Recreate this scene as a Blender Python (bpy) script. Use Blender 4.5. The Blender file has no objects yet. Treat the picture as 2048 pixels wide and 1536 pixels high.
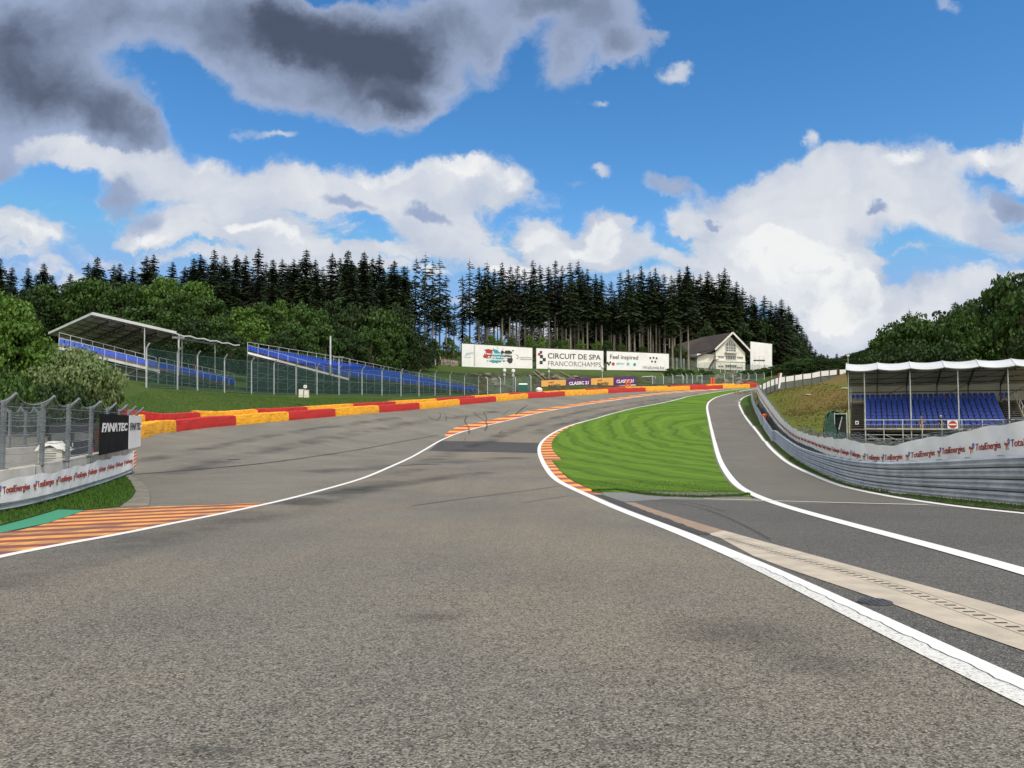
import bpy, bmesh, math, random
import numpy as np
from mathutils import Vector, Matrix
random.seed(7); np.random.seed(7)
R = math.radians
scene = bpy.context.scene
C = scene.collection

# ------------------------------------------------------------------ camera
F = 1520.0; HZ = 845.0; CAMZ = 1.6
PITCH = math.atan((HZ - 768.0) / F)
cam_d = bpy.data.cameras.new('camera'); cam = bpy.data.objects.new('camera', cam_d); C.objects.link(cam)
cam_d.sensor_width = 36; cam_d.lens = 36 * F / 2048.0
cam_d.clip_start = 0.05; cam_d.clip_end = 9000
cam.location = (0, 0, CAMZ); cam.rotation_euler = (math.pi / 2 + PITCH, 0, 0)
scene.camera = cam
cp, sp = math.cos(PITCH), math.sin(PITCH)
def ray(px, py):
    a = (px - 1024) / F; b = (768 - py) / F
    y = cp - b * sp; z = sp + b * cp
    return a / y, z / y                      # dx/dY, dz/dY
def P(px, py, D):
    u, v = ray(px, py)
    return Vector((u * D, D, CAMZ + v * D))

# ------------------------------------------------------------------ light
SUN = Vector((0.50, -0.66, 1.20)).normalized()
sl = bpy.data.lights.new('sun', 'SUN'); sl.energy = 2.5; sl.angle = R(7.0); sl.color = (1.0, 0.945, 0.85)
so = bpy.data.objects.new('sun', sl); C.objects.link(so)
so.rotation_euler = (-SUN).to_track_quat('-Z', 'Y').to_euler()
scene.view_settings.view_transform = 'Standard'; scene.view_settings.look = 'None'
scene.view_settings.exposure = 0.04; scene.view_settings.gamma = 1.0
cy = scene.cycles; cy.max_bounces = 4; cy.diffuse_bounces = 2; cy.glossy_bounces = 2; cy.transmission_bounces = 2; cy.transparent_max_bounces = 16; cy.caustics_reflective = False; cy.caustics_refractive = False

world = bpy.data.worlds.new('World'); scene.world = world; world.use_nodes = True
def build_world():
    nt = world.node_tree; N = nt.nodes; L = nt.links; N.clear()
    out = N.new('ShaderNodeOutputWorld'); bg = N.new('ShaderNodeBackground'); L.new(bg.outputs[0], out.inputs[0])
    sky = N.new('ShaderNodeTexSky'); sky.sky_type = 'NISHITA'; sky.sun_disc = False
    sky.sun_elevation = math.asin(SUN.z); sky.sun_rotation = math.atan2(SUN.x, SUN.y)
    sky.altitude = 400; sky.air_density = 1.0; sky.dust_density = 0.2; sky.ozone_density = 1.6
    S = 0.13
    bg.inputs[1].default_value = S
    tc = N.new('ShaderNodeTexCoord'); sep = N.new('ShaderNodeSeparateXYZ'); L.new(tc.outputs['Generated'], sep.inputs[0])
    def M(op, a, b=None, clamp=False):
        n = N.new('ShaderNodeMath'); n.operation = op; n.use_clamp = clamp
        for i, v in enumerate((a, b)):
            if v is None: continue
            if isinstance(v, (int, float)): n.inputs[i].default_value = v
            else: L.new(v, n.inputs[i])
        return n.outputs[0]
    ym = M('MAXIMUM', sep.outputs[1], 0.12)
    u = M('DIVIDE', sep.outputs[0], ym); v = M('DIVIDE', sep.outputs[2], ym)
    comb = N.new('ShaderNodeCombineXYZ'); L.new(u, comb.inputs[0]); L.new(v, comb.inputs[1])
    def noise(vec, sc, det, rough=0.55, scale3=None, dist=0.0):
        n = N.new('ShaderNodeTexNoise'); n.inputs['Scale'].default_value = sc; n.inputs['Detail'].default_value = det
        n.inputs['Roughness'].default_value = rough; n.inputs['Distortion'].default_value = dist
        if scale3:
            m = N.new('ShaderNodeMapping'); m.inputs['Scale'].default_value = scale3; L.new(vec, m.inputs['Vector']); vec = m.outputs[0]
        L.new(vec, n.inputs['Vector']); return n
    # wobble the coordinates so cloud outlines billow
    wob = noise(comb.outputs[0], 6.5, 7, 0.62)
    sub = N.new('ShaderNodeVectorMath'); sub.operation = 'SUBTRACT'; sub.inputs[1].default_value = (0.5, 0.5, 0.5); L.new(wob.outputs['Color'], sub.inputs[0])
    scl = N.new('ShaderNodeVectorMath'); scl.operation = 'SCALE'; scl.inputs['Scale'].default_value = 0.13; L.new(sub.outputs[0], scl.inputs[0])
    add = N.new('ShaderNodeVectorMath'); add.operation = 'ADD'; L.new(comb.outputs[0], add.inputs[0]); L.new(scl.outputs[0], add.inputs[1])
    fl = N.new('ShaderNodeVectorMath'); fl.operation = 'MULTIPLY'; fl.inputs[1].default_value = (1, 1, 0); L.new(add.outputs[0], fl.inputs[0]); warped = fl.outputs[0]
    def blobs(lst, acc=None):
        first = acc; chain = acc; acc = None
        for (px, py, rx, ry, rot, w) in lst:
            cu, cv = ray(px, py)
            m = N.new('ShaderNodeMapping'); m.vector_type = 'TEXTURE'
            m.inputs['Location'].default_value = (cu, cv, 0); m.inputs['Rotation'].default_value = (0, 0, R(rot))
            m.inputs['Scale'].default_value = (rx / F, ry / F, 1); 
            if chain is None: L.new(warped, m.inputs['Vector'])
            else:                                           # evaluate the clouds one after the other
                ma = N.new('ShaderNodeVectorMath'); ma.operation = 'MULTIPLY_ADD'; ma.inputs[1].default_value = (1e-7, 1e-7, 0); L.new(chain, ma.inputs[0]); L.new(warped, ma.inputs[2]); L.new(ma.outputs[0], m.inputs['Vector'])
            ln = N.new('ShaderNodeVectorMath'); ln.operation = 'LENGTH'; L.new(m.outputs[0], ln.inputs[0])
            mr = N.new('ShaderNodeMapRange'); mr.interpolation_type = 'SMOOTHSTEP'
            mr.inputs['From Min'].default_value = 0.0; mr.inputs['From Max'].default_value = 1.30
            mr.inputs['To Min'].default_value = w; mr.inputs['To Max'].default_value = 0
            L.new(ln.outputs['Value'], mr.inputs['Value'])
            acc = mr.outputs[0] if acc is None else M('ADD', acc, mr.outputs[0]); chain = acc
        return acc
    white = [(700,545,160,20,0,.5),(450,520,70,14,0,.6),(1100,525,70,24,0,.7),(1330,520,70,26,-8,.7),(250,520,60,12,0,.5),(1270,470,24,30,0,.5),(1800,680,160,20,0,.45),(60,295,150,50,-5,1),(210,310,170,50,-6,1),(360,345,190,62,-8,1),(560,375,230,66,-4,1),(760,375,200,64,2,1.1),(940,365,120,52,4,1.1),(1015,380,50,42,0,.8),
             (860,440,150,44,-14,.9),(40,460,110,38,-12,1.0),(330,462,90,24,0,.8),(530,468,120,40,-5,1.0),(610,490,60,24,-20,.8),(430,425,150,40,0,.55),(900,490,150,44,-12,1.0),(1020,535,100,36,-16,1.0),(760,505,110,26,0,.6),
             (1085,470,52,38,0,1.0),(1140,500,70,40,0,.9),(1195,460,56,56,0,1.1),(1240,505,60,36,0,.9),(640,515,140,26,0,.5),(200,505,80,16,0,.6),(360,515,80,18,0,.6),(80,540,120,20,0,.35),
             (1370,430,75,44,-8,1),(1500,400,120,60,10,1),(1620,370,150,62,12,1.05),(1760,350,180,62,6,1),(1960,300,110,40,12,1),(2040,310,60,40,0,.9),(1860,400,170,66,4,1),(1950,455,110,50,14,.9),(2030,480,60,40,0,.7),
             (1560,450,140,50,4,1),(1720,450,170,44,-4,.9),(1500,495,110,42,-8,1.1),(1590,505,90,60,-10,1.4),(1690,530,80,50,-20,1.3),(1720,580,100,60,-30,1.3),(1650,620,120,60,-10,1.2),(1560,570,120,46,-10,1.1),(1690,670,110,36,-8,1.0),
             (1860,600,110,40,-8,.9),(1960,570,110,44,0,.9),(1440,535,100,30,-10,.9),(1900,640,180,30,0,.6),(1420,500,50,22,-10,.5),(1300,560,130,24,-4,.6),
             (1375,132,52,26,-8,.8),(1200,335,34,18,-25,.7),(550,264,60,16,-3,.7),(1610,285,30,26,0,.6),(1190,192,34,14,-10,.5),(1890,20,34,24,0,.45),(2044,250,16,30,0,.5),(480,250,40,12,0,.4),(1150,365,40,14,0,.35)]
    dark = [(40,60,260,150,6,2.0),(120,190,190,80,-12,1.7),(250,245,120,44,-14,1.0),(0,250,120,60,0,1.0),(330,40,170,90,-16,1.0),(520,40,200,80,-10,1.5),(690,80,250,95,-14,1.8),(800,140,130,95,-18,1.7),(820,205,90,42,0,1.1),
            (640,185,240,60,-14,1.1),(460,115,130,60,-32,.9),(900,40,190,75,-4,1.4),(980,110,60,60,0,.6),(1190,40,150,85,-12,1.3),(1120,120,60,60,-30,.9),(1250,90,80,40,10,.8),(1330,60,36,16,0,.45),(1060,15,90,40,0,.9),
            (1345,358,66,26,-15,.8),(235,390,64,60,20,.7),(15,330,60,34,-10,.8),(300,440,60,34,20,.4),(2025,385,56,44,0,.9),(690,402,84,22,-18,.5),(850,428,76,20,-22,.5),(1435,432,40,11,-4,.7),(1750,432,42,16,0,.5),(1020,560,60,14,0,.3)]
    cumulus = [(1550,475,56,30,0,1),(1500,500,50,30,0,.8),(1615,500,60,34,-20,1),(1560,530,110,50,0,1.1),(1650,525,44,30,0,.9),(1690,560,54,40,-20,1),(1735,600,50,50,0,1),(1640,600,110,56,-10,1.1),(1700,640,80,36,0,.9),(1430,565,50,22,0,.7),(1390,585,60,20,0,.7),
               (1195,455,30,26,0,.9),(1205,490,44,34,0,1),(1150,505,50,24,0,.8),(1080,480,40,26,0,.9),(1060,535,50,18,-10,.9),(1000,548,60,22,-14,.8),(50,470,90,26,-14,.8),(520,462,70,22,4,.8),(590,480,50,24,-20,.8),(330,472,70,16,0,.7),(870,545,60,16,0,.6),
               (1020,370,44,34,0,.8),(930,350,110,34,2,.9),(760,345,120,28,6,.7),(440,330,90,24,-10,.6),(1820,330,90,26,6,.5),(1960,300,70,24,10,.6)]
    wsum = blobs(white); dsum = blobs(dark, wsum)
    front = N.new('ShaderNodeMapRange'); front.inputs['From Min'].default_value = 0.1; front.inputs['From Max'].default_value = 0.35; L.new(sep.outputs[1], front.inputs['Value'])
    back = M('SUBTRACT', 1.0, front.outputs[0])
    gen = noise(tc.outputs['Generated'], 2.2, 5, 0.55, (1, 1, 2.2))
    backc = M('MULTIPLY', back, M('MULTIPLY', gen.outputs['Fac'], 1.9))  # unseen cloud cover, thickened to light surfaces facing the camera
    n1 = noise(warped, 9.0, 8, 0.62); n2 = noise(warped, 26.0, 6, 0.6)
    csum = blobs(cumulus, dsum)
    # a broken low band of far cloud above the tree line
    lown = noise(warped, 1.0, 6, 0.6, (4.2, 13.0, 1)); sv = N.new('ShaderNodeSeparateXYZ'); L.new(warped, sv.inputs[0])
    def rg(v, a, b, c, d):
        n = N.new('ShaderNodeMapRange'); n.interpolation_type = 'SMOOTHSTEP'
        for q, x in (('From Min', a), ('From Max', b), ('To Min', c), ('To Max', d)): n.inputs[q].default_value = x
        L.new(v, n.inputs['Value']); return n.outputs[0]
    low = M('MULTIPLY', M('MULTIPLY', rg(sv.outputs[1], .03, .10, .3, 1), rg(sv.outputs[1], .34, .24, 0, 1)), rg(lown.outputs['Fac'], .42, .64, 0, .85))
    wsum = M('ADD', wsum, low)
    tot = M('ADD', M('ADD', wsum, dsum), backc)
    nn = M('ADD', M('MULTIPLY', M('SUBTRACT', n1.outputs['Fac'], 0.5), 1.5), M('MULTIPLY', M('SUBTRACT', n2.outputs['Fac'], 0.5), 0.6))
    # noise only bites where some cloud is near
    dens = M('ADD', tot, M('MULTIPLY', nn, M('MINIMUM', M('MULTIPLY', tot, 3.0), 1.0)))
    al = N.new('ShaderNodeMapRange'); al.interpolation_type = 'SMOOTHSTEP'
    al.inputs['From Min'].default_value = 0.12; al.inputs['From Max'].default_value = 0.78; L.new(dens, al.inputs['Value'])
    # darkness of the cloud
    dk = N.new('ShaderNodeMapRange'); dk.interpolation_type = 'SMOOTHSTEP'
    dk.inputs['From Min'].default_value = 0.25; dk.inputs['From Max'].default_value = 2.6
    n5 = noise(warped, 5.0, 6, 0.55)
    L.new(M('ADD', dsum, M('ADD', M('MULTIPLY', nn, 0.8), M('MULTIPLY', M('SUBTRACT', n5.outputs['Fac'], 0.5), 2.6))), dk.inputs['Value'])
    n3 = noise(warped, 13.0, 6, 0.5)
    sh = N.new('ShaderNodeMapRange'); sh.inputs['From Min'].default_value = 0.35; sh.inputs['From Max'].default_value = 0.7; L.new(n3.outputs['Fac'], sh.inputs['Value'])
    def mix(f, a, b):
        m = N.new('ShaderNodeMix'); m.data_type = 'RGBA'
        if isinstance(f, float): m.inputs[0].default_value = f
        else: L.new(f, m.inputs[0])
        for k, v in ((6, a), (7, b)):
            if isinstance(v, tuple): m.inputs[k].default_value = (*v, 1)
            else: L.new(v, m.inputs[k])
        return m.outputs[2]
    k = 1 / S
    core = N.new('ShaderNodeMapRange'); core.interpolation_type = 'SMOOTHSTEP'; core.inputs['From Min'].default_value = 0.5; core.inputs['From Max'].default_value = 2.3; L.new(dens, core.inputs['Value'])
    wc = mix(sh.outputs[0], (0.70 * k, 0.73 * k, 0.78 * k), (0.44 * k, 0.51 * k, 0.65 * k))
    wc = mix(M('MULTIPLY', core.outputs[0], 0.55), wc, (0.82 * k, 0.84 * k, 0.86 * k))
    wc = mix(back, wc, (1.50 * k, 1.42 * k, 1.26 * k))   # unseen clouds behind the camera, brightened as added fill light
    dsh = mix(dk.outputs[0], (0.34 * k, 0.42 * k, 0.60 * k), (0.075 * k, 0.095 * k, 0.15 * k))
    isd = N.new('ShaderNodeMapRange'); isd.interpolation_type = 'SMOOTHSTEP'
    isd.inputs['From Min'].default_value = 0.10; isd.inputs['From Max'].default_value = 0.45; L.new(dsum, isd.inputs['Value'])
    cc = mix(isd.outputs[0], wc, dsh)
    # crisp sunlit cumulus heads in front of the grey bank
    n6 = noise(warped, 17.0, 7, 0.6)
    cd = M('ADD', csum, M('MULTIPLY', M('MULTIPLY', M('SUBTRACT', n6.outputs['Fac'], 0.5), 2.2), M('MINIMUM', M('MULTIPLY', csum, 2.0), 1.0)))
    ca = rg(cd, .24, .85, 0, 1)
    n7 = noise(warped, 11.0, 6, 0.55)
    ccol = mix(rg(n7.outputs['Fac'], .40, .66, 0, 1), (0.86 * k, 0.87 * k, 0.87 * k), (0.56 * k, 0.61 * k, 0.69 * k))
    ccol = mix(M('MULTIPLY', rg(cd, .5, 1.5, 1, 0), .7), ccol, (0.86 * k, 0.87 * k, 0.88 * k))
    # clear sky, a little more saturated as in the photograph
    hs = N.new('ShaderNodeHueSaturation'); hs.inputs['Saturation'].default_value = 1.34; hs.inputs['Value'].default_value = 1.25; L.new(sky.outputs[0], hs.inputs['Color'])
    mn = N.new('ShaderNodeVectorMath'); mn.operation = 'MINIMUM'; L.new(hs.outputs[0], mn.inputs[0]); mn.inputs[1].default_value = (0.26 * k, 0.47 * k, 0.80 * k)
    fin = mix(al.outputs[0], mn.outputs[0], cc)
    fin = mix(ca, fin, ccol)
    L.new(fin, bg.inputs[0])
build_world()
world.cycles.sampling_method = 'NONE'

# ------------------------------------------------------------------ terrain
# (pixel x, pixel y, distance) where the ground was read off the photograph
ctrl_px = [
 # track centre line, down into the dip and up the climb
 (1024,1152,10),(1024,1036,20),(1024,987,30),(1010,952,41),(1000,915,60),(1000,893.5,75),(1010,871,91),(1060,846,109),(1110,825,126),(1190,803,150),(1300,789,175),(1420,780,198),
 # front foot of the tyre barrier
 (273,886,57),(352,869.5,66),(472,853,76),(577,842,85),(671,833,94),(758,825,104),(839,817,115),(919,810,127),(992,803,139),(1056,796.5,150),(1130,791.5,162),(1216,786.5,174),(1291,783,184),(1380,779,195),(1446,777,203),(1500,775,209),
 (600,858,75),(600,875,67),(600,895,58),(600,918,50),(600,950,40),(700,855,82),(700,880,70),(700,905,60),(800,845,96),(800,870,83),(800,895,70),(880,858,95),(880,882,79),(880,830,114),(1000,820,124),(1100,808,140),
 (500,868,67),(500,890,58),(500,915,49),(400,884,58),(400,905,51),(400,930,43),
 (1450,940,47),(1450,905,66),(1450,880,82),(1440,850,108),(1500,864,91),(1500,848,105),(1490,832,120),(1482,816,138),(1470,880,81),(1430,815,140),(1460,795,165),(1300,830,117),(1200,850,106),(1300,900,70),(1200,900,70),
 # left wall foot, run-off
 (0,1027,21.7),(83,1007,24.5),(180,977,31),(258,947,41.5),(300,908,48),(273,925,43),
 # right guardrail foot
 (2048,1012,22),(1920,1000,26),(1790,986,31),(1710,971,36),(1640,943,46),(1600,920,58),(1552,883,82),(1530,856,104),(1516,830,128),(1505,805,152),(1505,790,172),
 # grass island
 (1300,993,28.5),(1300,930,50),(1300,870,90),(1400,820,130),
 # pasture right of the guardrail
 (1640,880,72),(1600,835,98),(1640,820,103),(1690,830,98),(1556,781,150),(1600,774,165),(1640,766,178),(1677,760,190),(1700,790,135),(1700,758,195),
 # bank and fence foot at left
 (293,773,82),(395,779,91),(505,787,102),(600,788,112),(720,789,125),(840,792,139),(958,788,168),(230,800,68),(150,790,62),(40,780,60),
 (1060,782,176),(1120,772,186),(1250,767,203),
 # rock bank, upper meadow, forest floor in the middle
 (960,760,183),(960,738,202),(1100,755,196),(1100,740,210),(1250,752,212),(1250,740,224),(950,728,214),(1330,740,232),(1000,708,255),(1250,712,265),(1420,756,228),(1450,742,243),(1520,742,250),(1560,748,232),(1560,738,275),(1640,742,300),
 # hill at left
 (100,745,100),(0,715,130),(400,765,118),(250,760,98),(600,777,126),(850,778,160),(400,700,160),(400,680,230),(0,690,180),(0,672,240),(700,776,142),(700,708,192),(700,690,250),(850,738,190),(880,715,235)]
ctrl = []
for a, b, d in ctrl_px:
    p = P(a, b, d); ctrl.append((p.x, p.y, p.z))
ctrl += [(0,0,0),(0,5,-.18),(-6,5,-.18),(6,5,-.18),(6,10,-.42),(-6,10,-.42),(0,-30,.6),(-40,-20,.6),(40,-20,.5),(30,8,-.3),(20,22,-.6),(45,25,0),(-25,10,-.4),(-40,30,-.7),(-30,42,-1.0),(-50,20,.2),(-60,45,1.0),
         (33,73,-.45),(44,66,-.4),(52,72,-.3),(45,90,.6),(60,85,1),(62,110,4),(80,100,5),(110,140,12),(100,60,4),(70,30,2),(85,180,16),(120,230,26),(60,240,18),(150,330,28),(0,330,27),(-70,320,33),(-160,320,36),(-160,200,28),(-100,90,12),(-160,60,18),(60,330,24),(140,0,8),(-140,-20,8),
         (0,420,25),(-160,420,36),(160,420,30)]
ctrl = np.array(ctrl, float)
def tps_U(r2):
    return np.where(r2 > 1e-9, r2 * np.log(np.maximum(r2, 1e-12)), 0.0)
def fit(ct, lam):
    n = len(ct); X = ct[:, :2] / 100.0
    d2 = ((X[:, None, :] - X[None, :, :]) ** 2).sum(-1)
    K = tps_U(d2) + lam * np.eye(n); Pm = np.hstack([np.ones((n, 1)), X])
    A = np.zeros((n + 3, n + 3)); A[:n, :n] = K; A[:n, n:] = Pm; A[n:, :n] = Pm.T
    b = np.zeros(n + 3); b[:n] = ct[:, 2]
    return np.linalg.solve(A, b), X
TW, TX = fit(ctrl, 0.003)
XMIN, XMAX, YMIN, YMAX = -170.0, 170.0, -30.0, 420.0
def zt(xs, ys):
    xs = np.clip(np.atleast_1d(np.asarray(xs, float)), XMIN, XMAX); ys = np.clip(np.atleast_1d(np.asarray(ys, float)), YMIN, YMAX)
    out = np.empty(xs.shape)
    for s in range(0, len(xs), 20000):
        x = xs[s:s+20000] / 100; y = ys[s:s+20000] / 100
        d2 = (x[:, None] - TX[None, :, 0]) ** 2 + (y[:, None] - TX[None, :, 1]) ** 2
        out[s:s+20000] = tps_U(d2) @ TW[:-3] + TW[-3] + TW[-2] * x + TW[-1] * y
    return out
def Z(x, y): return float(zt([x], [y])[0])
_ds = np.concatenate([np.arange(1.5, 60, 0.25), np.arange(60, 330, 0.5)])
def G(px, py):
    """where the sight line through a photo point meets the ground"""
    u, v = ray(px, py)
    zr = CAMZ + v * _ds; zg = zt(u * _ds, _ds)
    idx = np.where(zr <= zg)[0]
    if len(idx) == 0:
        i = int(np.argmin(zr - zg)); D = _ds[i]
    else:
        i = int(idx[0]); D = _ds[i]
        if i > 0:
            a = zr[i-1] - zg[i-1]; b = zg[i] - zr[i]
            D = _ds[i-1] + (_ds[i] - _ds[i-1]) * a / (a + b + 1e-9)
    x = u * D
    return Vector((x, D, Z(x, D)))
def GP(pts): return [G(a, b) for a, b in pts]

# ------------------------------------------------------------------ materials
def newmat(name):
    m = bpy.data.materials.new(name); m.use_nodes = True
    nt = m.node_tree; b = nt.nodes['Principled BSDF']; return m, nt, b
class NT:
    def __init__(s, nt): s.nt = nt; s.N = nt.nodes; s.L = nt.links
    def coord(s, kind='Object', scale=None, rot=None):
        t = s.N.new('ShaderNodeTexCoord'); v = t.outputs[kind]
        if scale or rot:
            m = s.N.new('ShaderNodeMapping')
            if scale: m.inputs['Scale'].default_value = scale
            if rot: m.inputs['Rotation'].default_value = rot
            s.L.new(v, m.inputs['Vector']); v = m.outputs[0]
        return v
    def noise(s, vec, sc, det=4, rough=0.55, out='Fac', dist=0):
        n = s.N.new('ShaderNodeTexNoise'); n.inputs['Scale'].default_value = sc; n.inputs['Detail'].default_value = det
        n.inputs['Roughness'].default_value = rough; n.inputs['Distortion'].default_value = dist; s.L.new(vec, n.inputs['Vector']); return n.outputs[out]
    def vor(s, vec, sc, out='Distance', feat='F1'):
        n = s.N.new('ShaderNodeTexVoronoi'); n.feature = feat; n.inputs['Scale'].default_value = sc; s.L.new(vec, n.inputs['Vector']); return n.outputs[out]
    def m(s, op, a, b=None, c=None, clamp=False):
        n = s.N.new('ShaderNodeMath'); n.operation = op; n.use_clamp = clamp
        for i, v in enumerate((a, b, c)):
            if v is None: continue
            if isinstance(v, (int, float)): n.inputs[i].default_value = v
            else: s.L.new(v, n.inputs[i])
        return n.outputs[0]
    def rng(s, v, a, b, c=0.0, d=1.0, smooth=False):
        n = s.N.new('ShaderNodeMapRange'); n.interpolation_type = 'SMOOTHSTEP' if smooth else 'LINEAR'
        for k, x in (('From Min', a), ('From Max', b), ('To Min', c), ('To Max', d)): n.inputs[k].default_value = x
        s.L.new(v, n.inputs['Value']); return n.outputs[0]
    def mix(s, f, a, b, mode='MIX'):
        n = s.N.new('ShaderNodeMix'); n.data_type = 'RGBA'; n.blend_type = mode; n.clamp_factor = True
        if isinstance(f, (int, float)): n.inputs[0].default_value = f
        else: s.L.new(f, n.inputs[0])
        for k, v in ((6, a), (7, b)):
            if isinstance(v, tuple): n.inputs[k].default_value = (*v[:3], 1)
            else: s.L.new(v, n.inputs[k])
        return n.outputs[2]
    def bump(s, h, bsdf, dist=0.01, strength=1.0):
        n = s.N.new('ShaderNodeBump'); n.inputs['Distance'].default_value = dist; n.inputs['Strength'].default_value = strength
        s.L.new(h, n.inputs['Height']); s.L.new(n.outputs[0], bsdf.inputs['Normal'])
    def sep(s, v):
        n = s.N.new('ShaderNodeSeparateXYZ'); s.L.new(v, n.inputs[0]); return n.outputs

def surf(name, c1, c2=None, sc=3.0, rough=0.7, metal=0.0, bump=0.0, bsc=None, lo=0.35, hi=0.65, det=4, stretch=None, alpha=None, spec=None):
    m, nt, b = newmat(name); t = NT(nt); v = t.coord('Object', stretch)
    c2 = c2 or tuple(x * 0.8 for x in c1)
    f = t.rng(t.noise(v, sc, det), lo, hi)
    nt.links.new(t.mix(f, c1, c2), b.inputs['Base Color'])
    b.inputs['Roughness'].default_value = rough; b.inputs['Metallic'].default_value = metal
    if spec is not None: b.inputs['Specular IOR Level'].default_value = spec
    if bump: t.bump(t.noise(v, bsc or sc * 4, 4), b, bump)
    if alpha is not None: b.inputs['Alpha'].default_value = alpha
    return m

def asphalt(name, base, dark, warm=None, streak=(1, .12), agg=1.0, rot=0.0, blot=0.0):
    m, nt, b = newmat(name); t = NT(nt); v = t.coord('Object')
    cells = t.vor(v, 78, 'Color'); sc = t.sep(cells)[0]
    cells2 = t.vor(v, 33, 'Color'); sc2 = t.sep(cells2)[1]
    big = t.rng(t.noise(v, 0.16, 5, 0.6), 0.33, 0.67)
    mid = t.rng(t.noise(v, 1.3, 5, 0.65), 0.3, 0.7)
    col = t.mix(big, base, dark)
    if warm: col = t.mix(t.rng(t.noise(v, 0.11, 3, 0.5), 0.42, 0.58, 0, .85), col, warm)
    vs = t.coord('Object', (streak[0], streak[1], 1), (0, 0, rot))
    st = t.rng(t.noise(vs, 1.1, 6, 0.6), 0.38, 0.72, 0, 0.45)
    col = t.mix(st, col, dark)
    col = t.mix(t.m('MULTIPLY', mid, 0.22), col, tuple(x * 1.35 for x in base))
    g = t.rng(sc, 0.0, 1.0, 0.34, 1.62)
    g = t.m('ADD', g, t.rng(sc2, 0, 1, -.22, .22))
    gn = nt.nodes.new('ShaderNodeCombineXYZ')
    for k in range(3): nt.links.new(g, gn.inputs[k])
    col = t.mix(agg, col, t.mix(1.0, col, gn.outputs[0], 'MULTIPLY'))
    tint = t.mix(t.rng(t.sep(cells)[2], .80, .93, 0, .5), col, (0.46, 0.41, 0.33))
    col = t.mix(agg, col, tint)
    if blot:
        bl = t.rng(t.noise(v, 2.3, 6, 0.75), 0.66, 0.76, 0, blot)
        col = t.mix(bl, col, (0.035, 0.035, 0.037))
    nt.links.new(col, b.inputs['Base Color']); b.inputs['Roughness'].default_value = 0.86
    b.inputs['Specular IOR Level'].default_value = 0.3
    h = t.m('ADD', t.vor(v, 62), t.m('MULTIPLY', t.noise(v, 190, 2), 0.5))
    t.bump(h, b, 0.014, 0.8)
    return m

def stripes_uv(name, c1, c2, period, slant, duty=0.5, wear=(0.2, 0.2, 0.2), rough=0.7):
    m, nt, b = newmat(name); t = NT(nt); uv = t.sep(t.coord('UV')); v = t.coord('Object')
    s = t.m('ADD', uv[0], t.m('MULTIPLY', uv[1], slant))
    s = t.m('ADD', s, t.m('MULTIPLY', t.m('SUBTRACT', t.noise(v, 3, 3), 0.5), 0.10))
    fr = t.m('FRACT', t.m('DIVIDE', s, period)); f = t.m('GREATER_THAN', fr, duty)
    n = t.rng(t.noise(v, 1.5, 6, 0.7), 0.45, 0.75, 0, .6)
    col = t.mix(f, c1, c2); col = t.mix(n, col, wear)
    nt.links.new(col, b.inputs['Base Color']); b.inputs['Roughness'].default_value = rough
    t.bump(t.noise(v, 60, 3), b, 0.006)
    return m

MT = {}
MT['asphalt'] = asphalt('asphalt_track', (0.168,0.160,0.138), (0.104,0.101,0.092), (0.184,0.158,0.124), (1, .10), 1.0, 0, .25)
MT['runoff'] = asphalt('asphalt_runoff', (0.190,0.181,0.155), (0.115,0.111,0.099), None, (.16, .5), .8, R(-25))
MT['pit'] = asphalt('asphalt_pit', (0.142,0.136,0.119), (0.106,0.102,0.092), None, (1, .1), .6, R(-14))
MT['junction'] = asphalt('asphalt_junction', (0.098,0.097,0.095), (0.068,0.068,0.069), None, (.3, 1), .8)
MT['patch'] = asphalt('asphalt_patch', (0.055,0.055,0.060), (0.043,0.043,0.047), None, (1, 1), .5)
MT['patch_light'] = asphalt('asphalt_patch_light', (0.20,0.205,0.21), (0.16,0.165,0.17), None, (1, 1), .5)

def paint(name, col, wear, lo=.55, hi=.72, wearcol=(.16,.155,.15)):
    m, nt, b = newmat(name); t = NT(nt); v = t.coord('Object')
    n = t.rng(t.noise(v, 26, 6, .75), lo, hi, 0, wear)
    n2 = t.rng(t.noise(v, 3, 5, .6), .4, .8, 0, .25)
    c = t.mix(n2, col, tuple(x * .72 for x in col)); c = t.mix(n, c, wearcol)
    nt.links.new(c, b.inputs['Base Color']); b.inputs['Roughness'].default_value = .6
    t.bump(t.vor(v, 62), b, 0.006, .6)
    return m
MT['white_paint'] = paint('white_paint', (.74,.75,.74), .75)
MT['worn_white'] = paint('worn_white_paint', (.66,.66,.64), .95, .50, .66)
MT['beige_paint'] = paint('beige_paint', (.55,.53,.46), .5)
MT['concrete_beige'] = surf('beige_concrete', (.48,.42,.34), (.36,.32,.265), 2.5, .85, bump=.006, bsc=50)
MT['concrete_brown'] = surf('brown_concrete', (.30,.215,.155), (.24,.175,.13), 2.5, .85, bump=.006, bsc=50)
MT['green_paint'] = paint('green_paint', (.045,.27,.15), .5)
MT['skid'] = surf('rubber_mark', (.035,.033,.032), (.06,.056,.052), 8, .8, alpha=.42)
MT['seam'] = surf('tar_seam', (.04,.04,.04), (.07,.068,.065), 6, .7)
MT['slot'] = surf('slot_shadow', (.075,.065,.052), None, 5, .9)
MT['iron'] = surf('cast_iron', (.07,.07,.075), (.13,.13,.13), 12, .55, .6, bump=.006, bsc=40)
YEL = (0.86,0.40,0.012); RED = (0.50,0.016,0.012)
MT['kerb'] = stripes_uv('kerb_stripes', (.34,.055,.03), (.80,.34,.055), 5.6, 1.2)
MT['kerb_fine'] = stripes_uv('kerb_stripes_fine', (.34,.055,.03), (.78,.36,.06), 2.9, .3)
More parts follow.
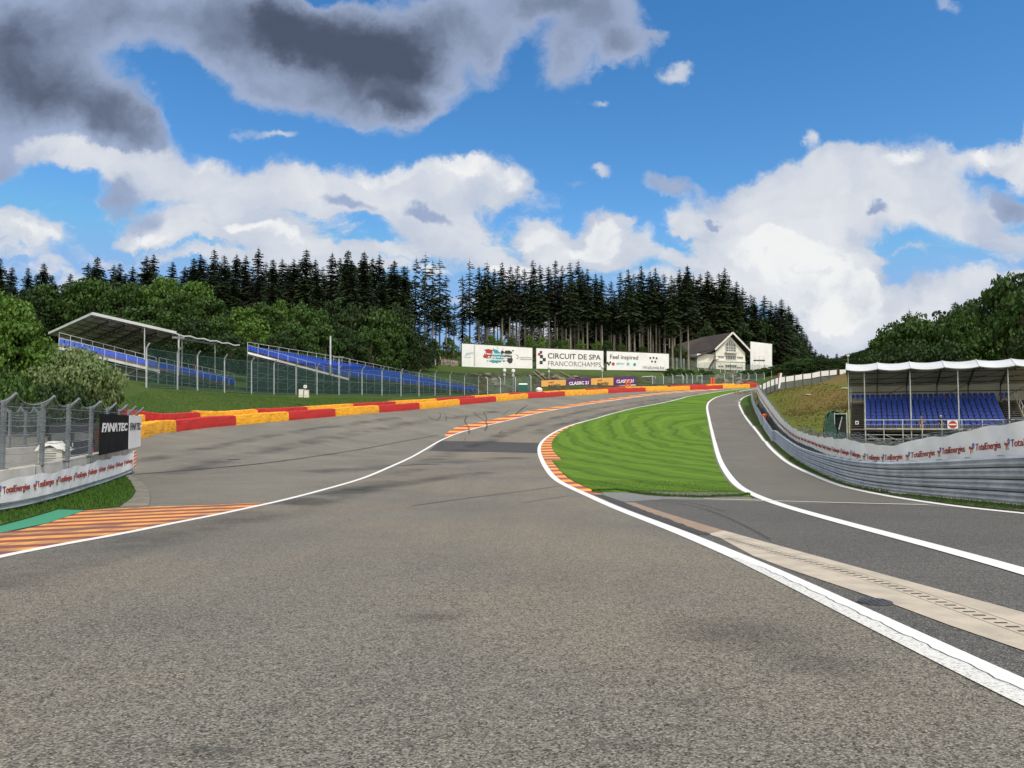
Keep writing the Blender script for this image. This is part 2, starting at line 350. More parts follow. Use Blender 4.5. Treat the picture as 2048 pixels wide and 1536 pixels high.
MT['kerb_mid'] = stripes_uv('kerb_stripes_mid', (.30,.055,.03), (.78,.34,.05), 3.6, .3)
def kerb_near():
    m, nt, b = newmat('kerb_near_stripes'); t = NT(nt); v = t.coord('Object'); s = t.sep(v)
    q = t.m('SUBTRACT', s[1], t.m('MULTIPLY', s[0], 0.62))
    q = t.m('ADD', q, t.m('MULTIPLY', t.m('SUBTRACT', t.noise(v, 1.2, 4), .5), .35))
    f = t.m('GREATER_THAN', t.m('FRACT', t.m('DIVIDE', q, 1.3)), .52)
    col = t.mix(f, (.68,.34,.075), (.27,.055,.040))
    sk = t.rng(t.noise(t.coord('Object', (1, .25, 1)), 1.1, 5, .65), .46, .64, 0, .72)
    col = t.mix(sk, col, (.13,.07,.06))
    col = t.mix(t.rng(t.noise(v, 30, 5, .7), .56, .72, 0, .5), col, (.2,.17,.14))
    nt.links.new(col, b.inputs['Base Color']); b.inputs['Roughness'].default_value = .65
    t.bump(t.vor(v, 50), b, .006, .6); return m
MT['kerb_near'] = kerb_near()

def grass_mat(name, c1, c2, mow=None, dry=None, drylo=.45, dryhi=.62, bsc=30, drysc=.06):
    m, nt, b = newmat(name); t = NT(nt); v = t.coord('Object')
    f = t.rng(t.noise(v, .9, 6, .7), .3, .7); col = t.mix(f, c1, c2)
    fine = t.rng(t.noise(v, 14, 4, .7), .3, .75); col = t.mix(t.m('MULTIPLY', fine, .55), col, tuple(x * .45 for x in c1))
    if dry:
        d = t.rng(t.noise(v, drysc, 5, .6), drylo, dryhi, 0, .9); col = t.mix(d, col, dry)
    if mow:
        cx, cy, ax, ay, per = mow; s = t.sep(v)
        w = t.m('MULTIPLY', t.m('SUBTRACT', t.noise(v, .09, 4, .6), .5), .22)
        dx = t.m('DIVIDE', t.m('SUBTRACT', s[0], cx), ax); dy = t.m('DIVIDE', t.m('SUBTRACT', s[1], cy), ay)
        r = t.m('SQRT', t.m('ADD', t.m('MULTIPLY', dx, dx), t.m('MULTIPLY', dy, dy)))
        r = t.m('ADD', r, w)
        q = t.m('SINE', t.m('MULTIPLY', r, 6.283 / per))
        q2 = t.m('SINE', t.m('MULTIPLY', r, 6.283 / (per * .37)))
        q = t.m('ADD', q, t.m('MULTIPLY', q2, .5))
        q = t.m('ADD', q, t.m('MULTIPLY', t.m('SUBTRACT', t.noise(v, .6, 5, .7), .5), 1.2))
        lt = t.rng(q, -1.3, 1.3)
        col = t.mix(t.m('MULTIPLY', lt, .45), col, (c2[0] * 2.0, c2[1] * 1.6, c2[2] * 1.8))
        dk = t.rng(q, -1.5, -.4, .30, 0); col = t.mix(dk, col, tuple(x * .5 for x in c1))
    nt.links.new(col, b.inputs['Base Color']); b.inputs['Roughness'].default_value = .9; b.inputs['Specular IOR Level'].default_value = .15
    t.bump(t.noise(v, bsc, 5, .7), b, .05, .8)
    return m
MT['grass_lawn'] = grass_mat('mown_grass', (.072,.158,.012), (.088,.176,.018), mow=(32, 88, 26, 60, .10))
MT['grass_verge'] = grass_mat('verge_grass', (.042,.105,.014), (.065,.115,.022), dry=(.085,.075,.035))
MT['ground'] = None
def ground_mat():
    m, nt, b = newmat('meadow_ground'); t = NT(nt); v = t.coord('Object'); s = t.sep(v)
    green = t.mix(t.rng(t.noise(v, .35, 6, .7), .3, .7), (.046,.088,.016), (.078,.108,.028))
    fine = t.rng(t.noise(v, 9, 5, .7), .35, .75, 0, .6); green = t.mix(fine, green, (.018,.042,.008))
    # sun-dried pasture on the embankment right of the guardrail
    dry = t.mix(t.rng(t.noise(v, .45, 6, .65), .35, .65), (.150,.130,.034), (.175,.105,.040))
    dm = t.m('ADD', t.rng(s[0], 38, 60, -.35, .9), t.m('MULTIPLY', t.m('SUBTRACT', t.noise(v, .06, 5), .5), 2.6))
    patch = t.rng(dm, .15, .75)
    pas = t.mix(patch, (.110,.135,.022), dry)
    pas = t.mix(t.rng(t.noise(v, 1.6, 6, .75), .42, .7, 0, .75), pas, (.045,.05,.012)); pas = t.mix(t.rng(t.noise(v, .8, 6, .75), .55, .75, 0, .6), pas, (.22,.19,.08))
    right = t.m('MULTIPLY', t.rng(s[0], 16, 22), t.m('MULTIPLY', t.rng(s[1], 60, 66), t.rng(s[1], 205, 196)))
    col = t.mix(right, green, pas)
    # rocky cut below the meadow
    rock = t.mix(t.rng(t.vor(v, .55), .1, .8), (.16,.135,.11), (.045,.042,.034))
    rock = t.mix(t.rng(t.noise(v, .5, 6, .7), .42, .6), rock, (.040,.060,.018))
    rm = t.m('MULTIPLY', t.rng(s[0], -16, -8), t.m('MULTIPLY', t.rng(s[0], 72, 60), t.m('MULTIPLY', t.rng(t.m('SUBTRACT', s[1], t.m('MULTIPLY', s[0], .55)), 163, 170), t.rng(t.m('SUBTRACT', s[1], t.m('MULTIPLY', s[0], .40)), 203, 197))))
    rm = t.m('MULTIPLY', rm, t.rng(t.noise(v, .12, 4), .36, .46)); col = t.mix(rm, col, rock)
    # brown leaf litter under the forest
    fl = t.rng(s[1], 236, 252); col = t.mix(fl, col, t.mix(t.rng(t.noise(v, .4, 5), .4, .6), (.045,.035,.022), (.030,.045,.014)))
    nt.links.new(col, b.inputs['Base Color']); b.inputs['Roughness'].default_value = .92; b.inputs['Specular IOR Level'].default_value = .12
    h = t.m('ADD', t.noise(v, 12, 5, .7), t.m('MULTIPLY', t.noise(v, 1.2, 4), t.m('MULTIPLY', rm, 22.0)))
    t.bump(h, b, .07, .9); return m
MT['ground'] = ground_mat()
MT['dirt'] = surf('bare_dirt', (.085,.068,.048), (.045,.05,.022), 2.2, .95, bump=.05, bsc=9)
MT['kerbstone'] = surf('kerb_concrete', (.21,.19,.155), (.12,.115,.09), 1.4, .9, bump=.01, bsc=20)

MT['concrete'] = surf('precast_concrete', (.60,.58,.54), (.47,.455,.42), 1.2, .85, bump=.004, bsc=40)
MT['galv'] = surf('galvanised_steel', (.58,.61,.64), (.40,.43,.47), 1.6, .45, .35, bump=.003, bsc=9)
MT['post_steel'] = surf('grey_fence_post', (.25,.28,.31), (.17,.19,.215), 2.2, .5, .45)
MT['galv_dark'] = surf('weathered_steel', (.20,.215,.225), (.13,.14,.15), 2, .6, .4)
MT['steel_green'] = surf('scaffold_steel', (.27,.31,.31), (.17,.20,.205), 1.5, .5, .45)
MT['dark_frame'] = surf('dark_truss_steel', (.055,.052,.050), (.08,.078,.075), 2, .6, .3)
MT['cable'] = surf('fence_cable', (.42,.44,.46), (.3,.31,.33), 2, .5, .5)
MT['white_cloth'] = surf('white_banner_cloth', (.80,.82,.85), (.72,.745,.79), .8, .55, bump=.03, bsc=2.2)
MT['white_panel'] = surf('white_panel', (.80,.81,.83), (.72,.73,.76), .5, .5)
MT['black_panel'] = surf('black_board', (.012,.012,.013), (.018,.018,.019), 1, .9, spec=.1)
MT['black_ink'] = surf('black_ink', (.02,.02,.022), (.03,.03,.032), 2, .6)
MT['grey_ink'] = surf('grey_ink', (.16,.16,.17), (.20,.20,.21), 2, .6)
MT['red_ink'] = surf('red_ink', (.42,.035,.03), (.38,.03,.028), 2, .6)
MT['brown_red_ink'] = surf('dark_red_ink', (.34,.045,.035), (.28,.04,.03), 2, .6)
MT['blue_ink'] = surf('blue_ink', (.03,.20,.58), (.03,.17,.5), 2, .6)
MT['sky_ink'] = surf('light_blue_ink', (.20,.50,.78), None, 2, .6)
MT['teal_ink'] = surf('teal_ink', (.02,.33,.40), (.02,.28,.35), 2, .6)
MT['green_ink'] = surf('yellow_green_ink', (.35,.50,.06), None, 2, .6)
MT['purple'] = surf('purple_board', (.105,.018,.165), (.085,.014,.135), .8, .5)
MT['orange_board'] = surf('orange_board', (.72,.40,.10), (.66,.35,.085), .8, .5)
MT['orange'] = surf('orange_plastic', (.85,.13,.02), (.7,.1,.015), 3, .5)
MT['tarp_white'] = surf('roof_canvas', (.78,.80,.83), (.66,.69,.74), .5, .5, bump=.04, bsc=1.2)
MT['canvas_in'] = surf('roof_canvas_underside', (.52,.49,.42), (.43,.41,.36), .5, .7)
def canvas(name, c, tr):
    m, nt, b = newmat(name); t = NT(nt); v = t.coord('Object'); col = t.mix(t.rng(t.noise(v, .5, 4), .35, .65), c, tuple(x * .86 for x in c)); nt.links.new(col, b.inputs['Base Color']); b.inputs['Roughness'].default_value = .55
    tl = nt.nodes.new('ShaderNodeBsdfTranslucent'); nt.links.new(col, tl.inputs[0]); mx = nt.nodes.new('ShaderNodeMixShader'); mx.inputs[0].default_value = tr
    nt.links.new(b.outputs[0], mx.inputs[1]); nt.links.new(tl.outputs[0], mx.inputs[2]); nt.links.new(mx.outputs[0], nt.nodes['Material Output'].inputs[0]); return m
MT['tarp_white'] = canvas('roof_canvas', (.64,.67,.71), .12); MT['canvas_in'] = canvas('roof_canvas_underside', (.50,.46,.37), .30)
MT['seat_blue'] = surf('blue_plastic_seat', (.012,.075,.50), (.010,.055,.40), 4, .42)
MT['board'] = surf('stand_deck_board', (.17,.13,.105), (.26,.21,.17), 3, .8)
MT['stair'] = surf('steel_step', (.20,.19,.175), (.13,.125,.115), 3, .7)
MT['black_void'] = surf('void_shade', (.012,.013,.016), (.02,.02,.024), 1, .8)  # near-black stands in for shade under the stand and inside openings
def tyre_mat(name, c):
    m, nt, b = newmat(name); t = NT(nt); v = t.coord('Object')
    f = t.rng(t.noise(v, 1.3, 5, .65), .35, .7, 0, .45); col = t.mix(f, c, tuple(x * .62 for x in c))
    f2 = t.rng(t.noise(t.coord('Object', (.6, .6, 5)), 2.2, 5, .7), .50, .68, 0, .75); col = t.mix(f2, col, (.09,.06,.035))
    nt.links.new(col, b.inputs['Base Color']); b.inputs['Roughness'].default_value = .5
    t.bump(t.noise(v, 1.8, 4), b, .09, .8); return m
MT['ty_yellow'] = tyre_mat('yellow_painted_rubber', YEL); MT['ty_red'] = tyre_mat('red_painted_rubber', RED)

def mesh_mat(name, col, alpha, rough=.6):
    """woven net: threads and holes far finer than a pixel, as an even screen of thread and gap"""
    m, nt, b = newmat(name); t = NT(nt); v = t.coord('Object')
    nt.links.new(t.mix(t.rng(t.noise(v, .6, 4), .4, .6), col, tuple(x * .75 for x in col)), b.inputs['Base Color'])
    b.inputs['Roughness'].default_value = rough
    a = t.rng(t.noise(v, .35, 3), .3, .7, alpha * .85, min(1, alpha * 1.1)); nt.links.new(a, b.inputs['Alpha'])
    return m
MT['wire_mesh'] = mesh_mat('wire_mesh', (.14,.17,.19), .30)
MT['green_net'] = mesh_mat('green_windbreak_net', (.016,.055,.045), .50)
MT['far_net'] = mesh_mat('green_grey_net', (.12,.18,.15), .45)
MT['wall_white'] = surf('house_render', (.80,.79,.73), (.72,.71,.65), .4, .8)
MT['wall_side'] = MT['wall_white']
MT['roof_dark'] = surf('slate_roof', (.060,.050,.048), (.038,.033,.032), 1.5, .8, bump=.03, bsc=3)
MT['trim_white'] = surf('white_trim', (.78,.77,.72), None, 1, .6)
def glass_mat():
    m, nt, b = newmat('window_glass'); t = NT(nt); v = t.coord('Object')
    nt.links.new(t.mix(t.rng(t.noise(v, .5, 3), .4, .6), (.07,.08,.09), (.14,.155,.16)), b.inputs['Base Color']); b.inputs['Roughness'].default_value = .12; return m
MT['glass'] = glass_mat()
MT['cabinet'] = surf('white_cabinet', (.72,.72,.66), (.62,.62,.57), 1, .6)
MT['dark_van'] = surf('dark_van_paint', (.022,.027,.040), (.016,.02,.03), .5, .25)
MT['rubber'] = surf('rubber', (.02,.02,.02), None, 4, .8)
MT['lamp_red'] = surf('tail_lamp', (.35,.01,.012), None, 4, .3)
MT['stone'] = surf('stacked_stone', (.36,.31,.27), (.22,.18,.155), .9, .9, bump=.06, bsc=3)
MT['rock'] = surf('grey_rock', (.22,.19,.155), (.10,.095,.075), .6, .95, bump=.15, bsc=2)
MT['toilet_green'] = surf('teal_cabin', (.012,.12,.105), None, 1, .5)
MT['tarp_green'] = surf('green_tarpaulin', (.010,.065,.048), (.007,.045,.034), .9, .55, bump=.12, bsc=1.3)
MT['hut_blue'] = surf('hut_wall', (.055,.08,.12), (.045,.065,.10), 1, .7)
MT['skin'] = surf('skin', (.55,.33,.23), (.48,.28,.19), 6, .6)
MT['cloth_dark'] = surf('dark_cloth', (.02,.022,.03), None, 6, .9)
MT['cloth_brown'] = surf('brown_cloth', (.16,.11,.075), None, 6, .9)
MT['cloth_white'] = surf('white_cloth', (.72,.73,.72), None, 6, .9)
MT['hair'] = surf('hair', (.06,.035,.02), None, 9, .8)
MT['bark'] = surf('bark', (.135,.105,.08), (.075,.06,.048), 2, .95, bump=.03, bsc=12, stretch=(1, 1, .2))
MT['bark_pale'] = surf('pale_spruce_bark', (.30,.265,.22), (.17,.15,.125), 2, .95, bump=.03, bsc=12, stretch=(1, 1, .2))
def leaf_mat(name, c1, c2, c3, sc=.5, trans=.25):
    m, nt, b = newmat(name); t = NT(nt); v = t.coord('Object')
    oi = nt.nodes.new('ShaderNodeObjectInfo'); g = nt.nodes.new('ShaderNodeNewGeometry')
    col = t.mix(t.rng(t.noise(v, sc, 4, .6), .35, .65), c1, c2)
    col = t.mix(t.m('MULTIPLY', t.rng(g.outputs['Random Per Island'], 0, 1, 0, 1), .6), col, c3)
    col = t.mix(t.m('MULTIPLY', oi.outputs['Random'], .35), col, tuple(x * .5 for x in c1))
    nt.links.new(col, b.inputs['Base Color']); b.inputs['Roughness'].default_value = .6; b.inputs['Specular IOR Level'].default_value = .25
    tr = nt.nodes.new('ShaderNodeBsdfTranslucent'); nt.links.new(col, tr.inputs[0])
    mx = nt.nodes.new('ShaderNodeMixShader'); mx.inputs[0].default_value = trans
    nt.links.new(b.outputs[0], mx.inputs[1]); nt.links.new(tr.outputs[0], mx.inputs[2])
    nt.links.new(mx.outputs[0], nt.nodes['Material Output'].inputs[0]); return m
MT['needle'] = leaf_mat('spruce_needles', (.034,.058,.024), (.048,.072,.026), (.020,.036,.016), .35, .10)
MT['needle_r'] = leaf_mat('spruce_needles_brownish', (.034,.036,.020), (.026,.038,.018), (.016,.022,.012), .35, .10)
MT['leaf_mid'] = leaf_mat('broad_leaves', (.040,.090,.016), (.062,.125,.020), (.022,.052,.012), .5)
MT['leaf_dark'] = leaf_mat('dark_broad_leaves', (.026,.056,.014), (.038,.074,.018), (.015,.034,.010), .5)
MT['leaf_light'] = leaf_mat('light_broad_leaves', (.095,.190,.026), (.135,.245,.042), (.030,.07,.013), .35)
MT['leaf_willow'] = leaf_mat('grey_green_leaves', (.18,.26,.10), (.23,.31,.14), (.09,.14,.05), .9)
MT['dry_blade'] = leaf_mat('dry_grass_blades', (.17,.15,.045), (.20,.14,.055), (.09,.11,.025), .5, .2)
MT['blade'] = leaf_mat('grass_blades', (.060,.150,.016), (.080,.165,.022), (.035,.08,.010), .5, .2)

# ------------------------------------------------------------------ helpers
LOC = {}
def tag(o, label=None, cat=None, group=None, kind=None):
    if label: o['label'] = label
    if cat: o['category'] = cat
    if group: o['group'] = group
    if kind: o['kind'] = kind
    return o
def thing(name, label, cat, loc=(0, 0, 0), rz=0.0, group=None):
    o = bpy.data.objects.new(name, None); C.objects.link(o); o.empty_display_size = .2
    o.location = loc; o.rotation_euler = (0, 0, rz); LOC[o] = Vector(loc)
    return tag(o, label, cat, group)
class MB:
    def __init__(s): s.v = []; s.f = []; s.mi = []; s.uv = []; s.hasuv = False
    def add(s, vs, fs, mi=0, uvs=None):
        n = len(s.v); s.v += [tuple(x) for x in vs]
        for k, f in enumerate(fs):
            s.f.append([n + i for i in f]); s.mi.append(mi)
            if uvs: s.hasuv = True; s.uv.append([uvs[i] for i in f])
            else: s.uv.append([(0, 0)] * len(f))
        return s
    def box(s, c, d, rz=0, mi=0):
        x, y, z = d[0] / 2, d[1] / 2, d[2] / 2; ca, sa = math.cos(rz), math.sin(rz)
        vs = [(c[0] + a * ca - b * sa, c[1] + a * sa + b * ca, c[2] + q) for a, b, q in
              ((-x,-y,-z),(x,-y,-z),(x,y,-z),(-x,y,-z),(-x,-y,z),(x,-y,z),(x,y,z),(-x,y,z))]
        return s.add(vs, [(0,3,2,1),(4,5,6,7),(0,1,5,4),(1,2,6,5),(2,3,7,6),(3,0,4,7)], mi)
    def beam(s, a, b, w, h=None, mi=0):
        a = Vector(a); b = Vector(b); h = h or w; d = (b - a)
        if d.length < 1e-6: return s
        d.normalize(); up = Vector((0, 0, 1)) if abs(d.z) < .95 else Vector((0, 1, 0))
        r = d.cross(up).normalized(); u = r.cross(d).normalized(); r *= w / 2; u *= h / 2
        vs = [p + q for p in (a, b) for q in (-r - u, r - u, r + u, -r + u)]
        return s.add(vs, [(0,1,2,3),(4,7,6,5),(0,4,5,1),(1,5,6,2),(2,6,7,3),(3,7,4,0)], mi)
    def tube(s, pts, r, n=6, mi=0, cap=True):
        pts = [Vector(p) for p in pts]; rs = r if isinstance(r, (list, tuple)) else [r] * len(pts); rings = []
        for i, p in enumerate(pts):
            d = (pts[min(i + 1, len(pts) - 1)] - pts[max(i - 1, 0)]); d.normalize()
            up = Vector((0, 0, 1)) if abs(d.z) < .9 else Vector((1, 0, 0))
            a = d.cross(up).normalized(); b = d.cross(a).normalized()
            rings.append([p + (a * math.cos(2 * math.pi * k / n) + b * math.sin(2 * math.pi * k / n)) * rs[i] for k in range(n)])
        vs = [q for g in rings for q in g]; fs = []
        for i in range(len(pts) - 1):
            for k in range(n): fs.append((i*n+k, i*n+(k+1)%n, (i+1)*n+(k+1)%n, (i+1)*n+k))
        if cap: fs.append(tuple(range(n))[::-1]); fs.append(tuple((len(pts)-1)*n+k for k in range(n)))
        return s.add(vs, fs, mi)
    def disc(s, c, r, n=16, nrm=(0, 0, 1), mi=0, th=0.02):
        nrm = Vector(nrm).normalized(); return s.tube([Vector(c) - nrm * th / 2, Vector(c) + nrm * th / 2], r, n, mi)
    def quad(s, a, b, c, d, mi=0, uvs=None): return s.add([a, b, c, d], [(0, 1, 2, 3)], mi, uvs)
    def build(s, name, mats, parent=None, smooth=False):
        me = bpy.data.meshes.new(name); off = Vector((0, 0, 0))
        o = bpy.data.objects.new(name, me); C.objects.link(o)
        V = s.v
        if parent is not None and not getattr(s, 'local', False):
            off = LOC.get(parent, Vector((0, 0, 0))); V = [(x - off.x, y - off.y, z - off.z) for x, y, z in s.v]
        me.from_pydata(V, [], s.f)
        for m in (mats if isinstance(mats, (list, tuple)) else [mats]): me.materials.append(MT[m] if isinstance(m, str) else m)
        if any(s.mi): me.polygons.foreach_set('material_index', s.mi)
        if s.hasuv:
            ul = me.uv_layers.new(name='UVMap'); flat = [c for f in s.uv for q in f for c in q]; ul.data.foreach_set('uv', flat)
        if smooth: me.polygons.foreach_set('use_smooth', [True] * len(me.polygons))
        me.update()
        if parent is not None: o.parent = parent
        LOC[o] = LOC.get(parent, Vector((0, 0, 0))) if parent is not None else Vector((0, 0, 0))
        return o
def MBL():
    m = MB(); m.local = True; return m
def copy_tree(o, parent=None):
    c = o.copy(); C.objects.link(c)
    if parent is not None: c.parent = parent
    for ch in [x for x in o.children]: copy_tree(ch, c)
    return c
def catmull(pts, n=6):
    pts = [tuple(p) for p in pts]; out = []
    for i in range(len(pts) - 1):
        p0 = pts[max(i-1,0)]; p1 = pts[i]; p2 = pts[i+1]; p3 = pts[min(i+2,len(pts)-1)]
        for k in range(n):
            t = k / n
            out.append(tuple(.5*((2*b)+(-a+c)*t+(2*a-5*b+4*c-d)*t*t+(-a+3*b-3*c+d)*t**3) for a,b,c,d in zip(p0,p1,p2,p3)))
    out.append(pts[-1]); return out
def resample(pts, step):
    pts = [Vector((p[0], p[1], 0)) for p in pts]; L = [0]
    for a, b in zip(pts, pts[1:]): L.append(L[-1] + (b - a).length)
    n = max(2, int(L[-1] / step) + 1); out = []; j = 0
    for i in range(n + 1):
        s = L[-1] * i / n
        while j < len(L) - 2 and L[j+1] < s: j += 1
        t = (s - L[j]) / max(L[j+1] - L[j], 1e-9); out.append(pts[j].lerp(pts[j+1], min(max(t, 0), 1)))
    return out
def smoothpts(pts, it=2):
    for _ in range(it):
        pts = [pts[0]] + [(pts[i-1] + pts[i] * 2 + pts[i+1]) / 4 for i in range(1, len(pts) - 1)] + [pts[-1]]
    return pts
def path(px, step=1.0, it=3, sub=4, fixed=None):
    w = [G(a, b) for a, b in catmull(px, sub)]
    # drop points that run backwards because of grazing sight lines
    return smoothpts(resample(w, step), it)
def normals(pts):
    out = []
    for i in range(len(pts)):
        d = pts[min(i+1, len(pts)-1)] - pts[max(i-1, 0)]; d.z = 0; d.normalize(); out.append(Vector((-d.y, d.x, 0)))
    return out
def strip(pts, a, b, name, mat, zoff, nx=1, kind='structure', parent=None):
    """ribbon on the ground between offsets a and b (left of travel is +); a, b numbers or functions of 0..1"""
    ns = normals(pts); vs = []; uvs = []; arc = 0; n = len(pts)
    for i, (p, q) in enumerate(zip(pts, ns)):
        if i: arc += (pts[i] - pts[i-1]).length
        t = i / (n - 1); aa = a(t) if callable(a) else a; bb = b(t) if callable(b) else b
        for k in range(nx + 1):
            o = aa + (bb - aa) * k / nx; w = p + q * o; vs.append(w); uvs.append((arc, o))
    zz = zt([v.x for v in vs], [v.y for v in vs]); vs = [(v.x, v.y, z + zoff) for v, z in zip(vs, zz)]
    fs = [(i*(nx+1)+k, i*(nx+1)+k+1, (i+1)*(nx+1)+k+1, (i+1)*(nx+1)+k) for i in range(n-1) for k in range(nx)]
    mb = MB(); mb.add(vs, fs, 0, uvs); o = mb.build(name, mat, parent)
    if kind: o['kind'] = kind
    return o
from mathutils.geometry import tessellate_polygon
def drape(poly, name, mat, zoff, cell=2.0, skirt=0.0):
    poly = [Vector((p[0], p[1], 0)) for p in poly]
    bm = bmesh.new(); bv = [bm.verts.new(p) for p in poly]
    for t in tessellate_polygon([poly]):
        try: bm.faces.new([bv[i] for i in t])
        except ValueError: pass
    xs = [p.x for p in poly]; ys = [p.y for p in poly]
    for ax, lo, hi in ((0, min(xs), max(xs)), (1, min(ys), max(ys))):
        k = math.ceil(lo / cell) * cell + 0.0137
        while k < hi:
            co = [0, 0, 0]; no = [0, 0, 0]; co[ax] = k; no[ax] = 1
            bmesh.ops.bisect_plane(bm, geom=bm.verts[:] + bm.edges[:] + bm.faces[:], plane_co=co, plane_no=no, dist=1e-5); k += cell
    bmesh.ops.recalc_face_normals(bm, faces=bm.faces[:])
    if bm.faces and sum(f.normal.z for f in bm.faces) < 0: bmesh.ops.reverse_faces(bm, faces=bm.faces[:])
    zz = zt([v.co.x for v in bm.verts], [v.co.y for v in bm.verts])
    for v, z in zip(bm.verts, zz): v.co.z = z + zoff
    if skirt:
        ed = [e for e in bm.edges if e.is_boundary]; r = bmesh.ops.extrude_edge_only(bm, edges=ed)
        for g in r['geom']:
            if isinstance(g, bmesh.types.BMVert): g.co.z -= skirt
    me = bpy.data.meshes.new(name); bm.to_mesh(me); bm.free(); me.materials.append(MT[mat])
    o = bpy.data.objects.new(name, me); C.objects.link(o); o['kind'] = 'structure'; LOC[o] = Vector((0, 0, 0)); return o

# flat lettering as real geometry
_tc = {}
def text_geo(s, size=1.0, bold=0.0, shear=0.0, extr=0.004, spacing=1.0):
    key = (s, size, bold, shear, extr, spacing)
    if key in _tc: return _tc[key]
    cu = bpy.data.curves.new('lettering', 'FONT'); cu.body = s; cu.size = size; cu.offset = bold; cu.shear = shear; cu.extrude = extr; cu.resolution_u = 3; cu.space_character = spacing
    ob = bpy.data.objects.new('lettering', cu); C.objects.link(ob); bpy.context.view_layer.update()
    dg = bpy.context.evaluated_depsgraph_get(); me = ob.evaluated_get(dg).to_mesh()
    vs = [tuple(v.co) for v in me.vertices]; fs = [tuple(p.vertices) for p in me.polygons]
    ob.evaluated_get(dg).to_mesh_clear(); bpy.data.objects.remove(ob); bpy.data.curves.remove(cu)
    xs = [v[0] for v in vs]; _tc[key] = (vs, fs, min(xs), max(xs)); return _tc[key]
def put_text(mb, s, fn, size, x0=0, y0=0, mi=0, width=None, bold=0.0, shear=0.0, align='L', spacing=1.0):
    """fn(x, y, out) maps flat lettering coordinates onto the sign's surface"""
    vs, fs, a, b = text_geo(s, size, bold, shear, .004, spacing); k = (width / (b - a)) if width else 1.0
    off = {'L': 0, 'C': (b - a) * k / 2, 'R': (b - a) * k}[align]
    mb.add([fn(x0 + (v[0] - a) * k - off, y0 + v[1], v[2]) for v in vs], fs, mi)
def put_blob(mb, fn, x, y, rx, ry, mi=0, n=14, jag=0.0, seed=0, rot=0.0):
    rr = random.Random(seed); pts = []
    for k in range(n):
        q = 2 * math.pi * k / n; j = 1 + (rr.uniform(-jag, jag) if jag else 0); a = math.cos(q) * rx * j; b = math.sin(q) * ry * j
        pts.append((x + a * math.cos(rot) - b * math.sin(rot), y + a * math.sin(rot) + b * math.cos(rot)))
    vs = [fn(a, b, .004) for a, b in pts] + [fn(a, b, 0) for a, b in pts]
    mb.add(vs, [tuple(range(n))] + [(k, n + k, n + (k + 1) % n, (k + 1) % n) for k in range(n)], mi)
def put_poly(mb, fn, pts, mi=0):
    n = len(pts); vs = [fn(a, b, .004) for a, b in pts] + [fn(a, b, 0) for a, b in pts]
    mb.add(vs, [tuple(range(n))] + [(k, n + k, n + (k + 1) % n, (k + 1) % n) for k in range(n)], mi)

# ------------------------------------------------------------------ ground and roads
def build_ground():
    xs = list(np.arange(-90, 110.1, 2.0)); ys = list(np.arange(-10, 260.1, 2.0))
    left = [-6000, -3000, -1200, -600, -350, -250, -200] + list(np.arange(-170, -90, 5)); right = list(np.arange(114, 172, 5)) + [200, 260, 350, 600, 1200, 3000, 6000]
    dn = [-6000, -2500, -800, -300, -120, -60, -40, -25, -16]; up = list(np.arange(265, 421, 6)) + [450, 520, 700, 1200, 3000, 6500]
    xs = left + xs + right; ys = dn + ys + up; nx = len(xs); ny = len(ys)
    gx, gy = np.meshgrid(xs, ys); z = zt(gx.ravel(), gy.ravel()) - .06
    mb = MB(); mb.add(list(zip(gx.ravel(), gy.ravel(), z)), [(j*nx+i, j*nx+i+1, (j+1)*nx+i+1, (j+1)*nx+i) for j in range(ny-1) for i in range(nx-1)])
    o = mb.build('ground', 'ground', smooth=True); o['kind'] = 'structure'
build_ground()

TYB = [(273,886),(352,869.5),(472,853),(577,842),(671,833),(758,825),(839,817),(919,810),(992,803),(1056,796.5),(1130,791.5),(1216,786.5),(1291,783),(1380,779),(1446,777),(1500,775),(1517,774.5)]
TYD = [57,66,76,85,94,104,115,127,139,150,162,174,184,195,203,209,211]
TYW = [P(a, b, d) for (a, b), d in zip(TYB, TYD)]
RAILPX = [(2300,1042),(2160,1026),(2048,1012),(1920,1000),(1790,986),(1710,971),(1640,943),(1600,920),(1552,883),(1530,856),(1516,830),(1506,805),(1504,793)]
RAILW = path(RAILPX, 1.5, 3)
WALLPX = [(-420,1100),(-200,1058),(0,1027),(94,1004),(164,982),(211,966),(258,947)]
WALLW = path(WALLPX, 1.0, 2)

paved = [(-14,-15),(30,-15),(30,10)] + [(p.x, p.y) for p in RAILW[::3]] + [(68,206),(70,215)] + [(p.x, p.y) for p in TYW[::-1]] + [(-34,52),(-48,46),(-48,28),(-24,17),(-16,6)]
drape(paved, 'runoff_road', 'runoff', 0.0, 2.0)

LL = [(-330,1196),(-150,1149),(0,1113.5),(117,1090),(234,1071.5),(328,1050),(400,1037),(480,1020),(566,1001),(650,979),(725,957),(785,932),(820,916),(851,898.5),(881.5,881),(912,868),(943,859),(984,848.5),(1021,839.5),(1057.6,830.5),(1096.7,822),(1136,815),(1175,809),(1214,803),(1253,797),(1292,791.5),(1331,787),(1376,783.5),(1414,780.5),(1450,778)]
RL = [(2048,1384),(1987,1359.6),(1904,1318),(1821,1278.8),(1738,1237),(1655,1197),(1573,1157),(1490,1121),(1366,1068),(1240,1019.5),(1169,988),(1127.6,969),(1107,955),(1090.7,934),(1081,914),(1078,899.5),(1081,888),(1093,875),(1117,860.5),(1148,848.5),(1185,839),(1219,829),(1253,820),(1292,812),(1331,804.5),(1360,797.6),(1376,792.9),(1408,787.8),(1440,783),(1475,779),(1500,776.5)]
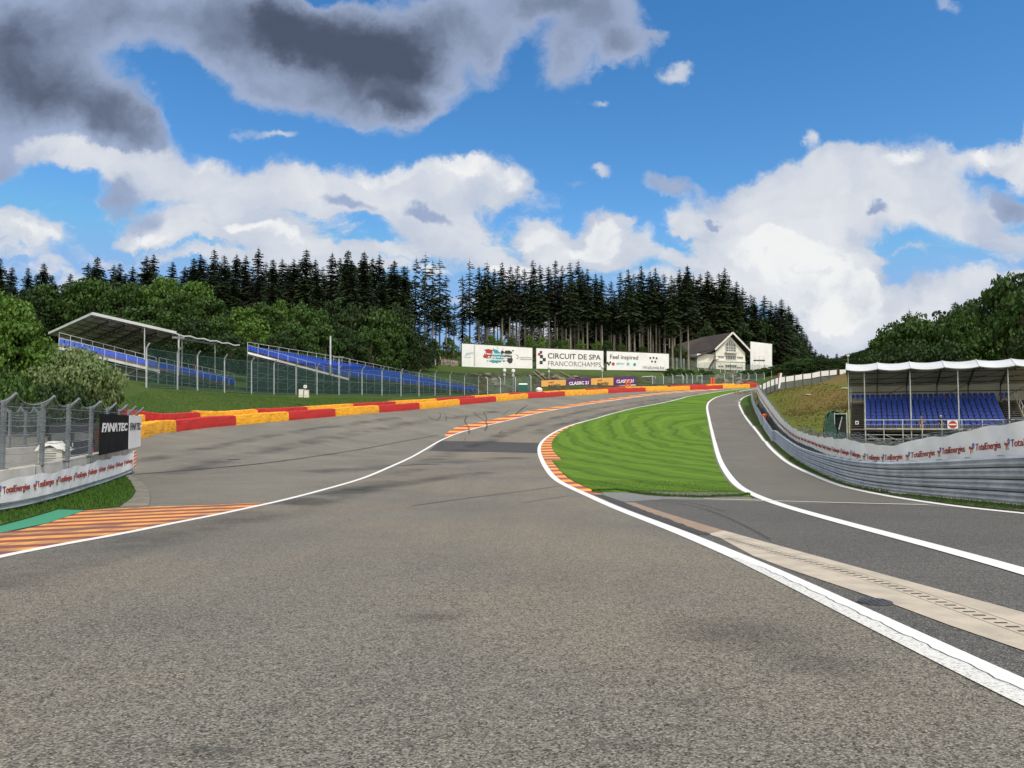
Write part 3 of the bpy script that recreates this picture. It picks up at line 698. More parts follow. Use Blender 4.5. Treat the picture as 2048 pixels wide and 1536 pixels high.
PL = [(2300,1222),(2160,1177),(2048,1144),(1904,1104),(1780,1071),(1697,1049),(1614,1026),(1573,1014),(1531,999.5),(1490,981),(1469,965),(1447.5,936),(1435,906),(1425,868),(1417.4,834),(1414.5,818),(1415.5,808),(1421,801.5),(1433,794.6),(1452,789),(1478,783),(1504,778.5),(1516,777)]
PR = [(2300,1053),(2160,1040),(2048,1027),(1951,1018.6),(1868,1007),(1785,994),(1729.6,983),(1674,969.5),(1618.7,947),(1577,926),(1541,896),(1516,865.5),(1500,846),(1490,833),(1480,814),(1478.4,805),(1484,797),(1495.5,791.4),(1505.7,788)]
llw = path(LL, 1.0); rlw = path(RL, 1.0); plw = path(PL, 1.0); prw = path(PR, 1.0)
rlw = [Vector((3.6,-15,0)), Vector((3.5,-6,0)), Vector((3.45,0,0)), Vector((3.42,2.5,0))] + rlw; rlw = smoothpts(resample(rlw, 1.0), 1)
tr = [(p.x, p.y) for p in llw] + [(p.x, p.y) for p in rlw[::-1]] + [(-11,-15),(-10,0)]
drape(tr, 'track', 'asphalt', .006, 2.0)
pit = [(p.x, p.y) for p in plw if p.y > 24] + [(p.x, p.y) for p in prw[::-1] if p.y > 24]
drape(pit, 'pit_lane', 'pit', .006, 2.0)
# darker asphalt where the pit exit leaves the track
jx = [G(a, b) for a, b in [(1215,996),(1330,999),(1415,1001),(1544,1004),(1700,1007.5),(1856,1012)]]
junc = [(p.x, p.y) for p in jx] + [(p.x, p.y) for p in prw if p.y < 22.5][::-1] + [(14,6),(12,-15),(3.7,-15)] + [(p.x + .05, p.y) for p in rlw if p.y < 25.5]
drape(junc, 'pit_exit_road', 'junction', .004, 2.0)
def px_drape(pts, name, mat, z, cell=1.0, skirt=0): return drape([(p.x, p.y) for p in GP(pts)], name, mat, z, cell, skirt)
px_drape([(1165,984),(1240,983.5),(1300,992),(1410,997.5),(1413,1000.5),(1330,999),(1250,1004),(1215,996)], 'asphalt_patch', 'patch_light', .010)
px_drape([(857,902),(881,881.6),(980,883),(1079.5,886),(1077,906.6),(980,904)], 'dark_asphalt_patch', 'patch', .011)
px_drape([(1190,990),(1206,990),(1246,1004),(1430,1070),(1399,1070.5),(1300,1035),(1215,1001)], 'dark_asphalt_strip', 'patch', .012, 1.0)
px_drape([(1247.6,1005),(1268,1005.5),(1448,1062),(1418,1068.5)], 'brown_concrete_strip', 'concrete_brown', .012, 1.0)
px_drape([(1415,1069),(1448,1062),(1748,1145),(2048,1227),(2300,1300),(2500,1420),(2048,1303.7),(1900,1253),(1780,1208),(1680,1174),(1573,1138),(1506,1113),(1442,1078)], 'concrete_drain_strip', 'concrete_beige', .012, 1.0)
# line paint
strip(llw, -.11, .11, 'road_line', 'white_paint', .016)
strip([q_ for q_ in rlw if q_.y >= 11], -.17, .15, 'road_line', 'white_paint', .016)
strip([q_ for q_ in rlw if q_.y < 12.1], -.17, .03, 'road_line', 'white_paint', .0155)
strip([p for p in rlw if p.y < 12.1], .03, lambda t: .15 + .17 * (1 - t) ** .6, 'worn_road_line', 'worn_white', .015)
strip(plw, -.175, .175, 'road_line', 'white_paint', .018)
strip(prw, -.145, .145, 'road_line', 'white_paint', .016)
strip(path([(1409,998.5),(1500,1001),(1620,1004.5),(1750,1008),(1856,1010.5)], .6), -.14, .14, 'cross_line', 'beige_paint', .020)
# kerbs
def sub(pts, y0, y1): return [p for p in pts if y0 <= p.y <= y1]
k1 = [p for p in llw if p.y > 84]
strip(k1, .13, lambda t: .13 + 2.3 * min(1, t * 9 + .05) * (1 - .25 * t), 'kerb', 'kerb', .013, 3)
strip([p for p in rlw if 29.5 < p.y < 56], -.72, -.18, 'kerb', 'kerb_fine', .013, 1)
strip([p for p in rlw if 56 <= p.y < 112], lambda t: -.2 - 1.35 * (1 - t) ** .7, -.18, 'kerb', 'kerb_mid', .014, 3)
kp = [G(a, b) for a, b in [(40,1062),(94,1047.5),(169,1022),(300,1014),(400,1011.5),(535,1006)]]
lk = [p for p in llw if p.y < 24 ]
kp0 = [Vector((-15,7,0)), Vector((-13.5, 10, 0))]
poly = [(p.x, p.y) for p in kp0 + kp] + [(p.x - .1, p.y) for p in lk[::-1] if p.y > 6]
drape(poly, 'near_kerb', 'kerb_near', .014, 1.0)
px_drape([(-400,1190),(-200,1105),(0,1053.5),(117,1020),(169,1021.5),(94,1047.5),(0,1067.5),(-200,1130),(-400,1240)], 'green_verge_paint', 'green_paint', .020, 1.0)
# kerbstone ring and verge at the end of the left wall
px_drape([(246,948),(258,951),(281,962),(295,978),(300,996),(297.6,1014),(240,1016),(266,997),(272,985),(262,965)], 'kerbstone', 'kerbstone', .05, .8, .05)
px_drape([(-420,1100),(-200,1059),(0,1028),(94,1005),(164,983),(211,967),(250,951),(262,965),(270,985),(262,998),(241,1014),(169,1021),(117,1019.5),(0,1053),(-200,1104),(-420,1190)], 'left_verge', 'grass_verge', .045, 1.0, .06)
# island lawn
isl = [(p - normals(rlw)[i] * 0) for i, p in enumerate(rlw)]
nr = normals(rlw); isl = []
for i, p in enumerate(rlw):
    if p.y > 29: 
        w = .74 if p.y < 56 else (.2 + 1.40 * max(0, 1 - (p.y - 56) / 56) ** .7 if p.y < 112 else .2)
        isl.append(p - nr[i] * w)
npl = normals(plw); il2 = [p + npl[i] * .30 for i, p in enumerate(plw) if p.y > 27.0]
if (il2[0] - plw[0]).length < 0: pass
def side_fix(pts_line, nn, w, ref):
    out = []
    for i, p in enumerate(pts_line):
        a, b = p + nn[i] * w, p - nn[i] * w
        out.append(a if (a - ref(p)).length < (b - ref(p)).length else b)
    return out
il2 = [plw[i] + npl[i] * .30 for i in range(len(plw)) if plw[i].y > 27.0]
bot = GP([(1497,990.5),(1480,993.5),(1400,996),(1330,994),(1290,990),(1262,985.5),(1230,982),(1185,984)])
ISLAND = [(p.x, p.y) for p in isl] + [(p.x, p.y) for p in il2[::-1]] + [(p.x, p.y) for p in bot]
drape(ISLAND, 'infield_lawn', 'grass_lawn', .04, 2.0, .06)
# verge between pit exit and guardrail
npr = normals(prw); prs = [p - npr[i] * .3 for i, p in enumerate(prw)]
VR = [(p.x, p.y) for p in prs if p.y > 30] + [(p.x, p.y) for p in RAILW if p.y > 30][::-1]
drape(VR, 'right_verge', 'grass_verge', .035, 1.5, .05)
VR2 = [(p.x, p.y) for p in prs if p.y <= 30.5] + [(p.x, p.y) for p in RAILW if p.y <= 30.5][::-1]
drape(VR2, 'dirt_verge', 'dirt', .035, 1.0, .05)
# seams, cracks and rubber marks
def mark(px, w, name, mat='seam', z=.022): return strip(path(px, .5, 1), -w / 2, w / 2, name, mat, z)
mark([(269,949),(348,943),(455,934),(543,925),(650,910),(717,899.6),(795,885),(877,870.5)], .16, 'tar_seam')
mark([(820,1013),(943,996),(1045,983),(1123,972)], .06, 'tar_seam'); mark([(1045,1006.5),(1085,1000),(1140,992)], .04, 'tar_seam')
mark([(455,920),(468,919),(480,919)], .3, 'tar_seam')
def z3(l): return [(600 + a / 5.12, 760 + b / 5.12) for a, b in l]
for l, w in (([(1712,372),(1690,410),(1700,450),(1728,492),(1733,555)], .22), ([(1775,335),(1830,380),(1900,430),(1915,470),(1895,520)], .24), ([(1880,330),(1905,380),(1912,430)], .18),
             ([(1320,370),(1345,395),(1385,418)], .14), ([(1385,418),(1425,395),(1440,350),(1410,335)], .14), ([(1480,355),(1500,385),(1494,420)], .14), ([(1670,640),(1700,600)], .1)):
    mark(z3(l), w, 'skid_mark', 'skid', .026)
for l, w in (([(1031,830),(1039,822),(1055,810)], .28), ([(1006,830),(1012,825),(1018,821)], .16), ([(1004,862),(998,867)], .16)): mark(l, w, 'skid_mark', 'skid', .026)
for l in ([(1300,1000),(1380,1012),(1440,1030),(1500,1058),(1540,1080)], [(1320,998),(1390,1008),(1450,1024)]): mark(l, .07, 'skid_mark', 'skid', .024)
strip([p + normals(rlw)[i] * (.03 + .012 * math.sin(p.y * 9) + .01 * math.sin(p.y * 23)) for i, p in enumerate(resample(rlw, .2)) if 0 < p.y < 10] if False else [p + Vector((-.02 + .012 * math.sin(p.y * 9) + .01 * math.sin(p.y * 23), 0, 0)) for p in resample(rlw, .12) if 1 < p.y < 11], -.005, .005, 'paint_crack', 'seam', .0195)
def stain_mat():
    m, nt, b = newmat('rubber_stain'); t = NT(nt); v = t.coord('Object'); uv = t.sep(t.coord('UV')); b.inputs['Base Color'].default_value = (.03,.03,.032,1); b.inputs['Roughness'].default_value = .8
    dx = t.m('SUBTRACT', uv[0], .5); dy = t.m('SUBTRACT', uv[1], .5); r = t.m('SQRT', t.m('ADD', t.m('MULTIPLY', dx, dx), t.m('MULTIPLY', dy, dy)))
    a = t.m('MULTIPLY', t.rng(r, .5, .1), t.rng(t.noise(v, 38, 5, .75), .42, .62)); nt.links.new(t.m('MULTIPLY', a, .45), b.inputs['Alpha']); return m
MT['stain'] = stain_mat()
def stains():
    mb = MB()
    for px, py, w, h in ((430,1507,.34,.14),(560,1420,.22,.07),(725,1408,.12,.07),(1262,1496,.30,.13),(1380,1412,.18,.10),(860,1237,.42,.30),(1640,1330,.55,.5),(1480,1270,.9,.8)):
        g = G(px, py); vs = [(g.x - w, g.y - h), (g.x + w, g.y - h), (g.x + w, g.y + h), (g.x - w, g.y + h)]; mb.add([(a, b, Z(a, b) + .024) for a, b in vs], [(0, 1, 2, 3)], 0, [(0, 0), (1, 0), (1, 1), (0, 1)])
    o = mb.build('rubber_stains', 'stain'); o['kind'] = 'structure'
stains()
def band_mat():
    m, nt, b = newmat('rubbered_line'); t = NT(nt); v = t.coord('Object'); uv = t.sep(t.coord('UV')); b.inputs['Base Color'].default_value = (.045,.045,.048,1); b.inputs['Roughness'].default_value = .7
    e = t.rng(t.m('ABSOLUTE', uv[1]), 1.0, .2, 0, 1, True); e2 = t.rng(t.noise(v, .35, 5, .6), .38, .66); nt.links.new(t.m('MULTIPLY', t.m('MULTIPLY', e, e2), .40), b.inputs['Alpha']); return m
MT['band'] = band_mat()
def band(px, w, nx=6):
    pts = path(px, 1.0, 3); o = strip(pts, -w, w, 'rubbered_line', 'band', .0135, nx); uv = o.data.uv_layers[0].data
    for d in uv: d.uv[1] /= w
band([(1075,868),(1100,856),(1160,840),(1260,815),(1400,787.5)], 1.6)
band([(-150,1185),(100,1120),(420,1052),(640,1000),(780,955),(880,915),(960,890),(1010,868),(1090,842),(1190,818),(1330,797)], 1.5)
band([(620,945),(760,935),(900,925),(1040,915)], 2.0)
band([(560,1010),(700,985),(850,960),(980,945)], 1.3)
band([(330,950),(520,905),(700,868),(880,838),(1060,815)], 1.5)
band([(275,925),(420,895),(600,862),(800,835)], 1.2)
# drain slots: a row of small dark bars in the beige strip
def slots():
    c = path([(1432,1071),(1573,1112),(1780,1172),(2048,1264),(2300,1352)], .17, 3); ns = normals(c); mb = MB()
    for i, p in enumerate(c[4:-1]):
        t = (c[i+5] - c[i+4]).normalized(); n = ns[i+4]; a = p + t * .035; cz = .0165
        q = [p - n * .065, p + n * .055, p + n * .055 + t * .04, p - n * .065 + t * .04]
        mb.add([(v.x, v.y, Z(v.x, v.y) + cz) for v in q], [(0, 1, 2, 3)])
    o = mb.build('drain_slots', 'slot'); o['kind'] = 'structure'
    strip(c, .115, .122, 'drain_edge', 'slot', .0165); strip(c, -.122, -.115, 'drain_edge', 'slot', .0165)
slots()
g = G(1751, 1207); t_ = thing('manhole_cover', 'small round dark iron manhole cover beside the worn white track line', 'manhole cover', (g.x, g.y, g.z + .01))
MB().disc((g.x, g.y, g.z + .012), .17, 28, th=.025).build('cover', 'iron', t_)
m_ = MB()
for k in range(5): m_.box((g.x - .12 + .06 * k, g.y, g.z + .027), (.02, .2, .006))
m_.build('rib', 'iron', t_)

# ------------------------------------------------------------------ red and yellow tyre barrier
def ground_at(p, off=0.0): return Vector((p.x, p.y, Z(p.x, p.y) + off))
def lerp_path(pts, step):
    r = resample(pts, step); return r
def tyre_block(a, b, na, nb, depth, h, col, label, group, z_extra=0.0, seed=0):
    """one banded stack of tyres: lumpy top, sheeted front"""
    rr = random.Random(seed); n = max(4, int((b - a).length / .6)); mb = MB(); rows = []
    t_ = thing('tyre_barrier', label, 'barrier', ground_at((a + b) / 2), 0, group)
    for i in range(n + 1):
        t = i / n; p = a.lerp(b, t); nn = na.lerp(nb, t).normalized(); zb = Z(p.x, p.y) - .02; j = rr.uniform(-.035, .035)
        prof = [(0 - .02, 0), (-.03 + j * .8, h * .35), (0 + j, h * .72), (.03, h * .97), (.16, h + j * .6), (depth * .5, h - .05 + j), (depth - .12, h + .01 - j), (depth, h * .93), (depth, 0)]
        rows.append([p + nn * o + Vector((0, 0, zb + z + z_extra * (o / depth))) - Vector((0, 0, p.z)) for o, z in prof])
    m = 9; vs = [v for r in rows for v in r]; fs = [(i*m+k, (i+1)*m+k, (i+1)*m+k+1, i*m+k+1) for i in range(n) for k in range(m-1)]
    fs += [tuple(range(m)), tuple(n * m + k for k in range(m))[::-1]]
    mb.add(vs, fs); mb.build('cover_sheet', col, t_)
    # tyre crowns showing along the top
    tb = MB()
    for i in range(n):
        t = (i + .5) / n; p = a.lerp(b, t); nn = na.lerp(nb, t).normalized(); zb = Z(p.x, p.y)
        for o in (depth * .3, depth * .72):
            c = p + nn * o; c.z = zb + h - .03
            tb.tube([c, c + Vector((0, 0, .05 + rr.uniform(0, .03)))], [.26, .21], 7)
    tb.build('tyre', col, t_)['kind'] = 'stuff'
    return t_
def build_tyres():
    pts = [Vector((TYW[0].x + 1.2, TYW[0].y - 10, 0)), Vector((TYW[0].x, TYW[0].y, 0))] + [Vector((p.x, p.y, 0)) for p in TYW[1:]]
    ns = normals(pts); ordn = ['first','second','third','fourth','fifth','sixth','seventh','eighth','ninth','tenth','eleventh','twelfth','thirteenth','fourteenth','fifteenth','sixteenth']
    H = .97
    for i in range(1, len(pts) - 1):
        c = 'yellow' if i % 2 else 'red'
        tyre_block(pts[i], pts[i+1], ns[i], ns[i+1], 1.0, H, 'ty_' + c, '%s section of the front tyre row, %s counting from the white panelled wall' % (c, ordn[i-1]), 'front row of the tyre barrier', 0, i)
    tyre_block(pts[0], pts[1], ns[0], ns[1], 1.0, H, 'ty_yellow', 'yellow tyre section mostly hidden behind the white panelled wall end', 'front row of the tyre barrier', 0, 99)
    back = [p + n * 1.25 for p, n in zip(pts, ns)]
    for i in range(1, len(back) - 1):
        a = back[i].lerp(back[i+1], -.42 if i > 1 else -.1); b = back[i].lerp(back[i+1], .58)
        if i == len(back) - 2: b = back[i+1]
        c = 'yellow' if i % 2 else 'red'
        tyre_block(a, b - (b - a).normalized() * .05, ns[i], ns[i+1], .9, H + .14, 'ty_' + c, '%s section of the rear tyre row showing above the front row, %s from the left' % (c, ordn[i-1]), 'rear row of the tyre barrier', 0, 40 + i)
    # orange marker block set into the row
    p = P(1133, 791.5, 176.5); t_ = thing('marker_post', 'short orange marker block against the red tyre section under the advertising boards', 'marker', ground_at(p))
    MB().box((p.x, p.y - .12, p.z + .55), (.75, .25, 1.1), .4).build('body', 'orange', t_); MB().box((p.x, p.y - .12, p.z + 1.13), (.82, .3, .08), .4).build('cap', 'orange', t_)
build_tyres()

# ------------------------------------------------------------------ left concrete wall, banner, catch fence
def offset_ribbon(mb, pts, prof, mi=0, zf=None, cap=True):
    """prof: list of (offset, height) closed loop swept along pts on the ground"""
    ns = normals(pts); m = len(prof); vs = []
    for i, (p, n) in enumerate(zip(pts, ns)):
        zb = zf(i, p) if zf else Z(p.x, p.y)
        for o, h in prof: vs.append((p.x + n.x * o, p.y + n.y * o, zb + h))
    fs = [(i*m+k, i*m+(k+1) % m, (i+1)*m+(k+1) % m, (i+1)*m+k) for i in range(len(pts)-1) for k in range(m)]
    if cap: fs += [tuple(range(m))[::-1], tuple((len(pts)-1)*m+k for k in range(m))]
    mb.add(vs, fs, mi); return mb
WT = 0.24                                                   # level top of the left wall
wl = resample(WALLW, .8); wn = normals(wl)
def zbase(i, p): return Z(p.x, p.y)
def build_left_wall():
    t_ = thing('concrete_wall', 'pale concrete trackside wall on the left carrying the catch fence', 'wall', ground_at(wl[len(wl)//2]))
    mb = MB(); ns = wn; m = 4; vs = []
    for p, n in zip(wl, ns):
        zb = Z(p.x, p.y) - .1
        vs += [(p.x, p.y, zb), (p.x, p.y, WT), (p.x + n.x * .42, p.y + n.y * .42, WT), (p.x + n.x * .42, p.y + n.y * .42, zb)]
    fs = [(i*m+k, (i+1)*m+k, (i+1)*m+(k+1) % m, i*m+(k+1) % m) for i in range(len(wl)-1) for k in range(m)] + [(0,1,2,3), tuple((len(wl)-1)*m+k for k in (3,2,1,0))]
    mb.add(vs, fs); mb.build('wall', 'concrete', t_)
    c = MB()                                                # joints between the precast pieces
    for i in range(4, len(wl), 5):
        p, n = wl[i], ns[i]; c.box((p.x - n.x * .002, p.y - n.y * .002, (WT + Z(p.x, p.y)) / 2), (.03, .02, WT - Z(p.x, p.y) - .02), math.atan2(n.y, n.x) - math.pi / 2)
    c.build('joint', 'galv_dark', t_)
    r_ = MB(); offset_ribbon(r_, wl, [(-.16, .08), (-.24, .14), (-.17, .21), (-.24, .28), (-.16, .34), (-.10, .34), (-.10, .08)])
    g = thing('guardrail', 'low grey steel guardrail running along the foot of the left wall', 'guardrail', ground_at(wl[len(wl)//2 + 3])); r_.build('rail', 'galv', g)
    for i in range(2, len(wl), 3):
        q = MB(); p, n = wl[i], ns[i]; q.box((p.x - n.x * .06, p.y - n.y * .06, Z(p.x, p.y) + .15), (.1, .1, .42), math.atan2(n.y, n.x)); q.build('post', 'galv_dark', g)
build_left_wall()

def arc_of(pts):
    A = [0]
    for a, b in zip(pts, pts[1:]): A.append(A[-1] + (b - a).length)
    return A
def on_path(pts, A, s):
    s = min(max(s, 0), A[-1] - 1e-4); i = int(np.searchsorted(A, s, side='right') - 1); i = min(i, len(pts) - 2)
    t = (s - A[i]) / max(A[i+1] - A[i], 1e-9); return pts[i].lerp(pts[i+1], t), i, t
def energy_logo(mb, fn, x, y, h):
    """looped ribbon logo: red T sweep, blue loop, green and orange feet"""
    s = h
    put_poly(mb, fn, [(x, y + .50*s), (x + .06*s, y + .70*s), (x + .30*s, y + .62*s), (x + .62*s, y + .60*s), (x + .74*s, y + .72*s), (x + .78*s, y + .52*s), (x + .66*s, y + .36*s), (x + .36*s, y + .40*s), (x + .12*s, y + .44*s)], 0)
    put_poly(mb, fn, [(x + .52*s, y + .64*s), (x + .56*s, y + .86*s), (x + .70*s, y + 1.0*s), (x + .86*s, y + .96*s), (x + .93*s, y + .76*s), (x + .88*s, y + .52*s), (x + .78*s, y + .42*s), (x + .80*s, y + .62*s), (x + .78*s, y + .78*s), (x + .70*s, y + .80*s), (x + .62*s, y + .70*s)], 1)
    put_poly(mb, fn, [(x + .30*s, y + .42*s), (x + .42*s, y + .40*s), (x + .38*s, y + .02*s), (x + .29*s, y)], 0)
    put_poly(mb, fn, [(x + .50*s, y + .38*s), (x + .58*s, y + .36*s), (x + .60*s, y + .14*s), (x + .72*s, y + .02*s), (x + .84*s, y + .08*s), (x + .72*s, y + .16*s), (x + .68*s, y + .36*s), (x + .60*s, y + .20*s)], 2)
def banner(name_label, pts, out, zlo, zhi, period, start, end, cap, ylog, reverse=False, group='white sponsor banners along the barriers', wob=.03, extra=None, phase=0.0):
    """cloth hung along pts; out = sideways offset towards the viewer; zlo/zhi functions of arc index -> heights"""
    pts = resample(pts, .25); A = arc_of(pts); ns = normals(pts); rr = random.Random(5)
    ph = [rr.uniform(0, 6.28) for _ in range(8)]
    def wobble(s, k):
        return wob * (math.sin(s * 2.1 + ph[0] + k * 1.7) * .5 + math.sin(s * 5.3 + ph[1] - k * 2.9) * .35 + math.sin(s * .9 + ph[2] + k) * .6)
    nk = 6; vs = []; i0 = [i for i, a in enumerate(A) if start <= a <= end]
    for i in i0:
        lo = zlo(A[i], pts[i]); hi = zhi(A[i], pts[i]) + .02 * math.sin(A[i] * 3.1) + (.035 * math.sin(A[i] * 1.37 + 1))
        for k in range(nk + 1):
            f = k / nk; o = out + wobble(A[i], f * 2) * (1 if out >= 0 else -1)
            vs.append((pts[i].x + ns[i].x * o, pts[i].y + ns[i].y * o, lo + (hi - lo) * f))
    n = len(i0); fs = [(i*(nk+1)+k, i*(nk+1)+k+1, (i+1)*(nk+1)+k+1, (i+1)*(nk+1)+k) for i in range(n-1) for k in range(nk)]
    mid = pts[i0[len(i0)//2]]; t_ = thing('banner', name_label, 'banner', ground_at(mid), 0, group)
    mb = MB(); mb.add(vs, fs); mb.build('cloth', 'white_cloth', t_, smooth=True)
    s = start + phase
    while s < end - 1.0:
        def fn(x, y, o, s0=s):
            ss = (s0 + x) if not reverse else (s0 + period - x)
            p, i, t = on_path(pts, A, ss); nn = ns[i]; lo = zlo(ss, p); hi = zhi(ss, p); zz = lo + (hi - lo) * ylog + y
            f = (zz - lo) / (hi - lo); of = out + (wobble(ss, f * 2) + .012 + o) * (1 if out >= 0 else -1)
            return (p.x + nn.x * of, p.y + nn.y * of, zz)
        if s + period * .95 < end:
            tx = MB()
            energy_logo(tx, fn, .10, -.10 * cap / .25, cap * 1.55)
            lw = period - .10 - cap * 1.55 - .22
            put_text(tx, 'TotalEnergies', fn, cap * 1.36, .10 + cap * 1.55 + .04, 0, 3, lw, .004)
            tx.build('lettering', ['red_ink', 'blue_ink', 'green_ink', 'brown_red_ink'], t_)
        s += period
    return t_
Aw = arc_of(WALLW)
banner('white cloth banner with red lettering hung on the left concrete wall', WALLW, -.27, lambda s, p: Z(p.x, p.y) + .32, lambda s, p: WT - .24, 2.25, 3.0, Aw[-1] - .15, .20, .42, wob=.02)
def chevron():
    p, n = wl[-1], wn[-1]; t_ = thing('warning_chevron', 'orange and white striped warning panel at the right end of the left wall', 'sign', ground_at(p))
    d = Vector((n.x, n.y, 0)); tng = Vector((-n.y, n.x, 0)) * -1
    if tng.y < 0: tng = -tng
    base = p - d * .32; z0 = Z(p.x, p.y) + .30; mb = MB(); a = base - tng * .55; b = base + tng * .12
    mb.add([(a.x, a.y, z0), (b.x, b.y, z0), (b.x, b.y, WT - .12), (a.x, a.y, WT - .12), (a.x + d.x*.03, a.y + d.y*.03, z0), (b.x + d.x*.03, b.y + d.y*.03, z0), (b.x + d.x*.03, b.y + d.y*.03, WT - .12), (a.x + d.x*.03, a.y + d.y*.03, WT - .12)],
           [(0,1,2,3),(7,6,5,4),(0,4,5,1),(1,5,6,2),(2,6,7,3),(3,7,4,0)])
    mb.build('panel', 'white_panel', t_); sb = MB(); Hh = WT - .12 - z0
    for k in range(5):
        y0 = z0 + Hh * k / 5; q = a - d * .012; r = b - d * .012
        sb.add([(q.x, q.y, y0), (r.x, r.y, y0 + Hh * .09), (r.x, r.y, y0 + Hh * .20), (q.x, q.y, y0 + Hh * .11)], [(0, 1, 2, 3)])
    sb.build('stripe', 'orange', t_)
chevron()

def catch_fence(name, label, posts, zt0, H, lean, mats=('post_steel', 'cable', 'wire_mesh'), cables=7, w=.10, group=None, skirt=0.0, tip=None, cat='fence', sag=.22, meshlo=.0, thin=.0):
    """posts: world base points; lean: vector the bent tops point to"""
    t_ = thing(name, label, cat, (posts[0].x, posts[0].y, posts[0].z), 0, group); L = Vector(lean); tips = []; kn = []
    for p in posts:
        mb = MB(); top = p + Vector((0, 0, H)); tp = top + L; kn.append(top); tips.append(tp)
        d = L.copy(); d.z = 0; d.normalize(); r = Vector((-d.y, d.x, 0))
        mb.beam(p - Vector((0, 0, .05)), top + Vector((0, 0, .06)), w, w * 1.25); mb.beam(top - Vector((0, 0, .10)), tp, w * .7, w * .9)
        if w > .08:
            mb.box((p.x, p.y, p.z + .02), (w * 2.4, w * 2.4, .03), math.atan2(d.y, d.x))
            for k in range(6): mb.box((p.x - d.x * 0 , p.y, p.z + .2 + k * H / 6.5), (w * 1.25, w * 1.4, .04), math.atan2(d.y, d.x))
        mb.build('post', mats[0], t_)
    cb = MB()
    for k in range(cables):
        h = H * (k + .6) / cables
        for a, b in zip(posts, posts[1:]):
            q = [a.lerp(b, f) + Vector((0, 0, h - .025 * math.sin(math.pi * f) * (1 + (k % 3)))) for f in (0, .25, .5, .75, 1)]
            cb.tube(q, .010, 4, cap=False)
    for a, b, ta, tb in zip(kn, kn[1:], tips, tips[1:]):
        q = [ta.lerp(tb, f) - Vector((0, 0, sag * 4 * f * (1 - f))) + (-L * .35 * 4 * f * (1 - f)) for f in (0, .125, .25, .375, .5, .625, .75, .875, 1)]
        cb.tube(q, .013, 5, cap=False)
    if cables: cb.build('cable', mats[1], t_)
    mm = MB()
    for a, b, ka, kb, ta, tb in zip(posts, posts[1:], kn, kn[1:], tips, tips[1:]):
        n = 6
        for k in range(n):
            f0, f1 = k / n, (k + 1) / n
            def tt(f): return ta.lerp(tb, f) - Vector((0, 0, sag * 4 * f * (1 - f))) - L * .35 * 4 * f * (1 - f)
            mm.quad(a.lerp(b, f0) + Vector((0, 0, meshlo)), a.lerp(b, f1) + Vector((0, 0, meshlo)), ka.lerp(kb, f1), ka.lerp(kb, f0)); mm.quad(ka.lerp(kb, f0), ka.lerp(kb, f1), tt(f1), tt(f0))
    mm.build('netting', mats[2], t_)
    return t_
def wall_top(px, py): return P(px, py, F * (CAMZ - WT) / (py - HZ) )
PB = [(-150,972),(-66,953.5),(3.6,939),(83,929.6),(134.6,921.8),(180.4,912.5),(213,906.5),(237,901),(256,897),(272,893)]
posts = []
for a, b in PB:
    u, v = ray(a, b); D = (WT - CAMZ) / v; p = Vector((u * D, D, WT)); posts.append(p)
catch_fence('catch_fence', 'grey catch fence with bent post tops on the left concrete wall', posts, WT, 1.95, (.42, -.10, .26))
def sign_on_fence(label, ia, ib, fa, fb, zlo, zhi, mat, inkmat, seed):
    a = posts[ia].lerp(posts[ia+1], fa); b = posts[ib].lerp(posts[ib+1], fb); d = (b - a).normalized(); n = Vector((d.y, -d.x, 0))
    if n.x < 0: n = -n
    a = a + n * .24; b = b + n * .24; W = (b - a).length; t_ = thing('advertising_board', label, 'sign', (a.x, a.y, zlo), 0, 'lettered boards on the left catch fence')
    mb = MB(); vs = []
    N_ = 6
    for i in range(N_):                                     # folded sheet: shallow vertical ribs
        p, q = a.lerp(b, i / N_), a.lerp(b, (i + 1) / N_); mid = (p + q) / 2
        mb.box((mid.x, mid.y, (zlo + zhi) / 2), (W / N_ - .012, .03, zhi - zlo), math.atan2(d.y, d.x))
    mb.build('board', mat, t_)
    H = zhi - zlo
    fn = lambda x, y, o: tuple(a + d * x + n * (.022 + o) + Vector((0, 0, zlo + y)))
    tx = MB(); put_text(tx, 'F/\\N/\\', fn, H * .30, W * .05, H * .42, 0, W * .50, .02, .15); put_text(tx, 'TEC', fn, H * .30, W * .58, H * .42, 0, W * .36, .02, .15)
    tx.build('lettering', inkmat, t_)
sign_on_fence('black board with white lettering fixed to the left catch fence', 5, 7, .12, .42, WT + .02, WT + 1.72, 'black_panel', 'white_panel', 1)
sign_on_fence('white board with black lettering at the right end of the left catch fence', 7, 8, .45, .97, WT + .02, WT + 1.72, 'white_panel', 'black_ink', 2)

# things parked behind the left wall
def second_wall():
    a = P(-60, 915, 33); a.z = 0; b = P(78, 897, 38); c = P(92, 893, 45); pts = resample([Vector((a.x, a.y, 0)), Vector((b.x, b.y, 0))], 1.0); zt1 = P(78, 893, 38).z
    t_ = thing('concrete_wall', 'pale concrete wall with long joints standing behind the left catch fence', 'wall', ground_at(pts[3])); mb = MB()
    for i, (p, q) in enumerate(zip(pts, pts[1:])):
        m = (p + q) / 2; d = q - p; zb = Z(m.x, m.y) - .1; mb.box((m.x, m.y, (zt1 + zb) / 2), (d.length + .002 if i % 3 else d.length - .02, .4, zt1 - zb), math.atan2(d.y, d.x))
    for z in (.35, .65):
        q = pts[0], pts[-1]; mb.beam(q[0] + Vector((0, -.205, zt1 - z)), q[1] + Vector((0, -.205, zt1 - z)), .015, .03, 0)
    mb.build('wall', 'concrete', t_)
    fp = [P(18, 900, 36.5), P(49.5, 894.5, 37.3), P(76, 892, 38)]
    for p in fp: p.z = zt1
    catch_fence('catch_fence', 'second grey catch fence on the wall behind the left barrier', fp, zt1, 1.72, (-.32, .05, .26), w=.09, cables=6)
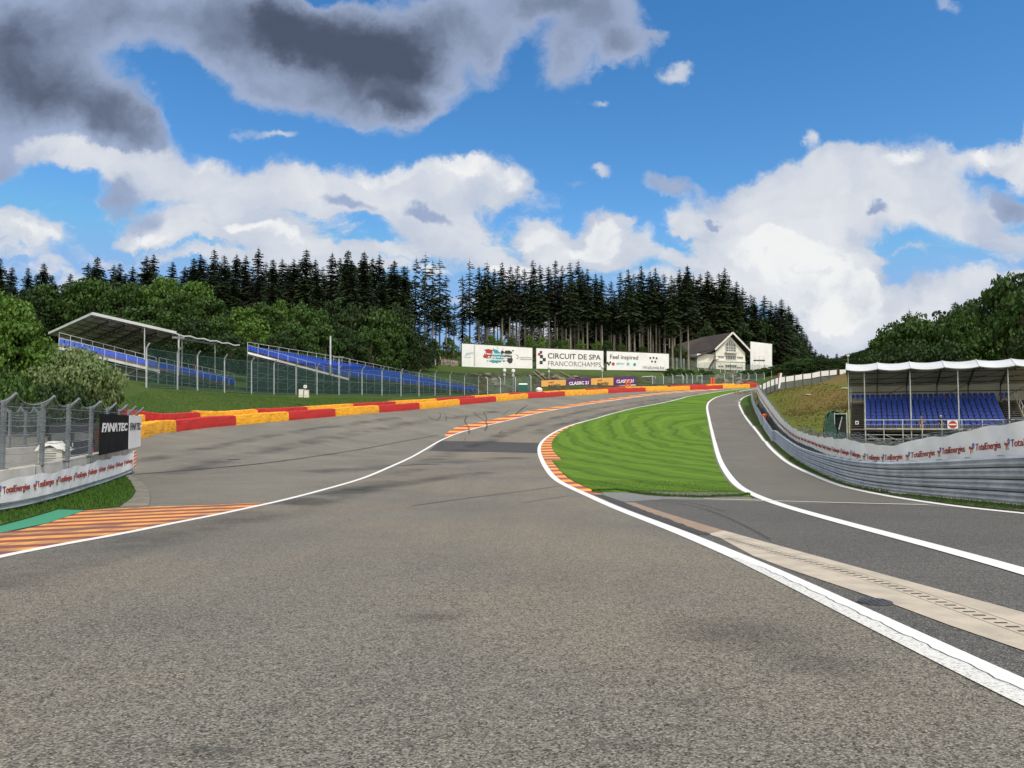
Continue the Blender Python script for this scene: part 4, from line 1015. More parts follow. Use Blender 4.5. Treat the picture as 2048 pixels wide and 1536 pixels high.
second_wall()
def van():
    c = P(142, 893, 44); g = Z(c.x, c.y); t_ = thing('parked_van', 'dark blue van parked with its back doors to the left catch fence', 'van', (c.x, c.y, g), R(14)); t_['label'] = 'dark blue van parked behind the left catch fence'
    W, L, H = 2.5, 4.8, 2.35; mb = MBL(); prof = [(-W/2, .35), (-W/2 - .02, 1.1), (-W/2 + .10, H - .25), (-W/2 + .28, H), (W/2 - .28, H), (W/2 - .10, H - .25), (W/2 + .02, 1.1), (W/2, .35)]
    for ya, yb in ((0, L),): 
        m = len(prof); vs = [(x, ya, z) for x, z in prof] + [(x, yb, z) for x, z in prof]
        mb.add(vs, [tuple(range(m)), tuple(range(2*m - 1, m - 1, -1))] + [(k, m + k, m + (k+1) % m, (k+1) % m) for k in range(m)])
    mb.build('body', 'dark_van', t_)
    for s in (-1, 1):
        d = MBL(); d.box((s * W * .235, -.02, 1.15), (W * .44, .04, 1.45)); dd = d.build('door', 'dark_van', t_)
        h = MBL(); h.box((s * .10, -.06, 1.1), (.05, .05, .22)); h.build('handle', 'galv', dd)
        q = MBL(); q.box((s * W * .235, -.045, 1.55), (W * .34, .012, .42)); q.build('window', 'glass', t_)
        l = MBL(); l.box((s * (W/2 - .10), -.05, .75), (.14, .06, .32)); l.build('tail_light', 'lamp_red', t_)
        for yy in (.9, 3.7): 
            w = MBL(); w.tube([(s * (W/2 - .25), yy, .34), (s * (W/2 + .01), yy, .34)], .34, 18); w.build('wheel', 'rubber', t_)
    b = MBL(); b.box((0, -.08, .42), (W - .1, .16, .2)); b.build('bumper', 'galv_dark', t_)
van()
def cooler():
    c = P(109, 912, 33.5); g = -.72; s = 1.0; t_ = thing('generator_cabinet', 'white louvred generator cabinet covered by a crumpled white sheet behind the left fence', 'generator', (c.x, c.y, g), R(8))
    b = MBL(); b.box((0, 0, .62), (.95, .8, 1.2)); b.build('housing', 'cabinet', t_); pl_ = MBL(); pl_.box((0, 0, -.18), (1.0, .85, .40)); pl_.build('plinth', 'concrete', t_); l = MBL()
    for k in range(8): l.box((-.08, -.41, .25 + k * .105), (.62, .03, .025))
    l.build('louvre', 'galv_dark', t_)
    p = MBL(); p.box((.32, -.412, .30), (.16, .03, .10)); p.build('control_panel', 'black_panel', t_)
    q = MBL(); rr = random.Random(3); n = 9; vs = []
    for i in range(n):
        for j in range(n):
            x = -.62 + 1.24 * i / (n-1); y = -.5 + 1.0 * j / (n-1); e = max(abs(x) / .5, abs(y) / .42)
            z = 1.26 + rr.uniform(0, .12) + (.14 if abs(x) < .3 else 0) - max(0, e - 1) * .9
            vs.append((x, y, z))
    q.add(vs, [(i*n+j, (i+1)*n+j, (i+1)*n+j+1, i*n+j+1) for i in range(n-1) for j in range(n-1)])
    o = q.build('sheet', 'cloth_white', t_, smooth=True)
    c2 = P(128, 890, 36.5); t2 = thing('utility_pump', 'small blue grey machine standing behind the white generator cabinet', 'machine', (c2.x, c2.y, Z(c2.x, c2.y)))
    b = MBL(); b.box((0, 0, .8), (.42, .4, 1.6)); b.build('housing', 'galv', t2); b = MBL(); b.tube([(0, 0, 1.6), (0, 0, 1.86)], .14, 10); b.build('filter', 'galv_dark', t2)
    b = MBL(); b.tube([(.18, -.25, 1.0), (.18, -.30, 1.0)], .16, 14); b.build('dial', 'black_panel', t2)
cooler()

# ------------------------------------------------------------------ right guardrail and banner
rl = resample(RAILW, 1.0); rn = normals(rl); RA = arc_of(rl)
sgn = 1.0 if (rl[3] + rn[3] - Vector((0, 20, 0))).length < (rl[3] - rn[3] - Vector((0, 20, 0))).length else -1.0   # +: towards the track
RS = []
for i, p in enumerate(rl):                                 # rail height read off the photo
    RS.append(1.0)
def rail_h(p): return float(np.interp(p.y, [20, 23, 31, 46, 60, 82, 104], [1.48, 1.42, 1.2, 1.08, 1.02, 1.1, 1.25]))
def build_rails():
    t_ = thing('guardrail', 'four rail grey steel guardrail curving along the right side of the pit exit', 'guardrail', ground_at(rl[10])); zg = zt([p.x for p in rl], [p.y for p in rl])
    zs = list(zg)
    for it in range(6): zs = [zs[0]] + [(zs[i-1] + zs[i] * 2 + zs[i+1]) / 4 for i in range(1, len(zs)-1)] + [zs[-1]]
    global RZ; RZ = zs
    for k in range(4):
        mb = MB(); vs = []; prof = []
        for j in range(9):                                  # W section
            f = j / 8; prof.append((.085 * (.5 - .5 * math.cos(f * 4 * math.pi)) , .275 * f))
        prof += [(-.012, .275), (-.012, 0)]
        m = len(prof)
        for i, (p, n) in enumerate(zip(rl, rn)):
            hh = rail_h(p) / 4; z0 = zs[i] + .06 + hh * k
            for o, h in prof: oo = (o + .10) * sgn; vs.append((p.x + n.x * oo, p.y + n.y * oo, z0 + h * hh / .31))
        fs = [(i*m+q, i*m+(q+1) % m, (i+1)*m+(q+1) % m, (i+1)*m+q) for i in range(len(rl)-1) for q in range(m)]
        mb.add(vs, fs + [tuple(range(m))])
        for i in range(1, len(rl) - 1, 2):
            p, n = rl[i], rn[i]
            if p.y > 60: continue
            hh = rail_h(p) / 4; q_ = p + n * (.105 * sgn); zz = zs[i] + .06 + hh * (k + .44); mb.tube([(q_.x, q_.y, zz), (q_.x + n.x * .035 * sgn, q_.y + n.y * .035 * sgn, zz)], .03, 6)
        mb.build('rail', 'galv', t_, smooth=False)
    for i in range(0, len(rl), 2):
        p, n = rl[i], rn[i]; b = MB(); b.box((p.x, p.y, zs[i] + rail_h(p) / 2), (.12, .15, rail_h(p) + .1), math.atan2(n.y, n.x)); b.build('post', 'galv_dark', t_)
    bk = MB(); vs = []
    for i, (p, n) in enumerate(zip(rl, rn)):
        for h in (.02, rail_h(p) + .02): vs.append((p.x + n.x * .06 * sgn, p.y + n.y * .06 * sgn, zs[i] + h))
    bk.add(vs, [(2*i, 2*i+2, 2*i+3, 2*i+1) for i in range(len(rl)-1)]); bk.build('gap_shade', 'dark_frame', t_)  # dark sheet added for the shade in the gaps between rails
    sp = MB()                                               # concrete footing strip
    offset_ribbon(sp, rl, [(-.25, -.1), (-.25, .07), (.24, .07), (.24, -.1)] if sgn > 0 else [(-.24, -.1), (-.24, .07), (.25, .07), (.25, -.1)]); sp.build('footing', 'concrete', t_)
build_rails()
# the banner line read from the photo: (px, top y, bottom y, distance)
BN = [(2240,806,903,20.2),(2140,823,908,21.2),(2048,841,913,22.3),(1987,853,917,24.2),(1918,866,921,26.4),(1861,876,927,28.8),(1790,889,932,31.5),(1745,889,932,34.3),(1712,881,926,36.6),(1660,875,911,43.5),(1627,871,896,53),(1590,857,880,66),(1567,838,862,78),(1550,817,844,90),(1535,797,822,104),(1520,777,799,125),(1514.5,768,785,140)]
bp = [P(a, (b + c) / 2, d) for a, b, c, d in BN]; bt_ = [P(a, b, d) for a, b, c, d in BN]; bb_ = [P(a, c, d) for a, b, c, d in BN]
flat = [Vector((p.x, p.y, 0)) for p in bp]
dense = catmull([(p.x, p.y, t.z, b.z) for p, t, b in zip(bp, bt_, bb_)], 8)
dp = [Vector((q[0], q[1], 0)) for q in dense]; dA = arc_of(dp)
def bz(k):
    arr = np.array([q[k] for q in dense]); aa = np.array(dA)
    return lambda s, p: float(np.interp(s, aa, arr))
bpts = resample(dp, .25); bs = 1.0 if (bpts[8] + normals(bpts)[8]).length < (bpts[8] - normals(bpts)[8]).length else -1.0
banner('long white cloth banner with red lettering hung above the right guardrail', dp, .06 * bs, bz(3), bz(2), 2.42, 0.3, dA[-1] - .5, .23, .30, reverse=True, wob=.03, phase=.74)
# grey screen wall under the far part of that banner
def screen_wall():
    t_ = thing('screen_wall', 'grey panelled wall between the right guardrail and the far end of its banner', 'wall', (dp[100].x, dp[100].y, Z(dp[100].x, dp[100].y)))
    r = resample(dp, 1.5); A = arc_of(r); f = bz(3); g_ = bz(2); n = normals(r); mb = MB(); pst = MB()
    for i in range(len(r) - 1):
        if r[i].y < 41: continue
        a, b = r[i], r[i+1]; za, zb = f(A[i], a) + .05, f(A[i+1], b) + .05; ga, gb = Z(a.x, a.y) - .1, Z(b.x, b.y) - .1
        o = n[i] * (-.05 * bs)
        mb.add([(a.x+o.x, a.y+o.y, ga), (b.x+o.x, b.y+o.y, gb), (b.x+o.x, b.y+o.y, zb), (a.x+o.x, a.y+o.y, za), (a.x+3*o.x, a.y+3*o.y, ga), (b.x+3*o.x, b.y+3*o.y, gb), (b.x+3*o.x, b.y+3*o.y, zb), (a.x+3*o.x, a.y+3*o.y, za)], [(0,1,2,3),(7,6,5,4),(3,2,6,7),(0,3,7,4),(1,5,6,2)])
        if i % 2 == 0: pb = MB(); pb.beam((a.x + o.x*3, a.y + o.y*3, ga), (a.x + o.x*3, a.y + o.y*3, g_(A[i], a) + .06), .09); pb.build('post', 'galv_dark', t_)
    mb.build('panel', 'galv_dark', t_)
screen_wall()
# wire coil fence and debris netting behind the near banner
def brush_fence():
    t_ = thing('netting_roll', 'grey wire netting bundled along the top of the right banner', 'netting', ground_at(dp[30])); r = resample(dp, .5); A = arc_of(r); f = bz(2); n = normals(r); rr = random.Random(8)
    for q in range(5):
        mb = MB(); pts = []
        for i in range(0, len(r)):
            if not (0 < A[i] < 46): continue
            o = n[i] * (-(.25 + .1 * q) * bs); pts.append(Vector((r[i].x + o.x + rr.uniform(-.05, .05), r[i].y + o.y, f(A[i], r[i]) + .10 * math.sin(A[i] * .55 + q) + rr.uniform(-.05, .10) + (.02 + .035 * q))))
        mb.tube(pts, .016, 4, cap=False); mb.build('wire', 'galv_dark', t_)
    m = MB()
    pts = [(r[i], A[i]) for i in range(len(r)) if 0 < A[i] < 46]
    for (a, sa), (b, sb) in zip(pts, pts[1:]):
        o = n[3] * (-.3 * bs); m.quad((a.x+o.x, a.y+o.y, f(sa, a) - .9), (b.x+o.x, b.y+o.y, f(sb, b) - .9), (b.x+o.x, b.y+o.y, f(sb, b) + .12 + .05 * math.sin(sb * 1.9)), (a.x+o.x, a.y+o.y, f(sa, a) + .12 + .05 * math.sin(sa * 1.9)))
    m.build('netting', 'wire_mesh', t_)
brush_fence()
def orange_marker(px, py, D, label, h=.5, r=.32):
    p = P(px, py, D); t_ = thing('marker_light', label, 'marker', (p.x, p.y, p.z)); MB().tube([(p.x, p.y, p.z - 1.0), (p.x, p.y, p.z)], .05, 6).build('stem', 'galv', t_)
    MB().tube([(p.x, p.y, p.z - .15), (p.x, p.y, p.z), (p.x, p.y, p.z + h * .7), (p.x, p.y, p.z + h)], [r * .7, r, r, r * .5], 12).build('head', 'orange', t_)
orange_marker(1529, 835, 98, 'round orange marker sitting on the top rail of the right guardrail')

# ------------------------------------------------------------------ panel fence along the crest of the pasture
def crest_fence():
    FX = [(1516,800,150),(1524,792,150),(1532,787,152),(1540,784.5,155),(1549,781.5,158),(1556.5,779.5,160),(1570.5,777,164),(1588.5,774.5,168),(1605,771.5,172),(1623,769,176),(1641,766,180),(1658,764,184),(1674,761,188),(1678,760.5,189),(1694,759,193),(1712,757,197),(1740,755,203)]
    TOP = [772,769,765,761,758,755.5,753.5,751,748.5,746.5,742.5,741,739.5,739.5,739,738.5,737]
    t_ = thing('crest_fence', 'steel fence hung with white panels along the crest of the dry pasture', 'fence', P(*FX[8]))
    base = [P(a, b, d) for a, b, d in FX]; top = [P(a, t, d) for (a, b, d), t in zip(FX, TOP)]
    for i, (b, t) in enumerate(zip(base, top)):
        m = MB(); m.beam(b - Vector((0, 0, .5)), t + Vector((0, 0, .25)), .28); m.build('post', 'dark_frame', t_)
    for i in range(len(base) - 1):
        a, b, ta, tb = base[i], base[i+1], top[i], top[i+1]; m = MB(); y = Vector((0, -.12, 0))
        if i not in (12,):
            q = .50 if i < 5 else .56; lo_a, lo_b = a.lerp(ta, q), b.lerp(tb, q)
            A_, B_, C_, D_ = lo_a.lerp(lo_b, .07), lo_a.lerp(lo_b, .93), ta.lerp(tb, .93), ta.lerp(tb, .07)
            m.add([v + y for v in (A_, B_, C_, D_)] + [v + y + Vector((0, .06, 0)) for v in (A_, B_, C_, D_)], [(0,1,2,3),(7,6,5,4),(0,4,5,1),(3,2,6,7),(0,3,7,4),(1,5,6,2)]); m.build('panel', 'white_panel', t_)
        g = MB()
        for k in range(5):
            f = .04 + .10 * k; g.beam(a.lerp(ta, f), b.lerp(tb, f), .06, .20)
        g.build('rail', 'galv_dark', t_)
    s = P(1557, 779, 157); t2 = thing('folded_banner', 'white strip of banner hanging down a post of the pasture fence', 'banner', s)
    MB().beam(s + Vector((0, -.3, .2)), s + Vector((.5, -.3, 3.4)), .35, .06).build('cloth', 'white_cloth', t2); MB().box(s + Vector((.15, -.28, 2.9)), (.5, .05, .8)).build('red_patch', 'red_ink', t2)
    for a, b, D, l in ((1616, 790, 118, 'small white marker plate lying low on the dry pasture'), (1690, 777.5, 138, 'long white plate lying high on the dry pasture')):
        p = G(a, b); t3 = thing('ground_plate', l, 'plate', p, .3); m = MBL(); m.box((0, 0, .12), (1.3 if a > 1650 else .8, .5, .12)); m.build('plate', 'white_panel', t3); m = MBL(); m.box((0, 0, .03), (.9 if a > 1650 else .5, .3, .1)); m.build('foot', 'dark_frame', t3)
crest_fence()

# ------------------------------------------------------------------ right grandstand
def right_stand():
    O = P(1731, 858, 75); O.z = P(1731, 858, 75).z
    d = Vector((0.4651, 1, 0)).normalized(); rz = math.atan2(-d.x, d.y)       # local y points away up the stand
    t_ = thing('grandstand', 'roofed grandstand with rows of blue seats behind the right banner', 'grandstand', O, rz)
    gz = Z(O.x, O.y) - O.z - .2
    N = 9; dy = .80; dz = .335; XL, XR = -1.45, 13.8
    deck = MBL()
    for k in range(N + 1):
        y0 = .55 + dy * k; z0 = dz * k
        deck.box(((0 + 12.1) / 2, y0 + dy / 2, z0 - .04), (12.1, dy + .1, .08)); deck.box((6.05, y0 + .02, z0 - .17), (12.1, .04, .30))
    deck.box((6.1, .15, -.05), (15.0, .82, .08)); deck.build('terrace', 'board', t_)
    for s, xa, xb in ((0, XL + .1, -.12), (1, 12.25, 13.7)):
        st = MBL(); n = 20
        for k in range(n):
            y0 = -1.6 + (dy * N + 2.2) * k / n; z0 = gz * .75 + (dz * N - gz * .75) * k / n
            st.box(((xa + xb) / 2, y0, z0), (xb - xa, .34, .05)); 
        st.build('stair', 'stair', t_); w = MBL()
        w.quad((xa, -1.6, gz * .75 - .25), (xb, -1.6, gz * .75 - .25), (xb, dy * N + .6, dz * N - .3), (xa, dy * N + .6, dz * N - .3)); w.build('stair_underside', 'black_void', t_)  # near-black sheet painted as the shade between the open treads
    # seats
    def seat_geo(mb, x, y, z):
        mb.add([(x-.21, y, z+.40), (x+.21, y, z+.40), (x+.21, y+.36, z+.37), (x-.21, y+.36, z+.37), (x-.21, y, z+.35), (x+.21, y, z+.35), (x+.21, y+.36, z+.33), (x-.21, y+.36, z+.33)], [(0,1,2,3),(7,6,5,4),(0,4,5,1),(1,5,6,2),(3,7,4,0)])
        mb.add([(x-.20, y+.36, z+.37), (x+.20, y+.36, z+.37), (x+.20, y+.43, z+.58), (x+.13, y+.45, z+.66), (x-.13, y+.45, z+.66), (x-.20, y+.43, z+.58), (x-.20, y+.40, z+.36), (x+.20, y+.40, z+.36), (x+.20, y+.47, z+.58), (x+.13, y+.49, z+.67), (x-.13, y+.49, z+.67), (x-.20, y+.47, z+.58)],
               [(0,1,2,3,4,5),(11,10,9,8,7,6),(0,6,7,1),(1,7,8,2),(2,8,9,3),(3,9,10,4),(4,10,11,5),(5,11,6,0)])
        mb.box((x, y + .2, z + .17), (.10, .24, .34))
    pos = []
    for k in range(N + 1):
        for i in range(24):
            if k == N and False: continue
            pos.append((.26 + i * .502, .62 + dy * k + .1, dz * k, k))
    proto = MBL(); seat_geo(proto, 0, 0, 0); first = None
    for j, (x, y, z, k) in enumerate(pos[:96]):
        if first is None: first = proto.build('seat', 'seat_blue', t_); o = first
        else: o = first.copy(); C.objects.link(o); o.parent = t_
        o.location = (x, y, z)
    rest = MBL()
    for (x, y, z, k) in pos[96:]: seat_geo(rest, x, y, z)
    for x in (-1.2, -.7, -.2, 12.6, 13.1): seat_geo(rest, x, .62 + dy * N + .1, dz * N)
    rest.build('seat', 'seat_blue', t_)['kind'] = 'stuff'
    # front and side railings
    rp = []
    for k in range(10):
        x = -.02 + 1.645 * k; rp.append(x); b = MBL(); b.beam((x, -.25, gz), (x, -.25, .90), .065); b.build('railing_post', 'galv', t_)
    b = MBL(); b.beam((-.1, -.25, .90), (14.8, -.25, .90), .07); b.beam((-.1, -.25, .02), (14.8, -.25, .02), .06, .10)
    b.beam((-.1, -.25, .46), (14.8, -.25, .46), .02)
    for z in (-.55, -.95, -1.35): b.beam((-.1, -.25, z), (14.8, -.25, z), .05)
    for k in range(9):
        b.beam((rp[k], -.25, -.5), (rp[k+1], -.25, -1.3), .04)
        for q in range(1, 12): b.beam((rp[k] + q * .137, -.27, .06), (rp[k] + q * .137, -.27, .44), .014)
    b.build('railing', 'galv', t_)
    s = MBL(); s.box((6.2, 1.7, gz / 2 - .15), (15.0, .06, -gz - .1)); s.box((6.2, 3.5, gz/2 - .1), (15, .05, -gz)); s.build('underside_shade', 'black_void', t_)  # dark sheets painted as the shade beneath the terrace
    sc = MBL()
    for k in range(10):
        x = rp[k]
        for y in (.6, 2.6, 5, 7.8): sc.beam((x, y, gz), (x, y, max(0, (y - .55) / dy * dz) - .1), .05)
        sc.beam((x, .3, gz + .3), (x, 7.8, gz + .3), .04)
    sc.build('scaffold', 'steel_green', t_)
    for xx in (13.75, 14.9):
        sr = MBL(); 
        a, b2 = Vector((xx, -1.4, gz * .7 + 1.0)), Vector((xx, dy * N + .9, dz * N + 1.0)); sr.beam(a, b2, .05); sr.beam(a - Vector((0, 0, .9)), b2 - Vector((0, 0, .9)), .05)
        for f in (0, .15, .3, .45, .6, .75, .9, 1): p = a.lerp(b2, f); sr.beam(p, p - Vector((0, 0, .95)), .045)
        if xx > 14: sr.add([tuple(a), tuple(b2), tuple(b2 - Vector((0, 0, .9))), tuple(a - Vector((0, 0, .9)))], [(0, 1, 2, 3)])
        sr.build('side_railing', 'galv', t_)
    b = MBL(); b.beam((XL, -.2, gz), (XL, -.2, 5.9), .07); b.beam((XL + .1, 7.9, gz), (XL + .1, 7.9, 6), .07); b.build('corner_post', 'galv', t_)
    for x in (0, 4, 8, 12):
        b = MBL(); b.tube([(x, -.1, gz), (x, -.1, 5.95)], .055, 8); b.build('roof_post', 'galv', t_)
    # roof: front apron rising to the ridge, then falling to the back
    bays = [XL - .15 + 2.82 * k for k in range(7)]
    def zr(y): return 5.80 + (y + 1.2) / 2.6 * .80 if y < 1.4 else 6.60 - (y - 1.4) * .265
    ysec = [-1.2, -.3, .5, 1.4, 3.2, 5.0, 6.8, 8.4]
    rf = MBL(); un = MBL()
    nxs = 6
    for k in range(6):
        x0, x1 = bays[k], bays[k+1]; vs = []
        for i in range(nxs + 1):
            f = i / nxs; sagf = 4 * f * (1 - f)
            for y in ysec: vs.append((x0 + (x1 - x0) * f, y + .12 * sagf * (y < 0), zr(y) - .16 * sagf + .02))
        m = len(ysec); fs = [(i*m+j, (i+1)*m+j, (i+1)*m+j+1, i*m+j+1) for i in range(nxs) for j in range(m-1)]
        rf.add(vs, fs)
        un.add([(a, b, c - .07) for a, b, c in vs], [f_[::-1] for f_ in fs])
        un.add([(x0, 8.42, 2.9), (x1, 8.42, 2.9), (x1, 8.42, zr(8.4)), (x0, 8.42, zr(8.4))], [(0,1,2,3)])
        seam = MBL(); seam.beam((x0, -1.22, zr(-1.2) + .03), (x0, 1.4, zr(1.4) + .05), .05, .05); seam.build('roof_seam', 'tarp_white', t_)
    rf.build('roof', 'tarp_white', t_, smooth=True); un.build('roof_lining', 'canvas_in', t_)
    e = MBL(); e.beam((bays[0] - .02, -1.2, zr(-1.2) - .02), (bays[0] - .02, 1.4, zr(1.4)), .06, .16); e.beam((bays[-1] + .02, -1.2, zr(-1.2) - .02), (bays[-1] + .02, 1.4, zr(1.4)), .06, .16); e.build('roof_edge', 'tarp_white', t_)
    for k, x in enumerate(bays):
        r_ = MBL(); 
        for dzz in (.18, .50): r_.beam((x, -1.1, zr(-1.1) - dzz), (x, 1.4, zr(1.4) - dzz), .07); r_.beam((x, 1.4, zr(1.4) - dzz), (x, 8.2, zr(8.2) - dzz), .07)
        for q in range(9): r_.beam((x, -1.0 + q, zr(-1 + q) - .18), (x, -.5 + q, zr(-.5 + q) - .5), .05)
        r_.beam((x, 8.1, 2.8), (x, 8.1, zr(8.1)), .10); r_.build('rafter', 'dark_frame', t_)
    pu = MBL()
    for y in (-.9, .6, 2.2, 4.0, 5.8, 7.3): pu.beam((bays[0], y, zr(y) - .22), (bays[-1], y, zr(y) - .22), .06, .07)
    pu.beam((bays[0], 8.1, 3.9), (bays[-1], 8.1, 3.9), .09, .09)
    for k in range(6):
        for (ya, yb) in ((1, 3.6), (3.6, 6.4), (6.4, 8.0)): pu.beam((bays[k], yb, zr(yb) - .3), (bays[k+1], ya, zr(ya) - .3), .04)
        if k % 2: pu.beam((bays[k], 8.08, 3.0), (bays[k+1], 8.08, 4.7), .06)
    pu.build('purlin', 'dark_frame', t_)
    def W(x, y, z):
        c_, s_ = math.cos(rz), math.sin(rz); return Vector((O.x + x * c_ - y * s_, O.y + x * s_ + y * c_, O.z + z))
    # round no entry sign hung on the railing
    s_ = W(0, 0, 0); px, pz = 7.45, .45
    sg = thing('no_entry_sign', 'square white sign with red no entry disc hung on the right grandstand railing', 'sign', W(px, -.34, pz), rz)
    b = MBL(); b.box((0, 0, 0), (.86, .03, .78)); b.build('plate', 'white_panel', sg); b = MBL(); b.tube([(0, -.018, 0), (0, -.03, 0)], .345, 28); b.build('disc', 'red_ink', sg); b = MBL(); b.box((0, -.034, .0), (.60, .012, .12)); b.build('bar', 'white_panel', sg)
    s2 = thing('notice', 'small white notice on the stairs at the left end of the right grandstand', 'sign', W(-.75, -.3, .62), rz); b = MBL(); b.box((0, 0, 0), (.30, .03, .34)); b.build('plate', 'white_panel', s2); b = MBL(); b.tube([(0, -.018, 0), (0, -.026, 0)], .10, 14); b.build('symbol', 'purple', s2)
    return W, rz
SW, SRZ = right_stand()

def person(label, loc, rz, joints, mats, head, hair_mat, cap=False, kind='sit'):
    """one continuous skinned body; joints: name -> (pos, radius, parent)"""
    t_ = thing('person', label, 'person', loc, rz)
    me = bpy.data.meshes.new('body'); names = list(joints); idx = {n: i for i, n in enumerate(names)}
    me.from_pydata([joints[n][0] for n in names], [(idx[n], idx[joints[n][2]]) for n in names if joints[n][2]], []); o = bpy.data.objects.new('body', me); C.objects.link(o)
    mod = o.modifiers.new('s', 'SKIN'); mod.use_smooth_shade = True
    for i, n in enumerate(names): me.skin_vertices[0].data[i].radius = joints[n][1]; me.skin_vertices[0].data[i].use_root = (n == 'pelvis')
    o.modifiers.new('d', 'SUBSURF').levels = 1; bpy.context.view_layer.update()
    dg = bpy.context.evaluated_depsgraph_get(); nm = bpy.data.meshes.new_from_object(o.evaluated_get(dg)); o.modifiers.clear(); o.data = nm; nm.name = 'body'
    nm.materials.clear()
    for m in mats[:-1]: nm.materials.append(MT[m])
    fnm = mats[-1]
    for p in nm.polygons: p.material_index = fnm(p.center); p.use_smooth = True
    o.parent = t_
    hx, hy, hz = head; b = MBL(); n = 10; vs = []; 
    for i in range(5):
        th = i / 4 * math.pi * .52
        for k in range(n): q = 2*math.pi*k/n; vs.append((hx + .108*math.sin(th)*math.cos(q), hy + .02 + .122*math.sin(th)*math.sin(q), hz + .02 + .125*math.cos(th)))
    b.add(vs, [(i*n+k, (i+1)*n+k, (i+1)*n+(k+1)%n, i*n+(k+1)%n) for i in range(4) for k in range(n)])
    hb = b.build('cap' if cap else 'hair', hair_mat, t_, smooth=True)
    if cap: b2 = MBL(); b2.box((hx, hy - .13, hz + .05), (.15, .14, .015)); b2.build('peak', hair_mat, hb)
    return t_
def hand(J, s, wrist, d):
    """five short fingers from the palm"""
    w = Vector(wrist); D = Vector(d).normalized(); sd = D.cross(Vector((0, 0, 1)));  sd = sd.normalized() if sd.length > .1 else Vector((1, 0, 0)); pl = w + D * .07
    J['palm' + s] = (tuple(pl), (.035, .018), 'wrist' + s)
    for i in range(4):
        a = pl + D * .03 + sd * (.030 - .020 * i); L = (.055, .065, .06, .045)[i]
        J['f%d%s' % (i, s)] = (tuple(a), (.010, .009), 'palm' + s); J['g%d%s' % (i, s)] = (tuple(a + D * L - Vector((0, 0, .015))), (.008, .007), 'f%d%s' % (i, s))
    J['th' + s] = (tuple(w + D * .03 + sd * .045), (.011, .010), 'palm' + s); J['ti' + s] = (tuple(w + D * .07 + sd * .06), (.009, .008), 'th' + s)
def seated(arm_fold):
    J = {'pelvis': ((0, 0, .47), (.155, .12), None), 'waist': ((0, .0, .66), (.14, .10), 'pelvis'), 'chest': ((0, -.03, .86), (.165, .115), 'waist'), 'neck': ((0, -.05, 1.06), (.055, .055), 'chest'), 'chin': ((0, -.08, 1.13), (.07, .075), 'neck'),
         'face': ((0, -.075, 1.20), (.082, .10), 'chin'), 'crown': ((0, -.06, 1.28), (.075, .09), 'face'), 'nose': ((0, -.175, 1.19), (.014, .014), 'face')}
    for s, n in ((-1, 'L'), (1, 'R')):
        J['ear' + n] = ((s * .088, -.06, 1.19), (.012, .02), 'face')
        J['sho' + n] = ((s * .19, -.03, .98), (.062, .06), 'chest')
        if arm_fold and s == 1: el, wr, dd = (.30, -.20, .74), (.06, -.40, .66), (-1, -.3, 0)
        else: el, wr, dd = (s * .25, -.14, .70), (s * .16, -.38, .58), (0, -1, -.25)
        J['elb' + n] = (el, (.042, .042), 'sho' + n); J['wrist' + n] = (wr, (.028, .025), 'elb' + n); hand(J, n, wr, dd)
        J['hip' + n] = ((s * .10, -.05, .46), (.095, .09), 'pelvis'); J['knee' + n] = ((s * .13, -.46, .50), (.062, .062), 'hip' + n); J['calf' + n] = ((s * .13, -.48, .28), (.055, .055), 'knee' + n)
        J['ankle' + n] = ((s * .13, -.46, .09), (.036, .038), 'calf' + n); J['heel' + n] = ((s * .13, -.47, .045), (.04, .035), 'ankle' + n); J['toe' + n] = ((s * .14, -.64, .035), (.042, .028), 'heel' + n)
    return J
def mats1(c):
    if c.z > 1.06: return 0
    if c.z < .09: return 2
    if c.z < .44 and c.y < -.30: return 0
    if c.y < -.22 and abs(c.x) < .32 and c.z > .55: return 0
    return 1 if c.z > .56 and c.y > -.3 else 2
def mats2(c):
    if c.z > 1.06: return 0
    if c.z < .10: return 2
    if c.y < -.34 and c.z > .53: return 0
    return 1
p_ = SW(4.92, .62, .0); person('person sitting on the front row in brown top and dark shorts, arm across the lap', p_ , SRZ, seated(True), ['skin', 'cloth_brown', 'cloth_dark', mats1], (0, -.07, 1.21), 'hair')
p_ = SW(6.55, .62, .0); person('person in dark clothes, white cap and white shoes sitting beside the no entry sign', p_, SRZ, seated(False), ['skin', 'cloth_dark', 'cloth_white', mats2], (0, -.07, 1.21), 'cloth_white', cap=True)

